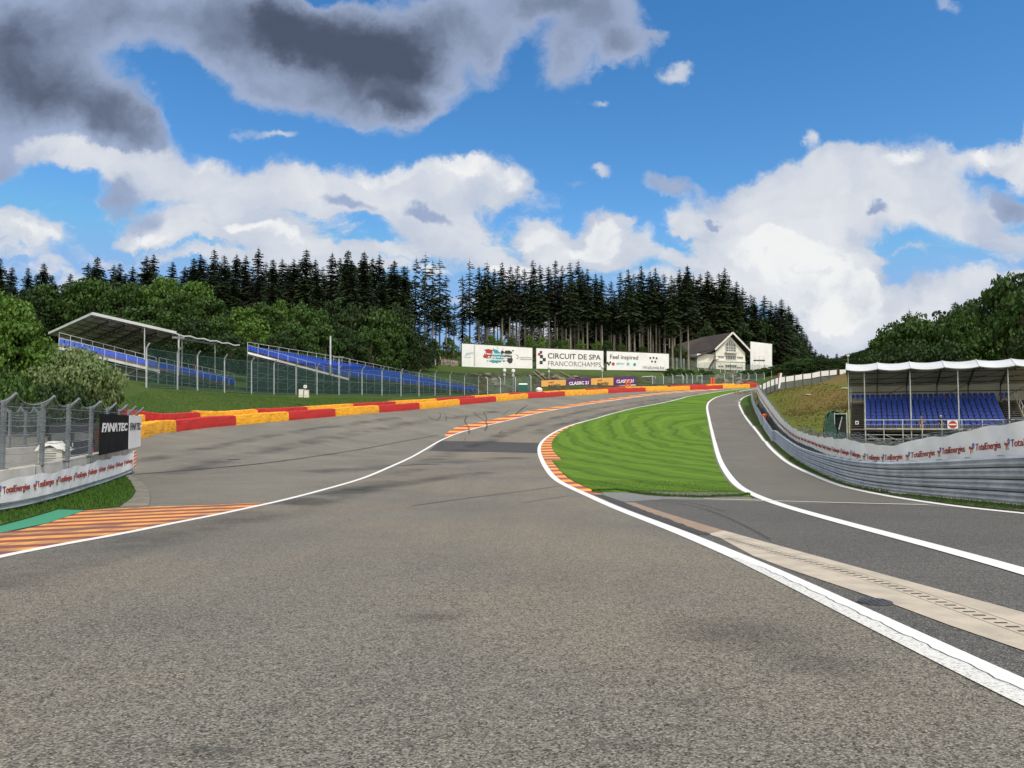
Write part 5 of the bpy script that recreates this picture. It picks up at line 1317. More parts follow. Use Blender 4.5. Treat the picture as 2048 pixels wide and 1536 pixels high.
def tarp_shelter():
    O = P(1683, 884, 70); O.z = Z(O.x, O.y); t_ = thing('tarpaulin_shelter', 'green tarpaulin shelter with an open dark front beside the right grandstand', 'shelter', O, R(-22))
    mb = MBL(); rr = random.Random(2); n = 8; vs = []
    prof = [(-1.45, 0), (-1.5, .9), (-1.42, 1.9), (-1.15, 2.7), (-.6, 2.95), (0, 3.0), (.4, 3.0), (.52, 2.6)]
    m = len(prof)
    for j in range(4):
        for x, z in prof: vs.append((x + rr.uniform(-.07, .07), j * .7 - .3, z * (1 + rr.uniform(-.02, .02))))
    mb.add(vs, [(j*m+k, (j+1)*m+k, (j+1)*m+k+1, j*m+k+1) for j in range(3) for k in range(m-1)])
    mb.add([(-1.42, -.32, 0), (-.55, -.38, 0), (-.35, -.34, 1.1), (-.62, -.33, 1.9), (-.5, -.3, 2.7), (-.9, -.3, 2.8), (-1.38, -.31, 1.9)], [tuple(range(7))])
    mb.add([(-.6, -.40, 0), (1.05, -.55, -.1), (.5, -.5, .35), (-.2, -.42, 1.15)], [(0, 1, 2, 3)])
    mb.add([(-1.4, 1.8, 0), (.5, 1.8, 0), (.5, 1.8, 2.6), (-.6, 1.8, 2.95), (-1.15, 1.8, 2.7)], [(0, 1, 2, 3, 4)]); mb.build('tarpaulin', 'tarp_green', t_)
    b = MBL(); b.box((.0, .6, 1.1), (.9, .8, 2.2)); b.build('interior_shade', 'black_void', t_); f = MBL()  # near-black block painted as the shade inside the shelter
    for x in (-.55, .48): f.beam((x, -.3, 0), (x, -.3, 2.8), .06)
    f.beam((-.55, -.3, 2.65), (.48, -.3, 2.65), .06); f.beam((-.2, .1, 1.2), (.1, .1, 2.4), .10); f.build('frame', 'galv', t_)
tarp_shelter()

# ------------------------------------------------------------------ left grandstands
def quadlerp(c, u, v): return (c[0].lerp(c[1], u)).lerp(c[3].lerp(c[2], u), v)     # c: front-left, front-right, back-right, back-left
def sloped_stand(label, c, rows, groundfn, name='grandstand', rail_front=True, nposts=18, stringer=None, extra=None, skirt=True, fill=1.0):
    """terrace spanned by four corner points with rows of seats, scaffold legs, braces and railings"""
    t_ = thing(name, label, 'grandstand', Vector((c[0].x, c[0].y, groundfn(c[0]))), 0, 'uncovered grandstands at the left'); up = Vector((0, 0, 1))
    if 'roof' in label: del t_['group']
    dk = MB(); st = MB()
    L = (c[1] - c[0]).length; n = int(L / .52)
    for k in range(rows):
        v0 = k / rows; v1 = (k + 1) / rows
        for i in range(24):
            u0, u1 = i / 24, (i + 1) / 24; a, b = quadlerp(c, u0, v0), quadlerp(c, u1, v0); a2, b2 = quadlerp(c, u0, v1), quadlerp(c, u1, v1)
            z = (a.z + b.z) / 2; dk.add([a, b, Vector((b2.x, b2.y, b.z)), Vector((a2.x, a2.y, a.z)), a2, b2], [(0, 1, 2, 3), (3, 2, 5, 4)])
        for i in range(n):
            u = (i + .5) / n * fill; p = quadlerp(c, u, v0 + .35 / rows); p.z = quadlerp(c, u, v0).z; q = quadlerp(c, u, v0 + .8 / rows); dd = (q - p); dd.z = 0; dd.normalize(); ax = (c[1] - c[0]); ax.z = 0; ax.normalize()
            w = .215; s0 = p + up * .38; s1 = s0 + dd * .36; tp = s1 + dd * .07 + up * .40
            st.add([s0 - ax*w, s0 + ax*w, s1 + ax*w, s1 - ax*w, tp - ax*w, tp + ax*w, s0 - ax*w - up*.05, s0 + ax*w - up*.05], [(0,1,2,3),(3,2,5,4),(0,6,7,1)])
    dk.build('terrace', 'board', t_); st.build('seats', 'seat_blue', t_)['kind'] = 'stuff'
    sc = MB(); rl_ = MB()
    for k in range(nposts + 1):
        u = k / nposts; f = quadlerp(c, u, 0); b = quadlerp(c, u, 1); m = quadlerp(c, u, .5)
        for q in (f, m, b): sc.beam((q.x, q.y, groundfn(q) - .2), q - up * .05, .075)
        if k < nposts:
            f2 = quadlerp(c, (k + 1) / nposts, 0); b2 = quadlerp(c, (k+1)/nposts, 1); h = f.z - groundfn(f); nl = max(2, int(h / .9))
            for (A_, B_) in ((f, f2), (b, b2)):
                for j in range(nl):
                    z = (j + .5) / nl; za, zb = groundfn(A_) + (A_.z - groundfn(A_)) * z, groundfn(B_) + (B_.z - groundfn(B_)) * z
                    sc.beam((A_.x, A_.y, za), (B_.x, B_.y, zb), .045)
                    if (k + j) % 2 == 0: sc.beam((A_.x, A_.y, za), (B_.x, B_.y, groundfn(B_) + (B_.z - groundfn(B_)) * min(1, z + 1 / nl)), .035)
        for (q, r) in ((f, m), (m, b)):
            for j in range(3):
                z = (j + .4) / 3; sc.beam((q.x, q.y, groundfn(q) + (q.z - groundfn(q)) * z), (r.x, r.y, groundfn(r) + (r.z - groundfn(r)) * z), .04)
        if rail_front: rl_.beam(f, f + up * 1.0, .05)
        rl_.beam(b, b + up * 1.15, .055)
    if rail_front: rl_.beam(c[0] + up, c[1] + up, .05)
    rl_.beam(c[3] + up * 1.15, c[2] + up * 1.15, .06); rl_.beam(c[3] + up * .6, c[2] + up * .6, .03)
    sc.build('scaffold', 'steel_green', t_); rl_.build('railing', 'galv', t_)
    if stringer:
        sg = MB(); sg.beam(c[0] - up * .12, c[1] - up * .12, .12, .30); sg.build('stringer', 'white_panel' if stringer == 'w' else 'galv', t_)
    if skirt:
        w = MB(); off = Vector((0, 0, 0))
        for i in range(12):
            a, b = quadlerp(c, i / 12, .03), quadlerp(c, (i + 1) / 12, .03); w.quad((a.x, a.y, groundfn(a) - .3), (b.x, b.y, groundfn(b) - .3), b - up * .15, a - up * .15)
        w.build('net_skirt', 'green_net2', t_)
    return t_
MT['green_net2'] = mesh_mat('scaffold_net', (.010,.028,.028), .93)
gz_ = lambda p: Z(p.x, p.y)
S2a = [P(495,704,106), P(697,757,124), P(700,731,129), P(495,700,110)]
sloped_stand('tall blue seated grandstand on scaffolding, high end in the middle of the left bank', S2a, 5, gz_, stringer='w', nposts=11)
S2b = [P(700,755,127), P(955,787,172), P(957,781,176), P(698,731,134)]
sloped_stand('long low blue seated grandstand tapering away towards the stone stacks', S2b, 8, gz_, nposts=20)
S1 = [P(118,694,86), P(316,740,92), P(312,733,97), P(118,684,92)]
s1 = sloped_stand('blue seated grandstand under a pale canvas roof at the far left', S1, 4, gz_, stringer='g', nposts=9)
S1b = [P(318,741,92), P(470,773,107), P(468,763,111), P(318,733,98)]
sloped_stand('narrow blue seated grandstand between the canvas roof and the tall stand', S1b, 4, gz_, nposts=11)
def canopy():
    up = Vector((0, 0, 1)); t_ = s1
    A = [P(185,629,90), P(352,667,98), P(268,710,110), P(98,668,104)]      # front-left, front-right, back-right, back-left
    base = LOC[t_]
    rf = MB(); un = MB(); nb = 8
    for k in range(nb):
        a, b, c_, d = quadlerp(A, k/nb, 0), quadlerp(A, (k+1)/nb, 0), quadlerp(A, (k+1)/nb, 1), quadlerp(A, k/nb, 1)
        rf.add([a + up*.12, b + up*.12, c_ + up*.12, d + up*.12, (a+b)/2 - up*.02, (c_+d)/2 - up*.02], [(0,4,5,3),(4,1,2,5)]); un.add([a, b, c_, d], [(3,2,1,0)])
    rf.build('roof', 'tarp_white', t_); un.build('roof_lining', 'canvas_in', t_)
    e = MB(); e.beam(A[0] + up*.1, A[1] + up*.1, .22, .34); e.beam(A[0] + up*.1, A[3] + up*.1, .20, .30); e.build('roof_edge', 'tarp_white', t_)
    for k in range(1, 6):
        r_ = MB(); u = k / 5.2; f, b = quadlerp(A, u, 0), quadlerp(A, u, 1); r_.beam(f - up*.3, b - up*.3, .16, .12); r_.beam(f - up*.75, b - up*.75, .10, .10)
        for q in range(10): r_.beam(f.lerp(b, q/10) - up*.3, f.lerp(b, (q+1)/10) - up*(.75), .07)
        r_.build('rafter', 'dark_frame', t_)
    p = MB()
    for v in (.04, .2, .36, .52, .68, .84, .98): p.beam(quadlerp(A, 0, v) - up*.2, quadlerp(A, 1, v) - up*.2, .09)
    for k in range(5):
        for v in (.2, .5, .8): p.beam(quadlerp(A, k/5, v + .15) - up*.25, quadlerp(A, (k+1)/5, v - .1) - up*.25, .05)
    p.build('purlin', 'dark_frame', t_)
    for (x, y, D, yb) in ((289, 655, 95, 725), (358, 670, 98, 742), (158, 690, 108, 715), (210, 700, 109, 725)):
        q = P(x, y, D); g = P(x, yb, D); MB().tube([g, q], .07, 6).build('roof_post', 'galv', t_)
    B = [P(352,667,98), P(479,690,112), P(477,690.6,120), P(350,668.6,108)]; r2 = MB(); nb = 5
    for k in range(nb):
        a, b, c_, d = quadlerp(B, k/nb, 0), quadlerp(B, (k+1)/nb, 0), quadlerp(B, (k+1)/nb, 1), quadlerp(B, k/nb, 1); m = (a + b) / 2 - up * .18
        r2.add([a, m, b, c_, (c_+d)/2 - up*.18, d], [(0,1,4,5),(1,2,3,4)])
        r2.beam(a, m, .12, .16); r2.beam(m, b, .12, .16)
    r2.build('roof', 'tarp_white', t_); r3 = MB()
    for k in range(nb + 1): a, d = quadlerp(B, k/nb, 0), quadlerp(B, k/nb, 1); r3.beam(a - up*.35, d - up*.35, .12)
    r3.beam(B[0] - up*.6, B[1].lerp(B[0], .4) - up*.5, .12, .25); r3.build('rafter', 'dark_frame', t_)
    for (x, y, D, yb) in ((364, 672, 100, 735), (430, 684, 107, 745)):
        q = P(x, y + 4, D); g = P(x, yb, D); MB().tube([g, q], .05, 6).build('roof_post', 'galv', t_)
canopy()

# green netting fence along the top of the left bank
def bank_fence():
    PX = [(228,764,77),(293,775,82),(355,777,87),(395,781,91),(449,784,96),(503,787,101.5),(548,788,106),(592,788,111),(634,789,115.5),(678,790,120),(724,790,125),(764,791,129.5),(802,792,134),(838,792,139),(870,792,145),(900,791,151),(929,789.5,159),(957,788.5,167)]
    TP = [686,690,699,704.5,711,717,721,725,728,732,734,735,737,739,741,743.5,746,748]
    base = [P(a, b, d) for a, b, d in PX]; t_ = thing('net_fence', 'tall dark green netting fence along the top of the left grass bank', 'fence', base[5]); up = Vector((0, 0, 1)); tops = [P(a, t + 6, d) for (a, b, d), t in zip(PX, TP)]
    for b, t in zip(base[1:], tops[1:]):
        m = MB(); m.beam(b - up*.4, t, .13); m.beam(t - up*.05, t + Vector((.42, -.2, .5)), .11); m.build('post', 'galv', t_)
    n = MB()
    for i in range(1, len(base) - 1): n.quad(base[i] - up*.3, base[i+1] - up*.3, tops[i+1], tops[i]); n.quad(tops[i], tops[i+1], tops[i+1] + Vector((.42,-.2,.5)), tops[i] + Vector((.42,-.2,.5)))
    n.build('netting', 'bank_net', t_)
    c = MB()
    for f in (.02, .5, .99):
        for i in range(1, len(base) - 1): c.beam(base[i].lerp(tops[i], f), base[i+1].lerp(tops[i+1], f), .03)
    c.build('cable', 'steel_green', t_)
MT['bank_net'] = mesh_mat('bank_fence_net', (.016,.060,.050), .48)
bank_fence()
def far_fences():
    # fence with bent posts on top of the far tyre row
    t_ = thing('net_fence', 'low catch fence with bent posts behind the far tyre barrier', 'fence', P(1000, 790, 166)); up = Vector((0, 0, 1))
    FX = [(975,787,168),(1001,787,170),(1031,785,172),(1062,783,176),(1305,770,204),(1327,769,206),(1346,768,208),(1366,767.5,210),(1374,767,211),(1385,767,212),(1404,767,214),(1449,766,218),(1466,766,219),(1482,766,220),(1498,765.5,222),(1513,765,223),(1529,765,224)]
    prev = None
    for a, b, D in FX:
        p = P(a, b + 6, D); h = (30 if a < 1100 else 17) * D / F + 6 * D / F; m = MB(); t = p + up * h; m.beam(p - up, t, .16); m.beam(t, t + Vector((-.45, -.2, .35)), .14); m.build('post', 'galv', t_)
        if prev and a - prev[2] < 60: n = MB(); n.quad(prev[0], p, t, prev[1]); n.build('netting', 'far_net', t_)
        prev = (p, t, a)
    # portal frames
    for k, (xa, xb, y, D, yb) in enumerate(((1284, 1311, 753, 214, 768), (1352, 1367, 751.5, 217, 768), (1394, 1406, 751.5, 219, 768))):
        q = thing('steel_frame', ['wide', 'small', 'upright'][k] + ' steel portal frame above the far tyre barrier, ' + ['left of the three', 'middle of the three', 'beside the dark bush'][k], 'frame', P(xa, yb, D), 0, 'steel frames behind the far tyre barrier')
        m = MB(); m.beam(P(xa, y, D), P(xb, y, D), .22); m.build('beam', 'galv', q); m = MB(); m.beam(P(xb if k < 2 else xa, yb + 5, D), P(xb if k < 2 else xa, y, D), .22); m.build('post', 'galv', q)
far_fences()

# ------------------------------------------------------------------ posts, cabinets, toilet
def pole(label, px, y0, y1, D, head, name='camera_pole', cat='pole', r=.09):
    b = P(px, y1, D); t = P(px, y0, D); t_ = thing(name, label, cat, b); MB().tube([b - Vector((0, 0, 1)), t], [r, r * .75], 8).build('mast', 'galv', t_)
    if head == 'dome':
        m = MB(); m.tube([t + Vector((0, 0, -.5)), t + Vector((0, 0, -.2)), t + Vector((0, 0, .25)), t + Vector((0, 0, .45))], [.18, .42, .42, .15], 10); m.build('camera_dome', 'white_panel', t_); MB().box(t + Vector((0, -.05, -1.0)), (.5, .4, .45)).build('bracket', 'galv', t_)
    if head == 'arm':
        m = MB(); m.beam(t + Vector((-.75, 0, 0)), t + Vector((.75, 0, -.05)), .24, .24); m.build('lamp_head', 'post_steel', t_)
    if head == 'box': MB().box(t, (.6, .4, .5)).build('speaker', 'galv', t_)
pole('tall camera pole with dome beside the teal portable toilet', 1026.5, 742, 783, 172, 'dome', r=.16)
pole('short pole with dome left of the teal portable toilet', 1009, 741, 762, 180, 'dome', r=.1)
pole('thin pole with white dome behind the first orange board', 1098, 735, 763, 196, 'dome', r=.1)
pole('thin pole with white dome above the last purple board', 1204.5, 734, 757, 206, 'dome', r=.1)
pole('tall pale pole behind the tall blue grandstand', 661, 672, 735, 120, None, 'utility_pole', 'pole', .16)
pole('floodlight with wide head at the joint of the two open grandstands', 678, 714, 735, 118, 'arm', 'floodlight', 'floodlight')
pole('floodlight in front of the sagging end of the canvas roof', 357, 675, 735, 94, 'arm', 'floodlight', 'floodlight')
pole('thin pole in front of the left end of the large white billboard', 871, 700, 735, 200, None, 'utility_pole', 'pole', .1)
pole('slender lamp pole at the end of the pasture fence', 1696, 711, 758, 190, 'box', 'lamp_pole', 'pole', .08)
pole('lamp pole with short arm behind the third billboard', 1331, 689, 735, 240, 'arm', 'lamp_pole', 'pole', .12)
pole('lamp pole with short arm behind the circuit billboard', 1137, 679, 700, 236, 'arm', 'lamp_pole', 'pole', .12)
pole('slim pole crossing the red splash of the left billboard', 948, 690, 738, 204, None, 'utility_pole', 'pole', .07)
pole('slim pole rising right of the white house towards the crest', 1543, 742, 770, 226, None, 'utility_pole', 'pole', .08)
pole('slim pole rising below the white house terrace', 1482, 728, 770, 226, None, 'utility_pole', 'pole', .08)
for k, (a, b, D, l) in enumerate(((1253, 773, 196.5, 'left orange post in front of the last purple board'), (1259.5, 773, 197, 'right orange post in front of the last purple board'), (1422.5, 768, 208.5, 'left orange post on the far tyre barrier below the house'), (1427.5, 768, 209, 'right orange post on the far tyre barrier below the house'))):
    p = P(a, b, D); h = 13 * D / F; t_ = thing('orange_post', l, 'post', p, 0, 'orange posts on the tyre barrier'); MB().tube([p - Vector((0, 0, .5)), p + Vector((0, 0, h))], .27, 8).build('tube', 'orange', t_); MB().tube([p - Vector((0, 0, .5)), p + Vector((0, 0, -.1))], .42, 8).build('foot', 'orange', t_)
def toilet():
    c = P(1046, 784, 171); t_ = thing('portable_toilet', 'teal portable toilet with a white roof behind the tyre barrier', 'portable toilet', c); s = 1.9
    MB().box(c + Vector((0, 0, .75)), (s, 1.2, 1.7)).build('cabin', 'toilet_green', t_); m = MB(); m.box(c + Vector((0, 0, 1.68)), (s + .1, 1.3, .18)); m.tube([c + Vector((-s/2, 0, 1.72)), c + Vector((s/2, 0, 1.72))], .22, 10); m.build('roof', 'white_panel', t_); MB().box(c + Vector((.2, -.62, .7)), (.9, .05, 1.5)).build('door', 'toilet_green', t_)
    c = P(1078, 780, 176); t_ = thing('water_tank', 'white round tank beside the first orange board', 'tank', c); MB().tube([c + Vector((0, 0, -.5)), c + Vector((0, 0, .1)), c + Vector((0, 0, .45)), c + Vector((0, 0, .6))], [.7, .8, .55, .2], 12).build('tank', 'white_panel', t_); MB().box(c + Vector((0, .4, 1.2)), (.6, .4, .9)).build('pump', 'hut_blue', t_)
toilet()
def cabinets():
    for k, (px, y0, y1, l) in enumerate(((602.5, 779, 791, 'left white cabinet on the grass under the tall blue grandstand'), (613, 780.5, 791.5, 'right white cabinet on the grass under the tall blue grandstand'))):
        D = 98; b = P(px, y1 + .5, D); b = Vector((b.x, b.y, b.z)); h = (y1 - y0) * D / F; t_ = thing('utility_cabinet', l, 'cabinet', b, 0, 'white cabinets on the left bank'); MB().box(b + Vector((0, 0, h/2 - .1)), (.55, .4, h + .2)).build('housing', 'cabinet', t_); MB().box(b + Vector((.02, -.21, h*.5)), (.45, .02, h*.8)).build('door', 'cabinet', t_); MB().box(b + Vector((0, 0, h + .03)), (.62, .46, .06)).build('lid', 'cabinet', t_)
    b = P(610.5, 776, 98.3); t_ = thing('small_sign', 'small white square sign on a post above the white cabinets', 'sign', b); MB().box(b + Vector((0, 0, .2)), (.42, .04, .38)).build('plate', 'white_panel', t_); MB().tube([b + Vector((0, .04, -1.1)), b + Vector((0, .04, .3))], .03, 6).build('post', 'galv', t_); MB().box(b + Vector((0, -.03, .2)), (.2, .01, .12)).build('symbol', 'grey_ink', t_)
    b = P(317.5, 743, 91); t_ = thing('small_sign', 'small white plate on the railing of the narrow left grandstand', 'sign', b); MB().box(b, (.26, .04, .4)).build('plate', 'white_panel', t_); MB().box(b + Vector((0, -.03, 0)), (.14, .01, .2)).build('symbol', 'grey_ink', t_)
cabinets()

# ------------------------------------------------------------------ billboards
def flat_board(label, c, name, group, boardmat, frame=.12, depth=.25, slats=0, cat='billboard'):
    """c: bottom-left, bottom-right, top-right, top-left world points. returns thing and mapping (x in 0..W, y in 0..H)"""
    d = (c[1] - c[0]); d.z = 0; W = d.length; d.normalize(); n = Vector((d.y, -d.x, 0))
    if n.y > 0: n = -n
    t_ = thing(name, label, cat, (c[0].x, c[0].y, c[0].z), 0, group); mb = MB(); q = [v for v in c]; mb.add([v for v in q] + [v - n * depth for v in q], [(0,1,2,3),(7,6,5,4),(0,4,5,1),(1,5,6,2),(2,6,7,3),(3,7,4,0)]); mb.build('board', boardmat, t_)
    fr = MB(); 
    for a, b in ((0,1),(1,2),(2,3),(3,0)): fr.beam(q[a] - n * depth * .5, q[b] - n * depth * .5, frame * 2.2, depth * 1.05) if a % 2 else fr.beam(q[a] - n * depth * .5, q[b] - n * depth * .5, depth * 1.05, frame * 2.2)
    fr.build('frame', 'black_ink', t_)
    lg = MB()
    for f in (.1, .37, .63, .9): p = q[0].lerp(q[1], f) - n * (depth + .1); lg.beam((p.x, p.y, Z(p.x, p.y) - .5), (p.x, p.y, p.z + 2.5), .2)
    lg.build('leg', 'galv_dark', t_)
    def fn(x, y, o): 
        u = x / W; b = q[0].lerp(q[1], u); t = q[3].lerp(q[2], u); H0 = (q[3].z - q[0].z); p = b.lerp(t, y / H0); return tuple(p + n * (.03 + o * 4))
    return t_, fn, W, q[3].z - q[0].z
GB = 'three large white billboards on the meadow'
t_, fn, W, H = flat_board('white billboard with a red, teal and dark paint splash, leftmost of the three', [P(923,741,205), P(1065,738,211), P(1065,695,211), P(923,686,205)], 'billboard', GB, 'white_panel')
def xy(zx, zy): # zoomed pixel of the first board -> board coordinates
    px = 910 + zx / 12.047; py = 670 + zy / 12.05; u = (px - 923) / (1065 - 923); yt = 686 + 9 * u; yb = 741 - 3 * u; return u * W, (yb - py) / (yb - yt) * H
ink = MB(); sx = W / 142 / 12.047
def BL(zx, zy, rx, ry, mi, jag=.25, n=16, seed=1, rot=0): x, y = xy(zx, zy); put_blob(ink, fn, x, y, rx * sx, ry * sx, mi, n, jag, seed, rot)
BL(800,390,100,55,0,.3,seed=1); BL(760,510,90,60,0,.35,seed=2); BL(840,470,90,50,0,.3,seed=3); BL(975,385,65,45,1,.3,seed=4); BL(1000,500,130,90,1,.22,seed=5); BL(960,630,120,45,1,.45,22,6); BL(1080,540,120,60,1,.2,seed=7)
BL(1270,430,95,70,2,.12,seed=8); BL(1310,600,75,95,2,.18,seed=9); BL(1130,420,42,50,2,.2,seed=10); BL(1385,378,22,20,2,.05,seed=11); BL(1250,520,110,35,2,.15,seed=12)
for a, b, r, s in ((1003,285,12,20),(1025,325,12,21),(1145,340,10,22),(915,330,14,23),(770,620,14,24),(810,615,12,25),(1165,632,20,26),(1490,495,14,27),(1522,530,14,28),(1487,562,16,29),(1460,465,10,30)): BL(a, b, r, r, 2 if a > 1040 else 1, .1, 10, s)
ink.build('paint_splash', ['red_ink', 'teal_ink', 'black_ink'], t_)
tx = MB(); fn2 = lambda x, y, o: fn(x, y, o + .012)
for s, zx, zy, w in (('Two historic Circuits', 700, 470, 680), ('A shared passion', 770, 545, 560), ('Welcome home!', 870, 610, 380)): x, y = xy(zx, zy); put_text(tx, s, fn2, 50 * sx * 1.25, x, y, 0, w * sx, .03)
for s, zx, zy, w in (('CIRCUIT DE SPA', 1560, 545, 290), ('FRANCORCHAMPS', 1560, 590, 290)): x, y = xy(zx, zy); put_text(tx, s, fn2, 30 * sx, x, y, 1, w * sx, .0)
for k in range(6): x, y = xy(240 + 34 * k, 470 - 6 * k); put_poly(tx, fn2, [(x, y - .25), (x + .12, y - .25), (x + .5 - .03*k, y + .42), (x + .4 - .03*k, y + .42)], 2)
x, y = xy(215, 535); put_poly(tx, fn2, [(x, y), (x + 1.9, y), (x + 1.9, y + .06), (x, y + .06)], 1)
x, y = xy(465, 755); put_poly(tx, fn, [(x, y), (x + .09, y), (x + .09, H), (x, H)], 1)
tx.build('lettering', ['white_panel', 'grey_ink', 'teal_ink'], t_)

t_, fn, W, H = flat_board('white billboard reading circuit de spa in dark capitals, middle of the three', [P(1072,738.5,211.5), P(1207,741,219), P(1207,701,219), P(1072,695.5,211.5)], 'billboard', GB, 'white_panel')
tx = MB(); k_ = W / 135.0
def bx(px, py): u = (px - 1072) / 135; yt = 695.5 + 5.5 * u; yb = 738.5 + 2.5 * u; return u * W, (yb - py) / (yb - yt) * H
x, y = bx(1095, 716.5); put_text(tx, 'CIRCUIT DE SPA', fn, 2.15, x, y, 0, 106 * k_, .018)
x, y = bx(1095.5, 731.3); put_text(tx, 'FRANCORCHAMPS', fn, 2.0, x, y, 1, 106 * k_, -.006)
for a, b, mi in ((1081.5,704.6,0),(1078,708.6,2),(1082.5,713,0),(1088,719.2,0),(1082,725,0)):
    x, y = bx(a, b); r = .36 if mi == 2 or b < 706 else .46; e_ = MB(); put_poly(e_, fn, [(x-r,y-r),(x+r,y-r),(x+r,y+r),(x-r,y+r)]); e_.build('emblem_square', ['black_ink', 'grey_ink', 'red_ink'][mi], t_)
tx.build('lettering', ['black_ink', 'grey_ink', 'red_ink'], t_)
t_, fn, W, H = flat_board('white billboard reading feel inspired with dots and small emblems, rightmost of the three', [P(1213,741,219.5), P(1338,742,228), P(1338,707,228), P(1213,701.5,219.5)], 'billboard', GB, 'white_panel')
tx = MB(); k_ = W / 125.0
def bx(px, py): u = (px - 1213) / 125; yt = 701.5 + 5.5 * u; yb = 741 + u; return u * W, (yb - py) / (yb - yt) * H
x, y = bx(1220, 717.5); put_text(tx, 'Feel inspired', fn, 1.75, x, y, 0, 55 * k_, .012)
x, y = bx(1284, 738); put_text(tx, 'Wallonia.be', fn, 1.5, x, y, 1, 44 * k_, .0)
for a, b in ((1299.5,716),(1306,715.5),(1312.5,716.5),(1303,723),(1309.5,723.5)): x, y = bx(a, b); d_ = MB(); put_blob(d_, fn, x, y, .33, .33, 0, 12); d_.build('emblem_dot', 'black_ink', t_)
for a, b, mi in ((1215,726,0),(1220,725,0),(1217.5,729,0),(1226,728,2),(1255,728,3),(1268,729,4)): x, y = bx(a, b); e_ = MB(); put_blob(e_, fn, x, y, .50 if mi else .33, .50 if mi else .33, 0, 12); e_.build('emblem', ['black_ink', 'grey_ink', 'red_ink', 'sky_ink', 'teal_ink'][mi], t_)
for a, w in ((1232, 16),): x, y = bx(a, 729.5); put_text(tx, 'SPW', fn, .9, x, y, 3, w * k_, .02)
tx.build('lettering', ['black_ink', 'grey_ink', 'red_ink', 'sky_ink', 'teal_ink'], t_)
def small_boards():
    L = [(1082.6,1132,760.5,758.8,780,777.2,183,188,'o','first'),(1133,1181.7,758.8,756.2,777,775.2,188,192.5,'p','first'),(1182,1227,756.4,754.6,775.6,773.6,192.6,196.5,'o','second'),(1228.5,1271.5,754.2,752.8,773.6,771.4,197,201,'p','second')]
    for a, b, ya, yb, ba, bb, Da, Db, c, w in L:
        lab = ('%s orange advertising board above the tyre barrier' if c == 'o' else '%s purple advertising board above the tyre barrier') % w + ' counting from the left'
        t_, fn, W, H = flat_board(lab, [P(a, ba, Da), P(b, bb, Db), P(b, yb, Db), P(a, ya, Da)], 'advertising_board', 'orange and purple boards in a row', 'orange_board' if c == 'o' else 'purple', .04, .15, cat='sign')
        tx = MB(); put_poly(tx, fn, [(0.02, 0.0), (W - .02, 0.0), (W - .02, H * .13), (.02, H * .13)], 1)
        if c == 'o': put_text(tx, 'rtbf', fn, H * .26, W * .28, H * .66, 2, W * .22, .01); put_text(tx, 'auvio', fn, H * .50, W * .27, H * .26, 0, W * .50, .03)
        else: put_text(tx, 'CLASSIC 21', fn, H * .46, W * .10, H * .38, 1, W * .80, .035)
        tx.build('lettering', ['black_ink', 'white_panel', 'red_ink'], t_)
small_boards()

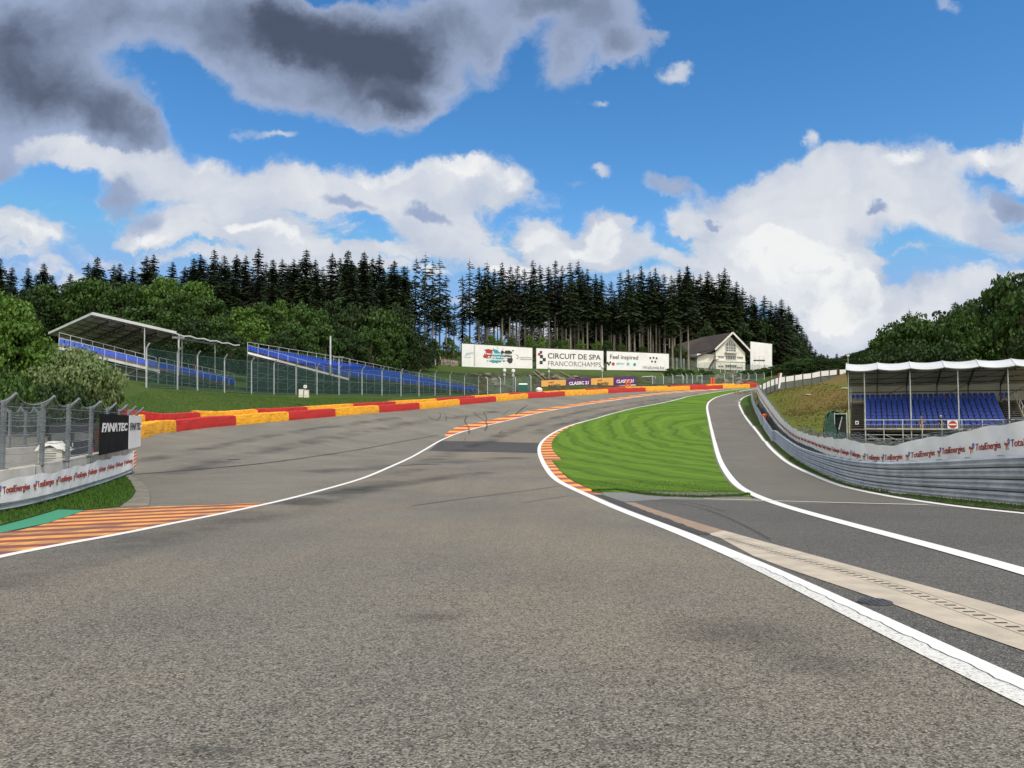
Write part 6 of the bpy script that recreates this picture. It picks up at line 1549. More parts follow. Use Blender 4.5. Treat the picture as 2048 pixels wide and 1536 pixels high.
# ------------------------------------------------------------------ white house, hoarding, hut
def house():
    D = 250.0; s = D / F; gx0, gx1 = 1430.0, 1508.0; A = P(1432, 742, D); B = P(1504, 742, D + 6)
    d = (B - A); d.z = 0; W = 74 * s; d.normalize(); rz = math.atan2(d.y, d.x); g = A.copy(); g.z = P(1430, 742, D).z
    t_ = thing('gabled_house', 'white rendered house with dark slate roof and a tall glazed gable', 'house', g, rz)
    H1 = 33 * s; HP = 79 * s; HE = 45 * s; L = 13.0; ov = 1.3
    # local: x along gable, y back; the photo shows the left flank too
    wl_ = MBL(); wl_.add([(0,0,-2),(W,0,-2),(W,0,HE-1.0),(W/2,0,HP-1.2),(0,0,HE-1.0),(0,L,-2),(W,L,-2),(W,L,HE-1.0),(W/2,L,HP-1.2),(0,L,HE-1.0)], [(0,1,2,3,4),(9,8,7,6,5),(0,4,9,5),(1,6,7,2)])
    wl_.build('wall', 'wall_white', t_)
    fl = MBL(); fl.box((-3.4, L * .5 + .5, HE * .5 - 1.6), (6.8, L - 1.0, HE - .4)); fl.build('side_wing', 'wall_white', t_)
    rf = MBL(); sl = (HP - HE) / (W / 2 + ov)
    e = [(-ov, HE - .35), (W/2, HP), (W + ov, HE - .35)]
    for (xa, za), (xb, zb) in ((e[0], e[1]), (e[1], e[2])):
        rf.add([(xa, -ov, za), (xb, -ov, zb), (xb, L + .5, zb), (xa, L + .5, za), (xa, -ov, za - .35), (xb, -ov, zb - .35), (xb, L + .5, zb - .35), (xa, L + .5, za - .35)], [(0,1,2,3),(7,6,5,4),(0,4,5,1),(3,2,6,7),(0,3,7,4),(1,5,6,2)])
    # long cat-slide over the left wing
    rf.add([(-ov + .02, -.6, HE - .33), (-ov + .02, L + .5, HE - .33), (-8.6, L + .5, HE - 3.2), (-8.6, 0, HE - 3.2), (-ov + .02, -.6, HE - .7), (-ov + .02, L + .5, HE - .7), (-8.6, L + .5, HE - 3.5), (-8.6, 0, HE - 3.5)], [(0,1,2,3),(7,6,5,4),(0,3,7,4),(2,6,7,3),(1,5,6,2)])
    # hipped back running down to the left
    rf.add([(W/2, .5, HP + .02), (W/2, L + .4, HP + .02), (-4, L + 2, HP - 2.8), (-8.7, L + 1, HE - 3.0), (-1.4, -.3, HE - .25)], [(0, 1, 2, 3, 4)])
    rf.build('roof', 'roof_dark', t_)
    bg = MBL(); bg.beam((-ov, -ov - .03, HE - .5), (W/2, -ov - .03, HP - .12), .12, .55); bg.beam((W/2, -ov - .03, HP - .12), (W + ov, -ov - .03, HE - .5), .12, .55); bg.build('bargeboard', 'trim_white', t_)
    def win(x0, x1, z0, z1, n, kind='window', tall=None):
        f = MBL(); f.box(((x0+x1)/2, -.05, (z0+z1)/2), (x1-x0+.24, .08, z1-z0+.24)); w = f.build('window', 'trim_white', t_); q = MBL(); k = (x1 - x0) / n
        for i in range(n): q.box((x0 + k*(i+.5), -.11, (z0+z1)/2), (k - .16, .03, z1 - z0 - .1))
        q.build('pane', 'glass', w)
    cx = W / 2; win(cx - 2.1, cx + 2.1, 24*s, 32*s, 6); win(1.0, 3.2, 27*s, 31*s, 3); win(W - 3.4, W - 1.0, 27*s, 31*s, 4)
    win(cx - 2.3, cx + 2.3, 8*s, 13.5*s, 5); win(1.0, 3.0, 8*s, 11.5*s, 2); win(W - 3.6, W - 1.4, 7*s, 10*s, 3)
    gp = MBL(); gp.add([(cx - 2.1, -.10, 40*s), (cx + 2.1, -.10, 40*s), (cx + 2.1, -.10, 54*s), (cx, -.10, 66*s), (cx - 2.1, -.10, 54*s)], [(0,1,2,3,4)]); gpo = gp.build('gable_window', 'glass', t_)
    mu = MBL()
    for x in (-2.1, -.9, 0, .9, 2.1): mu.beam((cx + x, -.15, 39*s), (cx + x, -.15, (66 - abs(x) * 5.6)*s), .14)
    for z in (40, 45, 50): mu.beam((cx - 2.1, -.15, z*s), (cx + 2.1, -.15, z*s), .14)
    mu.build('frame', 'trim_white', gpo)
    ba = MBL(); ba.box((cx, -.5, 38*s), (5, .9, .15)); ba.beam((cx - 2.4, -.9, 38*s), (cx + 2.4, -.9, 38*s), .1, .5); ba.box((W/2, -.12, 21*s), (W, .2, .5)); ba.build('balcony', 'trim_white', t_)
    stt = MBL(); stt.beam((-3.6, -.9, .5), (-1.2, -.9, 22*s), .9, .22); stt.beam((-1.4, -.9, 22*s), (.2, -.9, 22*s), .9, .2); stt.beam((-3.6, -1.3, 1.6), (-1.2, -1.3, 22*s + 1.1), .1); stt.beam((-1.2, -1.3, 22*s + 1.1), (.2, -1.3, 22*s + 1.1), .1)
    for q in range(4): stt.beam((-3.4 + q * .75, -1.3, .8 + q * .95), (-3.4 + q * .75, -1.3, 2.0 + q * .95), .07)
    stt.build('outside_stair', 'dark_frame', t_)
    sk = MBL()
    for (x, y, z) in ((-3.6, 5, HE - 1.35),): sk.box((x, y, z + .15), (1.1, 1.0, .1))
    sk.build('skylight', 'glass', t_)
    # tall white hoarding to the right
    c = [P(1501, 739, 262), P(1544, 740, 268), P(1544, 688, 268), P(1501, 683, 262)]; t2 = thing('tall_hoarding', 'tall blank white hoarding standing right of the white house', 'billboard', c[0])
    n = Vector((0, .5, 0)); m = MB(); m.add(c + [v + n for v in c], [(0,1,2,3),(7,6,5,4),(0,4,5,1),(1,5,6,2),(2,6,7,3),(3,7,4,0)]); m.build('board', 'white_panel', t2); m = MB()
    for f in (.05, .5, .95): p = c[0].lerp(c[1], f) + Vector((0, .8, 0)); m.beam(p - Vector((0, 0, 2)), p + Vector((0, 0, 8)), .3)
    m.build('leg', 'galv_dark', t2)
    t3 = thing('scaffold_platform', 'small white scaffold platform between the white house and the hoarding', 'scaffold', P(1510, 738, 256)); m = MB()
    for px in (1510, 1519, 1528):
        m.beam(P(px, 740, 256), P(px, 713, 256), .16)
    for py in (713, 718, 721, 731): m.beam(P(1509, py, 256), P(1529, py - .3, 256), .14)
    m.beam(P(1510, 731, 256), P(1528, 722, 256), .1); m.build('frame', 'trim_white', t3); m = MB(); m.beam(P(1508, 721, 256.5), P(1529, 721, 256.5), 1.4, .35); m.build('deck', 'dark_frame', t3)
    # hut with orange roof
    c = P(1571, 749, 236); t4 = thing('marshal_hut', 'small blue grey hut with orange roof beyond the pasture fence', 'hut', c); s4 = 236 / F
    m = MB(); m.box(c + Vector((0, 1.5, 4.5*s4)), (20*s4, 3, 10*s4)); m.build('wall', 'hut_blue', t4); m = MB(); m.box(c + Vector((.2, 1.4, 10.6*s4)), (24*s4, 3.8, 2.2*s4)); m.build('roof', 'orange', t4); m = MB(); m.box(c + Vector((4*s4, -.06, 6*s4)), (3*s4, .1, 4*s4)); m.box(c + Vector((-4*s4, -.06, 6.5*s4)), (6*s4, .1, 3*s4)); m.build('opening', 'black_void', t4)
house()
def house_fence():
    PX = [(1340,738,236),(1354,740,238),(1368,742,239),(1382,743,240),(1397,744,240),(1410,743.5,240),(1425,743,239),(1441,744,238),(1450,745,237),(1461,746,236),(1474,747,235),(1485,748,235),(1494,748,234.5),(1506,748,234),(1516,748,234),(1530,749,236),(1545,750,238),(1560,751,240)]
    t_ = thing('net_fence', 'pale green mesh fence below the white house and beside the third billboard', 'fence', P(*PX[8])); up = Vector((0, 0, 1))
    b = [P(*p) for p in PX]
    for i, p in enumerate(b): m = MB(); m.beam(p - up, p + up * (3.1 if PX[i][0] > 1390 else 3.9), .13); m.build('post', 'galv' if i % 3 else 'dark_frame', t_)
    m = MB()
    for i in range(len(b) - 1): m.quad(b[i] - up*.6, b[i+1] - up*.6, b[i+1] + up * (2.9 if PX[i][0] > 1380 else 3.7), b[i] + up * (2.9 if PX[i][0] > 1390 else 3.7))
    m.build('netting', 'house_net', t_)
MT['house_net'] = mesh_mat('house_fence_net', (.15,.23,.19), .30)
house_fence()

# ------------------------------------------------------------------ stone stacks and rocks
def rock_mesh(mb, c, r, seed, flat=.7):
    rr = random.Random(seed); bm = bmesh.new(); bmesh.ops.create_icosphere(bm, subdivisions=2, radius=1)
    ph = [rr.uniform(0, 6) for _ in range(6)]
    for v in bm.verts:
        k = 1 + .22 * math.sin(v.co.x * 3 + ph[0]) * math.cos(v.co.y * 2.5 + ph[1]) + .15 * math.sin(v.co.z * 4 + ph[2]); k = round(k * 5) / 5
        v.co = Vector((v.co.x * r * k, v.co.y * r * k, v.co.z * r * flat * k)) + c
    mb.add([tuple(v.co) for v in bm.verts], [tuple(v.index for v in f.verts) for f in bm.faces]); bm.free()
def stones():
    rr = random.Random(12); D = 204
    for k, (x0, x1, yt, yb) in enumerate(((862,870,716,727),(870,882,713,728),(883,892,718,735),(892,901,719,738),(902,909,720,734),(909,917,721,733))):
        a = P(x0, yb, D + rr.uniform(-2, 2)); w = (x1 - x0) * D / F; h = (yb - yt) * D / F; lab = ['leftmost','second','third','fourth','fifth','rightmost'][k]
        t_ = thing('stone_stack', 'caged stack of pale building stone left of the billboards, %s of six' % lab, 'stone stack', a, 0, 'stacks of pale stone beside the billboards')
        m = MB(); n = max(1, int(h / .85))
        for j in range(n):
            for i in range(2): m.box((a.x + w * (.25 + .5 * i) + rr.uniform(-.05, .05), a.y + rr.uniform(-.15, .15), a.z + (j + .5) * h / n), (w * .46, 1.1 + rr.uniform(-.2, .2), h / n * .86), rr.uniform(-.08, .08))
        
        for j in range(n + 1): m.box((a.x + w / 2, a.y, a.z + j * h / n), (w * .9, .9, h / n * .10), mi=1)
        m.build('stone', ['stone', 'bark'], t_)
    for k, (x, y, r) in enumerate(((1112,757,1.3),(1124,762,1.0),(1137,764,1.2),(1150,755,.9),(1085,752,.9),(1440,764,1.9),(1434,756,1.3),(1452,768,1.4),(1466,757,1.5),(1476,760,1.2),(1478,772,1.6),(1492,765,1.4),(1458,751,1.0),(1467,746,.9),(1412,741,.9),(985,765,1.2),(1000,772,1.3),(975,752,.9))):
        g = G(x, y); m = MB(); rock_mesh(m, Vector((g.x, g.y, g.z + r * .15)), r, k); o = m.build('boulder', 'rock'); tag(o, 'grey boulder lying on the rocky slope behind the tyre barrier', 'boulder', 'boulders on the rocky slope')
    for k, (a, b, c_, d_) in enumerate(((1066,746,1088,765),(1071,742,1092,760),(1120,745,1150,762))):
        p, q = G(a, b), G(c_, d_); m = MB(); m.beam(p + Vector((0, 0, .3)), q + Vector((0, 0, .4)), .22); o = m.build('fallen_pole', 'bark_pale'); tag(o, ['upper of two fallen poles leaning on the rocky slope left of the boards', 'lower of two fallen poles leaning on the rocky slope left of the boards', 'fallen pole lying above the second board on the rocky slope'][k], 'pole', 'fallen poles on the slope')
stones()

# ------------------------------------------------------------------ trees
def place_proto(mb_trunk, mb_crown, tm, cm):
    """build meshes once, reused by every copy"""
    a = mb_trunk.build('trunk', tm); b = mb_crown.build('crown', cm)
    ma, mb_ = a.data, b.data; bpy.data.objects.remove(a); bpy.data.objects.remove(b); return ma, mb_
def conifer(seed, h=30.0, r=3.6, bare=.12, dens=1.0, ragged=.25, tm='bark', cm='needle', sparse=0.0):
    rr = random.Random(seed); T = MBL(); Cc = MBL()
    lean = (rr.uniform(-.4, .4), rr.uniform(-.4, .4))
    def ax(z): f = z / h; return Vector((lean[0] * f * f, lean[1] * f * f, z))
    T.tube([ax(h * f) - Vector((0, 0, 1.5 if f == 0 else 0)) for f in (0, .1, .3, .5, .7, .88, 1)], [.36, .30, .24, .19, .13, .06, .015], 7)
    if bare > .2:
        for k in range(16):
            z = h * rr.uniform(.12, bare + .08); a = rr.uniform(0, 6.28); L = rr.uniform(.5, 1.6); p = ax(z); T.tube([p, p + Vector((math.cos(a) * L, math.sin(a) * L, -.15 * L))], [.035, .01], 3, cap=False)
    z = h * bare; 
    while z < h * .985:
        f = (z - h * bare) / (h * (1 - bare)); prof = (1 - f) ** .66 * (1 if f > .12 else .55 + f * 3.75); R_ = r * prof * (.92 + .16 * math.sin(z * 1.3 + seed)) + .12
        nb = max(4, int((5.5 + 4.0 * (1 - f)) * dens))
        a0 = rr.uniform(0, 6.28)
        for k in range(nb):
            if rr.random() < sparse: continue
            a = a0 + 6.283 * k / nb + rr.uniform(-.25, .25); L = R_ * rr.uniform(1 - ragged * 1.6, 1 + ragged * .55); dr = Vector((math.cos(a), math.sin(a), 0)); sd = Vector((-dr.y, dr.x, 0)); base = ax(z) + Vector((0, 0, rr.uniform(-.25, .25)))
            up0 = .22 * (f > .7) - .10; ns = max(2, int(L / .75) + 1); prev = base
            for s in range(ns):
                t0, t1 = s / ns, (s + 1) / ns
                def bp(t): return base + dr * (L * t) + Vector((0, 0, L * (up0 * t - .34 * t * t + .14 * t ** 3)))
                c0, c1 = bp(t0), bp(t1); w = (.30 + .78 * math.sin(math.pi * min(1, t0 * .85 + .22))) * min(1, .35 + L * .25); dz = -rr.uniform(.12, .34) * min(1, L * .5)
                # drooping twig fans either side
                for q in (-1, 1):
                    tip = c0.lerp(c1, .9) + sd * (q * w * rr.uniform(.75, 1.25)) + Vector((0, 0, dz * rr.uniform(.6, 1.7)))
                    Cc.add([c0, c1 + Vector((0, 0, .03)), tip], [(0, 1, 2)])
                    tip2 = c0.lerp(c1, .35) + sd * (q * w * rr.uniform(.6, 1.0)) + Vector((0, 0, dz * 1.5))
                    Cc.add([c0 - dr * .1, c0.lerp(c1, .7), tip2], [(0, 1, 2)])
                tipd = c0.lerp(c1, .6) + Vector((sd.x * rr.uniform(-.2, .2), sd.y * rr.uniform(-.2, .2), -rr.uniform(.25, .6) * min(1, L * .4))); Cc.add([c0, c1, tipd], [(0, 1, 2)])
        z += h * .0235 * (1.0 if f < .75 else .7) / (dens ** .5) * rr.uniform(.85, 1.15)
    Cc.tube([ax(h * .96), ax(h) + Vector((0, 0, .45))], [.07, .01], 4)
    return place_proto(T, Cc, tm, cm)
def broadleaf(seed, h=14.0, r=5.0, clumps=46, per=70, leaf=.34, cm='leaf_mid', tm='bark', low=.15, flat=1.0, droop=0.0):
    rr = random.Random(seed); T = MBL(); Cc = MBL(); T.tube([(0, 0, -1.5), (0, 0, h * .2), (rr.uniform(-.3, .3), rr.uniform(-.3, .3), h * .5), (rr.uniform(-.6, .6), rr.uniform(-.6, .6), h * .82)], [.028 * h, .022 * h, .014 * h, .004 * h], 8)
    cs = []
    for k in range(clumps):
        f = (k + .5) / clumps; z = h * (low + (.97 - low) * f); q = (z / h - low) / (1 - low); rad = r * max(.18, math.sin(math.pi * min(1, .20 + q * .80)) ** .65) * (.92 if q < .8 else .75)
        a = k * 2.39996 + rr.uniform(-.4, .4); d = rad * math.sqrt(rr.uniform(.22, 1.0)); c = Vector((math.cos(a) * d, math.sin(a) * d, z + rr.uniform(-.06, .06) * h)); cs.append((c, r * rr.choice((rr.uniform(.12, .22), rr.uniform(.2, .34), rr.uniform(.26, .42)))))
        if k % 3 == 0: T.tube([(0, 0, max(h * .15, z * .55)), c.lerp(Vector((0, 0, z)), .5) - Vector((0, 0, .4)), c], [.010 * h, .006 * h, .002 * h], 4, cap=False)
    for c, cr in cs:
        n = int(per * (cr / (r * .28)) ** 1.8 * rr.uniform(.6, 1.3))
        for i in range(n):
            u = Vector((rr.gauss(0, 1), rr.gauss(0, 1), rr.gauss(0, 1) * .8 + .25)); u.normalize(); p = c + u * cr * rr.uniform(.55, 1.12); p.z = c.z + (p.z - c.z) * .8 * flat
            t = Vector((rr.gauss(0, 1), rr.gauss(0, 1), rr.gauss(0, .6))); nrm = (u + t * .75).normalized(); a = nrm.cross(Vector((0, 0, 1))); a = a.normalized() if a.length > .05 else Vector((1, 0, 0)); b = nrm.cross(a).normalized()
            s = leaf * rr.uniform(.6, 1.35); a2 = a * s * .62; b2 = b * s - Vector((0, 0, droop * s)); Cc.add([p - a2 * .2 - b2, p + a2, p + b2 * 1.0, p - a2], [(0, 1, 2, 3)])
    return place_proto(T, Cc, tm, cm)
protos = {
 'full': [conifer(1, 30, 7.2, .06), conifer(2, 30, 6.2, .08, ragged=.35), conifer(3, 30, 7.8, .05, dens=.95, ragged=.35), conifer(4, 30, 6.0, .07, ragged=.3, cm='needle_r')],
 'high': [conifer(11, 31, 4.4, .44, dens=.95, ragged=.35, tm='bark_pale'), conifer(12, 31, 4.8, .36, dens=.85, ragged=.4, tm='bark_pale'), conifer(13, 31, 4.0, .48, dens=.9, ragged=.35, tm='bark_pale', cm='needle_r')],
 'thin': [conifer(21, 31, 5.2, .34, dens=.72, ragged=.45, tm='bark_pale', sparse=.15), conifer(22, 31, 4.8, .40, dens=.72, ragged=.45, tm='bark_pale', sparse=.15)],
 'mid': [broadleaf(31, cm='leaf_mid'), broadleaf(32, r=4.6, cm='leaf_mid', clumps=40), broadleaf(33, r=5.4, cm='leaf_mid')],
 'dark': [broadleaf(41, cm='leaf_dark'), broadleaf(42, r=4.4, cm='leaf_dark')],
 'light': [broadleaf(51, r=4.6, cm='leaf_light'), broadleaf(52, r=5.2, cm='leaf_light', clumps=40)],
}
PH = {'full': 30, 'high': 31, 'thin': 31, 'mid': 14, 'dark': 14, 'light': 14}
trr = random.Random(77); SP = [0]
def tree(kind, px, D, top, label, cat, group, name, width=None, zb=None, ox=0):
    u, v = ray(px, top); x = u * D + ox; g = Z(x, D) - .1; ztop = CAMZ + v * D; h = max(2.5, ztop - g)
    ma, mb_ = trr.choice(protos[kind]); s = h / PH[kind]; t_ = thing(name, label, cat, (x, D, g), trr.uniform(0, 6.28), group)
    w = s if width is None else width / 10.0
    if kind in ('full', 'high', 'thin'): w = (.35 * s + .65 * (h / 30) ** .5) if width is None else width
    t_.scale = (w, w, s)
    for nm, m in (('trunk', ma), ('crown', mb_)): o = bpy.data.objects.new(nm, m); C.objects.link(o); o.parent = t_
    return t_
SKY = [(-60,510),(0,515),(18,530),(40,560),(62,535),(85,525),(105,545),(125,575),(145,545),(175,525),(200,514),(225,525),(240,518),(265,530),(290,508),(310,505),(330,540),(345,524),(365,540),(385,512),(405,505),(430,498),(450,512),(470,504),(500,512),(520,495),(540,520),(560,517),(585,512),(610,497),(640,520),(660,500),(680,515),(700,500),(725,500),(745,515),(760,508),(790,518),(805,530)]
def skyline(x, S): return float(np.interp(x, [a for a, b in S], [b for a, b in S]))
# back row on the left hill
LB = 'dark spruce in the tall forest edge above the left grandstands'
GL = 'spruces on the left skyline'
for a in (0,20,62,85,108,145,175,200,228,243,268,290,310,345,372,388,405,430,452,470,492,520,548,562,585,610,632,660,682,700,725,745,762,790,806):
    tree('full', a + trr.uniform(-3, 3), 205 + trr.uniform(-12, 14), skyline(a, SKY) + trr.uniform(-2, 5), LB, 'spruce', GL, 'spruce_tree')
for k in range(62):
    a = -30 + 850 * (k + trr.random()) / 62; tree('full', a, trr.uniform(176, 245), skyline(a, SKY) + trr.uniform(12, 60), LB, 'spruce', GL, 'spruce_tree')
# tall bare-stemmed spruces in the middle
MS = [(815,530),(830,514),(850,505),(866,520),(880,515),(893,548)]
LM = 'tall bare stemmed spruce in the forest gap left of the billboards'; GM = 'bare stemmed spruces left of the billboards'
for (a, t) in MS: tree('thin', a, 222 + trr.uniform(-6, 6), t, LM, 'spruce', GM, 'spruce_tree')
for a in (818, 838, 856, 872, 898, 908, 925): tree('thin', a, 244 + trr.uniform(-6, 12), trr.uniform(590, 625), LM, 'spruce', GM, 'spruce_tree')
CS = [(925,548),(942,517),(960,532),(975,521),(990,535),(1003,522),(1018,530),(1032,528),(1050,535),(1066,517),(1082,527),(1097,530),(1108,518),(1125,528),(1140,522),(1158,520),(1172,535),(1190,545),(1205,548),(1222,560),(1240,542),(1255,536),(1270,545),(1283,529),(1300,540),(1313,533),(1330,545),(1345,548),(1360,536),(1375,529)]
LC = 'tall spruce with a long bare pale trunk in the forest behind the billboards'; GC = 'bare stemmed spruces behind the billboards'
for i, (a, t) in enumerate(CS): tree('thin' if a in (942, 925, 975) else 'high', a + trr.uniform(-2, 2), 238 + trr.uniform(-5, 10), t, LC, 'spruce', GC, 'spruce_tree')
for k in range(46):
    a = 955 + 420 * (k + trr.random()) / 46; tree('high', a, trr.uniform(250, 292), np.interp(a, [x for x, y in CS], [y for x, y in CS]) + trr.uniform(10, 42), LC, 'spruce', GC, 'spruce_tree')
for k in range(26):
    a = 948 + 330 * (k + trr.random()) / 26; tree(trr.choice(['full', 'high', 'thin']), a, trr.uniform(305, 345), trr.uniform(588, 650), 'smaller dark spruce seen deep between the pale trunks behind the billboards', 'spruce', 'smaller spruces deep behind the billboards', 'spruce_tree', .75)
for k in range(16):
    a = 1120 + 250 * (k + trr.random()) / 16; tree('full', a, trr.uniform(296, 318), np.interp(a, [x for x, y in CS], [y for x, y in CS]) + trr.uniform(40, 85), LC.replace('long bare pale trunk', 'dense dark crown'), 'spruce', 'dense spruces deep in the middle forest', 'spruce_tree')
RS_ = [(1360,545),(1372,530),(1388,548),(1400,546),(1413,540),(1425,552),(1436,545),(1447,533),(1460,556),(1472,562),(1485,572),(1500,588),(1510,592),(1528,590),(1540,600),(1552,606),(1564,597),(1575,610),(1585,622),(1594,633),(1603,652),(1612,668),(1620,684),(1630,698),(1642,706),(1655,708)]
LR = 'dense dark spruce on the forest slope around the white house'; GR = 'dense spruces behind the white house'
for a, t in RS_: tree('full', a, 286 + trr.uniform(-6, 8) + max(0, a - 1560) * .5, t, LR, 'spruce', GR, 'spruce_tree')
for k in range(36):
    a = 1365 + 250 * (k + trr.random()) / 36; tree('full', a, trr.uniform(280, 312), np.interp(a, [x for x, y in RS_], [y for x, y in RS_]) + trr.uniform(12, 70), LR, 'spruce', GR, 'spruce_tree')
for a, t in ((1628,705),(1638,708),(1648,712),(1662,716),(1673,706),(1684,718),(1692,712),(1655,722),(1640,722),(1670,724),(1700,722)): tree('full' if t < 710 else 'dark', a, 335 + trr.uniform(-10, 20), t, 'small distant tree above the white panels of the pasture fence', 'tree', 'distant trees above the pasture fence', 'distant_tree')
for k in range(26):
    a = 1578 + 160 * k / 25; tree('dark' if k % 3 else 'mid', a, 214 + (k % 2) * 9 + max(0, (1640 - a)) * .25, 722 + 4 * math.sin(k * 1.7) - (6 if k % 5 == 0 else 0) + max(0, 1600 - a) * .4, 'bushy dark tree in the hedge right behind the pasture fence panels', 'tree', 'hedge behind the pasture fence', 'hedge_tree', 6.5)
# broadleaved trees on the left hill
for kind, px, top, D, w in (('mid',20,600,150,11),('dark',60,585,168,11),('mid',95,575,172,11),('dark',130,575,175,10),('mid',165,568,172,11),('mid',190,562,170,12),('dark',225,570,172,10),('mid',258,572,168,12),('mid',300,578,160,12),('light',340,560,158,12),('light',385,566,156,12),('mid',362,590,150,12),
     ('dark',425,610,160,11),('mid',420,600,150,10),('mid',300,618,142,12),('dark',255,622,142,11),('mid',215,632,138,11),('mid',345,632,138,11),('dark',390,640,136,10),('mid',430,645,140,9),('light',492,618,150,10),('mid',530,612,152,11),('light',560,608,156,10),('mid',600,616,152,11),('mid',585,650,142,10),('light',510,650,140,9),('dark',480,630,158,9),('mid',630,622,156,10),
     ('dark',670,604,168,10),('dark',705,612,166,10),('dark',740,618,168,10),('mid',765,622,166,11),('dark',795,612,172,10),('mid',650,655,150,9),('dark',700,660,154,9),('mid',740,662,158,9),('mid',780,660,164,9),('dark',815,650,176,7),('mid',620,672,140,7),('dark',560,668,136,7),('dark',460,668,128,7),('dark',240,660,122,8),('mid',200,655,124,8)):
    lab = {'mid': 'mid green broadleaved tree on the wooded slope behind the left grandstands', 'dark': 'dark green broadleaved tree on the wooded slope behind the left grandstands', 'light': 'bright green broadleaved tree on the wooded slope behind the left grandstands'}[kind]
    tree(kind, px, D, top, lab, 'tree', {'mid': 'mid green', 'dark': 'dark green', 'light': 'bright green'}[kind] + ' trees behind the left grandstands', 'broadleaved_tree', w)
for px, top, D, w in ((835,672,188,5),(850,668,190,5),(868,680,194,4),(845,690,185,5),(820,690,178,6),(790,700,172,6)): tree('dark', px, D, top, 'small leafy tree at the forest edge left of the stone stacks', 'tree', 'small trees left of the stone stacks', 'small_tree', w)
for px, top, D, w, k in ((870,680,222,5,'light'),(895,676,224,5,'mid'),(905,684,222,4,'light'),(935,675,226,4,'light'),(985,672,226,5,'light'),(1000,678,226,4,'light'),(1020,676,228,4,'mid'),(1060,672,230,4,'light'),(1085,676,230,5,'light'),(1110,680,232,5,'mid'),(1130,682,232,4,'light'),(1160,683,234,4,'light'),(1195,684,236,5,'light'),(1215,682,236,5,'mid'),(1245,688,238,4,'light'),(1285,694,240,4,'mid'),(1345,698,244,5,'mid'),(1358,690,246,5,'light'),(1372,704,244,4,'mid')):
    tree(k, px, D, top, 'low green shrub at the foot of the forest just above the billboards', 'shrub', 'shrubs at the forest foot above the billboards', 'shrub', w)
for px, top, D, w in ((1395,668,272,8),(1415,650,276,8),(1480,640,280,10),(1530,640,282,11),(1560,650,286,11),(1585,670,290,10),(1605,690,296,8),(1550,690,284,9),(1575,712,280,7),(1600,722,284,6)): tree('dark', px, D, top, 'dark leafy tree among the spruces behind the white house and hoarding', 'tree', 'dark trees behind the white house', 'broadleaved_tree', w)
for px, top, D, w in ((1406,744,226,4),(1416,750,224,4),(1500,748,228,5),(1515,750,229,5),(1530,750,231,5),(1545,752,232,5),(1556,748,236,5),(1486,752,227,4),(1340,757,220,4),(1360,757,221,4),(1380,756,222,4)): tree('mid', px, D, top, 'low bush on the bank between the far tyre barrier and the house fence', 'bush', 'bushes on the bank below the house', 'bush', w)
# right-hand wood
for kind, px, top, D, w in (('dark',1748,684,118,7),('mid',1768,664,116,8),('dark',1792,652,120,8),('mid',1812,650,112,8),('mid',1835,636,118,9),('mid',1862,650,110,9),('dark',1880,630,122,8),('mid',1905,628,116,9),('dark',1930,612,124,8),('mid',1950,606,122,8),('dark',1968,618,114,8),('mid',1925,640,108,8),('dark',2000,570,116,9),('mid',2020,560,112,10),('dark',2048,560,110,10),('mid',2040,600,102,9),('dark',2075,560,108,10),('mid',2005,630,104,8),('dark',1780,690,106,7),('dark',1840,690,104,8),('dark',1890,690,104,8),('mid',1950,690,104,8),('dark',2060,660,96,8),('dark',1752,708,108,6)):
    tree(kind, px, D, top, {'mid': 'mid green tree in the dark wood behind the right grandstand', 'dark': 'dark green tree in the wood behind the right grandstand'}[kind], 'tree', {'mid': 'mid green', 'dark': 'dark'}[kind] + ' trees behind the right grandstand', 'broadleaved_tree', w)
tree('full', 1909, 128, 603, 'single pointed spruce poking out of the wood behind the right grandstand', 'spruce', None, 'spruce_tree', .7)
tree('thin', 1822, 124, 618, 'thin bare topped tree rising from the wood behind the right grandstand', 'tree', None, 'thin_tree', .8)
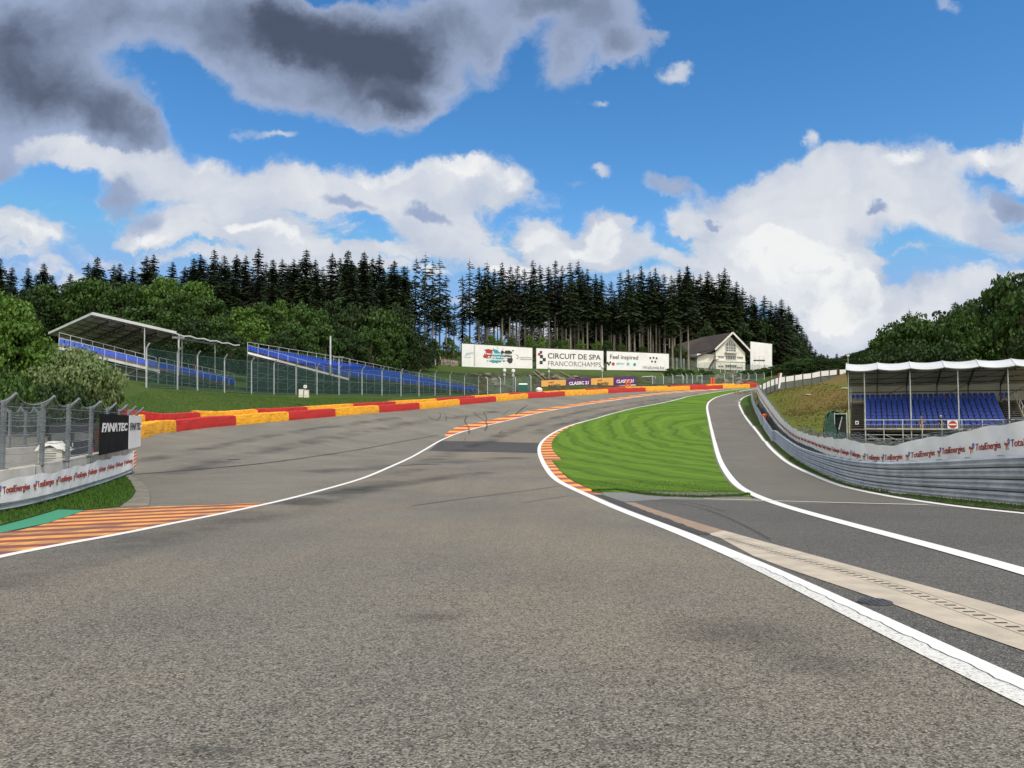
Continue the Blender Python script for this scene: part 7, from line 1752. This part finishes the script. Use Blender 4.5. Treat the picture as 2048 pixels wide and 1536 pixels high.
# the wood goes on behind the edge trees as one dark mass
def deep_forest():
    ma, mc = conifer(90, 30, 7.5, .04, dens=.62, ragged=.3); n = len(mc.vertices); co = np.empty(n * 3); mc.vertices.foreach_get('co', co); co = co.reshape(-1, 3); fl = np.empty(len(mc.loops), int); mc.loops.foreach_get('vertex_index', fl); st = np.empty(len(mc.polygons), int); mc.polygons.foreach_get('loop_total', st)
    tri = [tuple(p.vertices) for p in mc.polygons]; tri = np.array([t for t in tri if len(t) == 3]); rr = np.random.RandomState(9); VV = []; FF = []; base = 0
    spots = [(x, SKY, 8, 40, 215, 265) for x in np.linspace(-60, 815, 84)] + [(x, CS, 22, 50, 300, 330) for x in np.linspace(1120, 1380, 22)] + [(x, RS_, 6, 36, 300, 330) for x in np.linspace(1365, 1612, 26)]
    for x, S, lo, hi, d0, d1 in spots:
        x = x + rr.uniform(-5, 5); D = rr.uniform(d0, d1); top = skyline(x, S) + rr.uniform(lo, hi); u, v = ray(x, top); X = u * D; g = Z(X, D) - .2; h = CAMZ + v * D - g; a = rr.uniform(0, 6.28); w = rr.uniform(.75, 1.05) * max(.6, h / 30) ** .5
        c = co.copy(); c[:, 2] *= h / 30; xx = (c[:, 0] * math.cos(a) - c[:, 1] * math.sin(a)) * w + X; yy = (c[:, 0] * math.sin(a) + c[:, 1] * math.cos(a)) * w + D; VV.append(np.stack([xx, yy, c[:, 2] + g], 1)); FF.append(tri + base); base += n
    VV = np.concatenate(VV); FF = np.concatenate(FF); me = bpy.data.meshes.new('deep_forest'); me.vertices.add(len(VV)); me.vertices.foreach_set('co', VV.ravel()); me.loops.add(FF.size); me.loops.foreach_set('vertex_index', FF.ravel().astype(np.int32)); me.polygons.add(len(FF)); me.polygons.foreach_set('loop_start', np.arange(0, FF.size, 3).astype(np.int32)); me.update(calc_edges=True)
    me.materials.append(MT['needle']); o = bpy.data.objects.new('deep_forest', me); C.objects.link(o); tag(o, 'dense dark spruce wood filling in behind the edge trees', 'forest', None, 'stuff')
deep_forest()
# near tree and willow bush on the left bank: finer leaves
def near_tree(px, D, top, base, kind_args, label, name, cat, wid):
    g = P(px, base, D); u, v = ray(px, top); h = CAMZ + v * D - g.z; ma, mb_ = broadleaf(**kind_args, h=h, r=wid); t_ = thing(name, label, cat, (g.x, g.y, min(g.z, Z(g.x, g.y))), 0)
    for nm, m in (('trunk', ma), ('crown', mb_)): o = bpy.data.objects.new(nm, m); C.objects.link(o); o.parent = t_
    t_.scale = (1, 1, (CAMZ + v * D - t_.location.z) / h)
near_tree(2, 58, 608, 800, dict(seed=61, clumps=120, per=170, leaf=.17, cm='leaf_light', low=.06), 'large bright green leafy tree at the left edge above the catch fence', 'broadleaved_tree', 'tree', 3.4)
near_tree(-70, 62, 600, 800, dict(seed=62, clumps=80, per=110, leaf=.2, cm='leaf_mid', low=.06), 'leafy tree cut off by the left edge of the view', 'broadleaved_tree', 'tree', 4.2)
near_tree(150, 60, 712, 812, dict(seed=63, clumps=110, per=170, leaf=.13, cm='leaf_willow', low=.02, droop=.2), 'rounded grey green willow bush on the left bank', 'willow_bush', 'bush', 3.3)
near_tree(85, 58, 742, 815, dict(seed=64, clumps=60, per=140, leaf=.13, cm='leaf_willow', low=.02), 'smaller grey green bush leaning against the willow bush at its left', 'willow_bush', 'bush', 2.3)
near_tree(212, 62, 772, 812, dict(seed=65, clumps=40, per=100, leaf=.13, cm='leaf_mid', low=.02), 'low dark green bush at the right foot of the willow bush', 'bush', 'bush', 1.1)
near_tree(5, 52, 770, 830, dict(seed=66, clumps=60, per=120, leaf=.14, cm='leaf_mid', low=.02), 'low shady bush at the left edge behind the catch fence', 'bush', 'bush', 3.0)
near_tree(110, 54, 785, 840, dict(seed=67, clumps=60, per=120, leaf=.14, cm='leaf_dark', low=.02), 'low dark bush behind the parked van', 'bush', 'bush', 2.6)

# grass blades: one mass of small leaves on the lawn edge, verges and left bank
def blades():
    rr = np.random.RandomState(4); V = []; Fc = []
    def inside(poly, x, y):
        c = False; n = len(poly); j = n - 1
        for i in range(n):
            xi, yi = poly[i][0], poly[i][1]; xj, yj = poly[j][0], poly[j][1]
            if (yi > y) != (yj > y) and x < (xj - xi) * (y - yi) / (yj - yi) + xi: c = not c
            j = i
        return c
    pts = []
    def scatter(poly, n, y0, y1, hh, zo):
        xs = [p[0] for p in poly if y0 - 5 <= p[1] <= y1 + 5]; 
        X = rr.uniform(min(xs), max(xs), n * 3); Y = rr.uniform(y0, y1, n * 3); k = 0
        for x, y in zip(X, Y):
            if k >= n: break
            if inside(poly, x, y): pts.append((x, y, hh, zo)); k += 1
    scatter(ISLAND, 9000, 27.5, 38, .035, .04); scatter(VR, 9000, 30, 60, .09, .035); scatter(VR2, 2500, 12, 30.5, .07, .035)
    lv = [(p.x, p.y) for p in GP([(-420,1100),(-200,1059),(0,1028),(94,1005),(164,983),(211,967),(250,951),(262,965),(270,985),(262,998),(241,1014),(169,1021),(117,1019.5),(0,1053),(-200,1104),(-420,1190)])]
    scatter(lv, 14000, 8, 42, .10, .045)
    for k in range(2600):                                    # fringe along the lawn's near edge
        i = rr.randint(0, len(bot) - 1); p = bot[i].lerp(bot[i+1], rr.rand()); pts.append((p.x + rr.uniform(-.05, .1), p.y + rr.uniform(-.03, .1), .09, .03))
    bank = [(p.x, p.y) for p in GP([(232,800),(300,778),(500,790),(700,795),(830,797),(760,808),(600,818),(400,830),(282,838)])]
    scatter(bank, 9000, 55, 125, .13, -.05)
    zz = zt([p[0] for p in pts], [p[1] for p in pts])
    for (x, y, hh, zo), z in zip(pts, zz):
        a = rr.uniform(0, 6.28); w = hh * .28; h = hh * rr.uniform(.5, 1.3); lx, ly = rr.uniform(-.4, .4) * h, rr.uniform(-.4, .4) * h; n = len(V); z += zo - .005
        V += [(x - math.cos(a) * w, y - math.sin(a) * w, z), (x + math.cos(a) * w, y + math.sin(a) * w, z), (x + lx, y + ly, z + h)]; Fc.append((n, n + 1, n + 2))
    mb = MB(); mb.v = V; mb.f = Fc; mb.mi = [0] * len(Fc); mb.uv = []; o = mb.build('grass', 'blade'); tag(o, 'short green grass blades on the lawn, verges and left bank', 'grass', None, 'stuff')
blades()
def dry_grass():
    rr = np.random.RandomState(6); V = []; Fc = []; xs = rr.uniform(18, 62, 26000); ys = rr.uniform(66, 196, 26000); r_ = [(p.x, p.y) for p in RAILW]; ry = np.array([b for a, b in r_]); rx = np.array([a for a, b in r_]); o = np.argsort(ry)
    keep = (xs > np.interp(ys, ry[o], rx[o]) + 4) & (xs < np.interp(ys, [66, 75, 120, 200], [36, 34, 54, 88])); xs, ys = xs[keep], ys[keep]; zz = zt(xs, ys)
    for x, y, z in zip(xs, ys, zz):
        a = rr.uniform(0, 6.28); h = rr.uniform(.08, .26); w = h * .8; n = len(V); z -= .07
        V += [(x - math.cos(a) * w, y - math.sin(a) * w, z), (x + math.cos(a) * w, y + math.sin(a) * w, z), (x + rr.uniform(-.2, .2), y + rr.uniform(-.1, .1), z + h)]; Fc.append((n, n + 1, n + 2))
    mb = MB(); mb.v = V; mb.f = Fc; mb.mi = [0] * len(Fc); mb.uv = []; tag(mb.build('dry_grass', 'dry_blade'), 'dry yellow brown tufts on the pasture right of the guardrail', 'grass', None, 'stuff')
dry_grass()
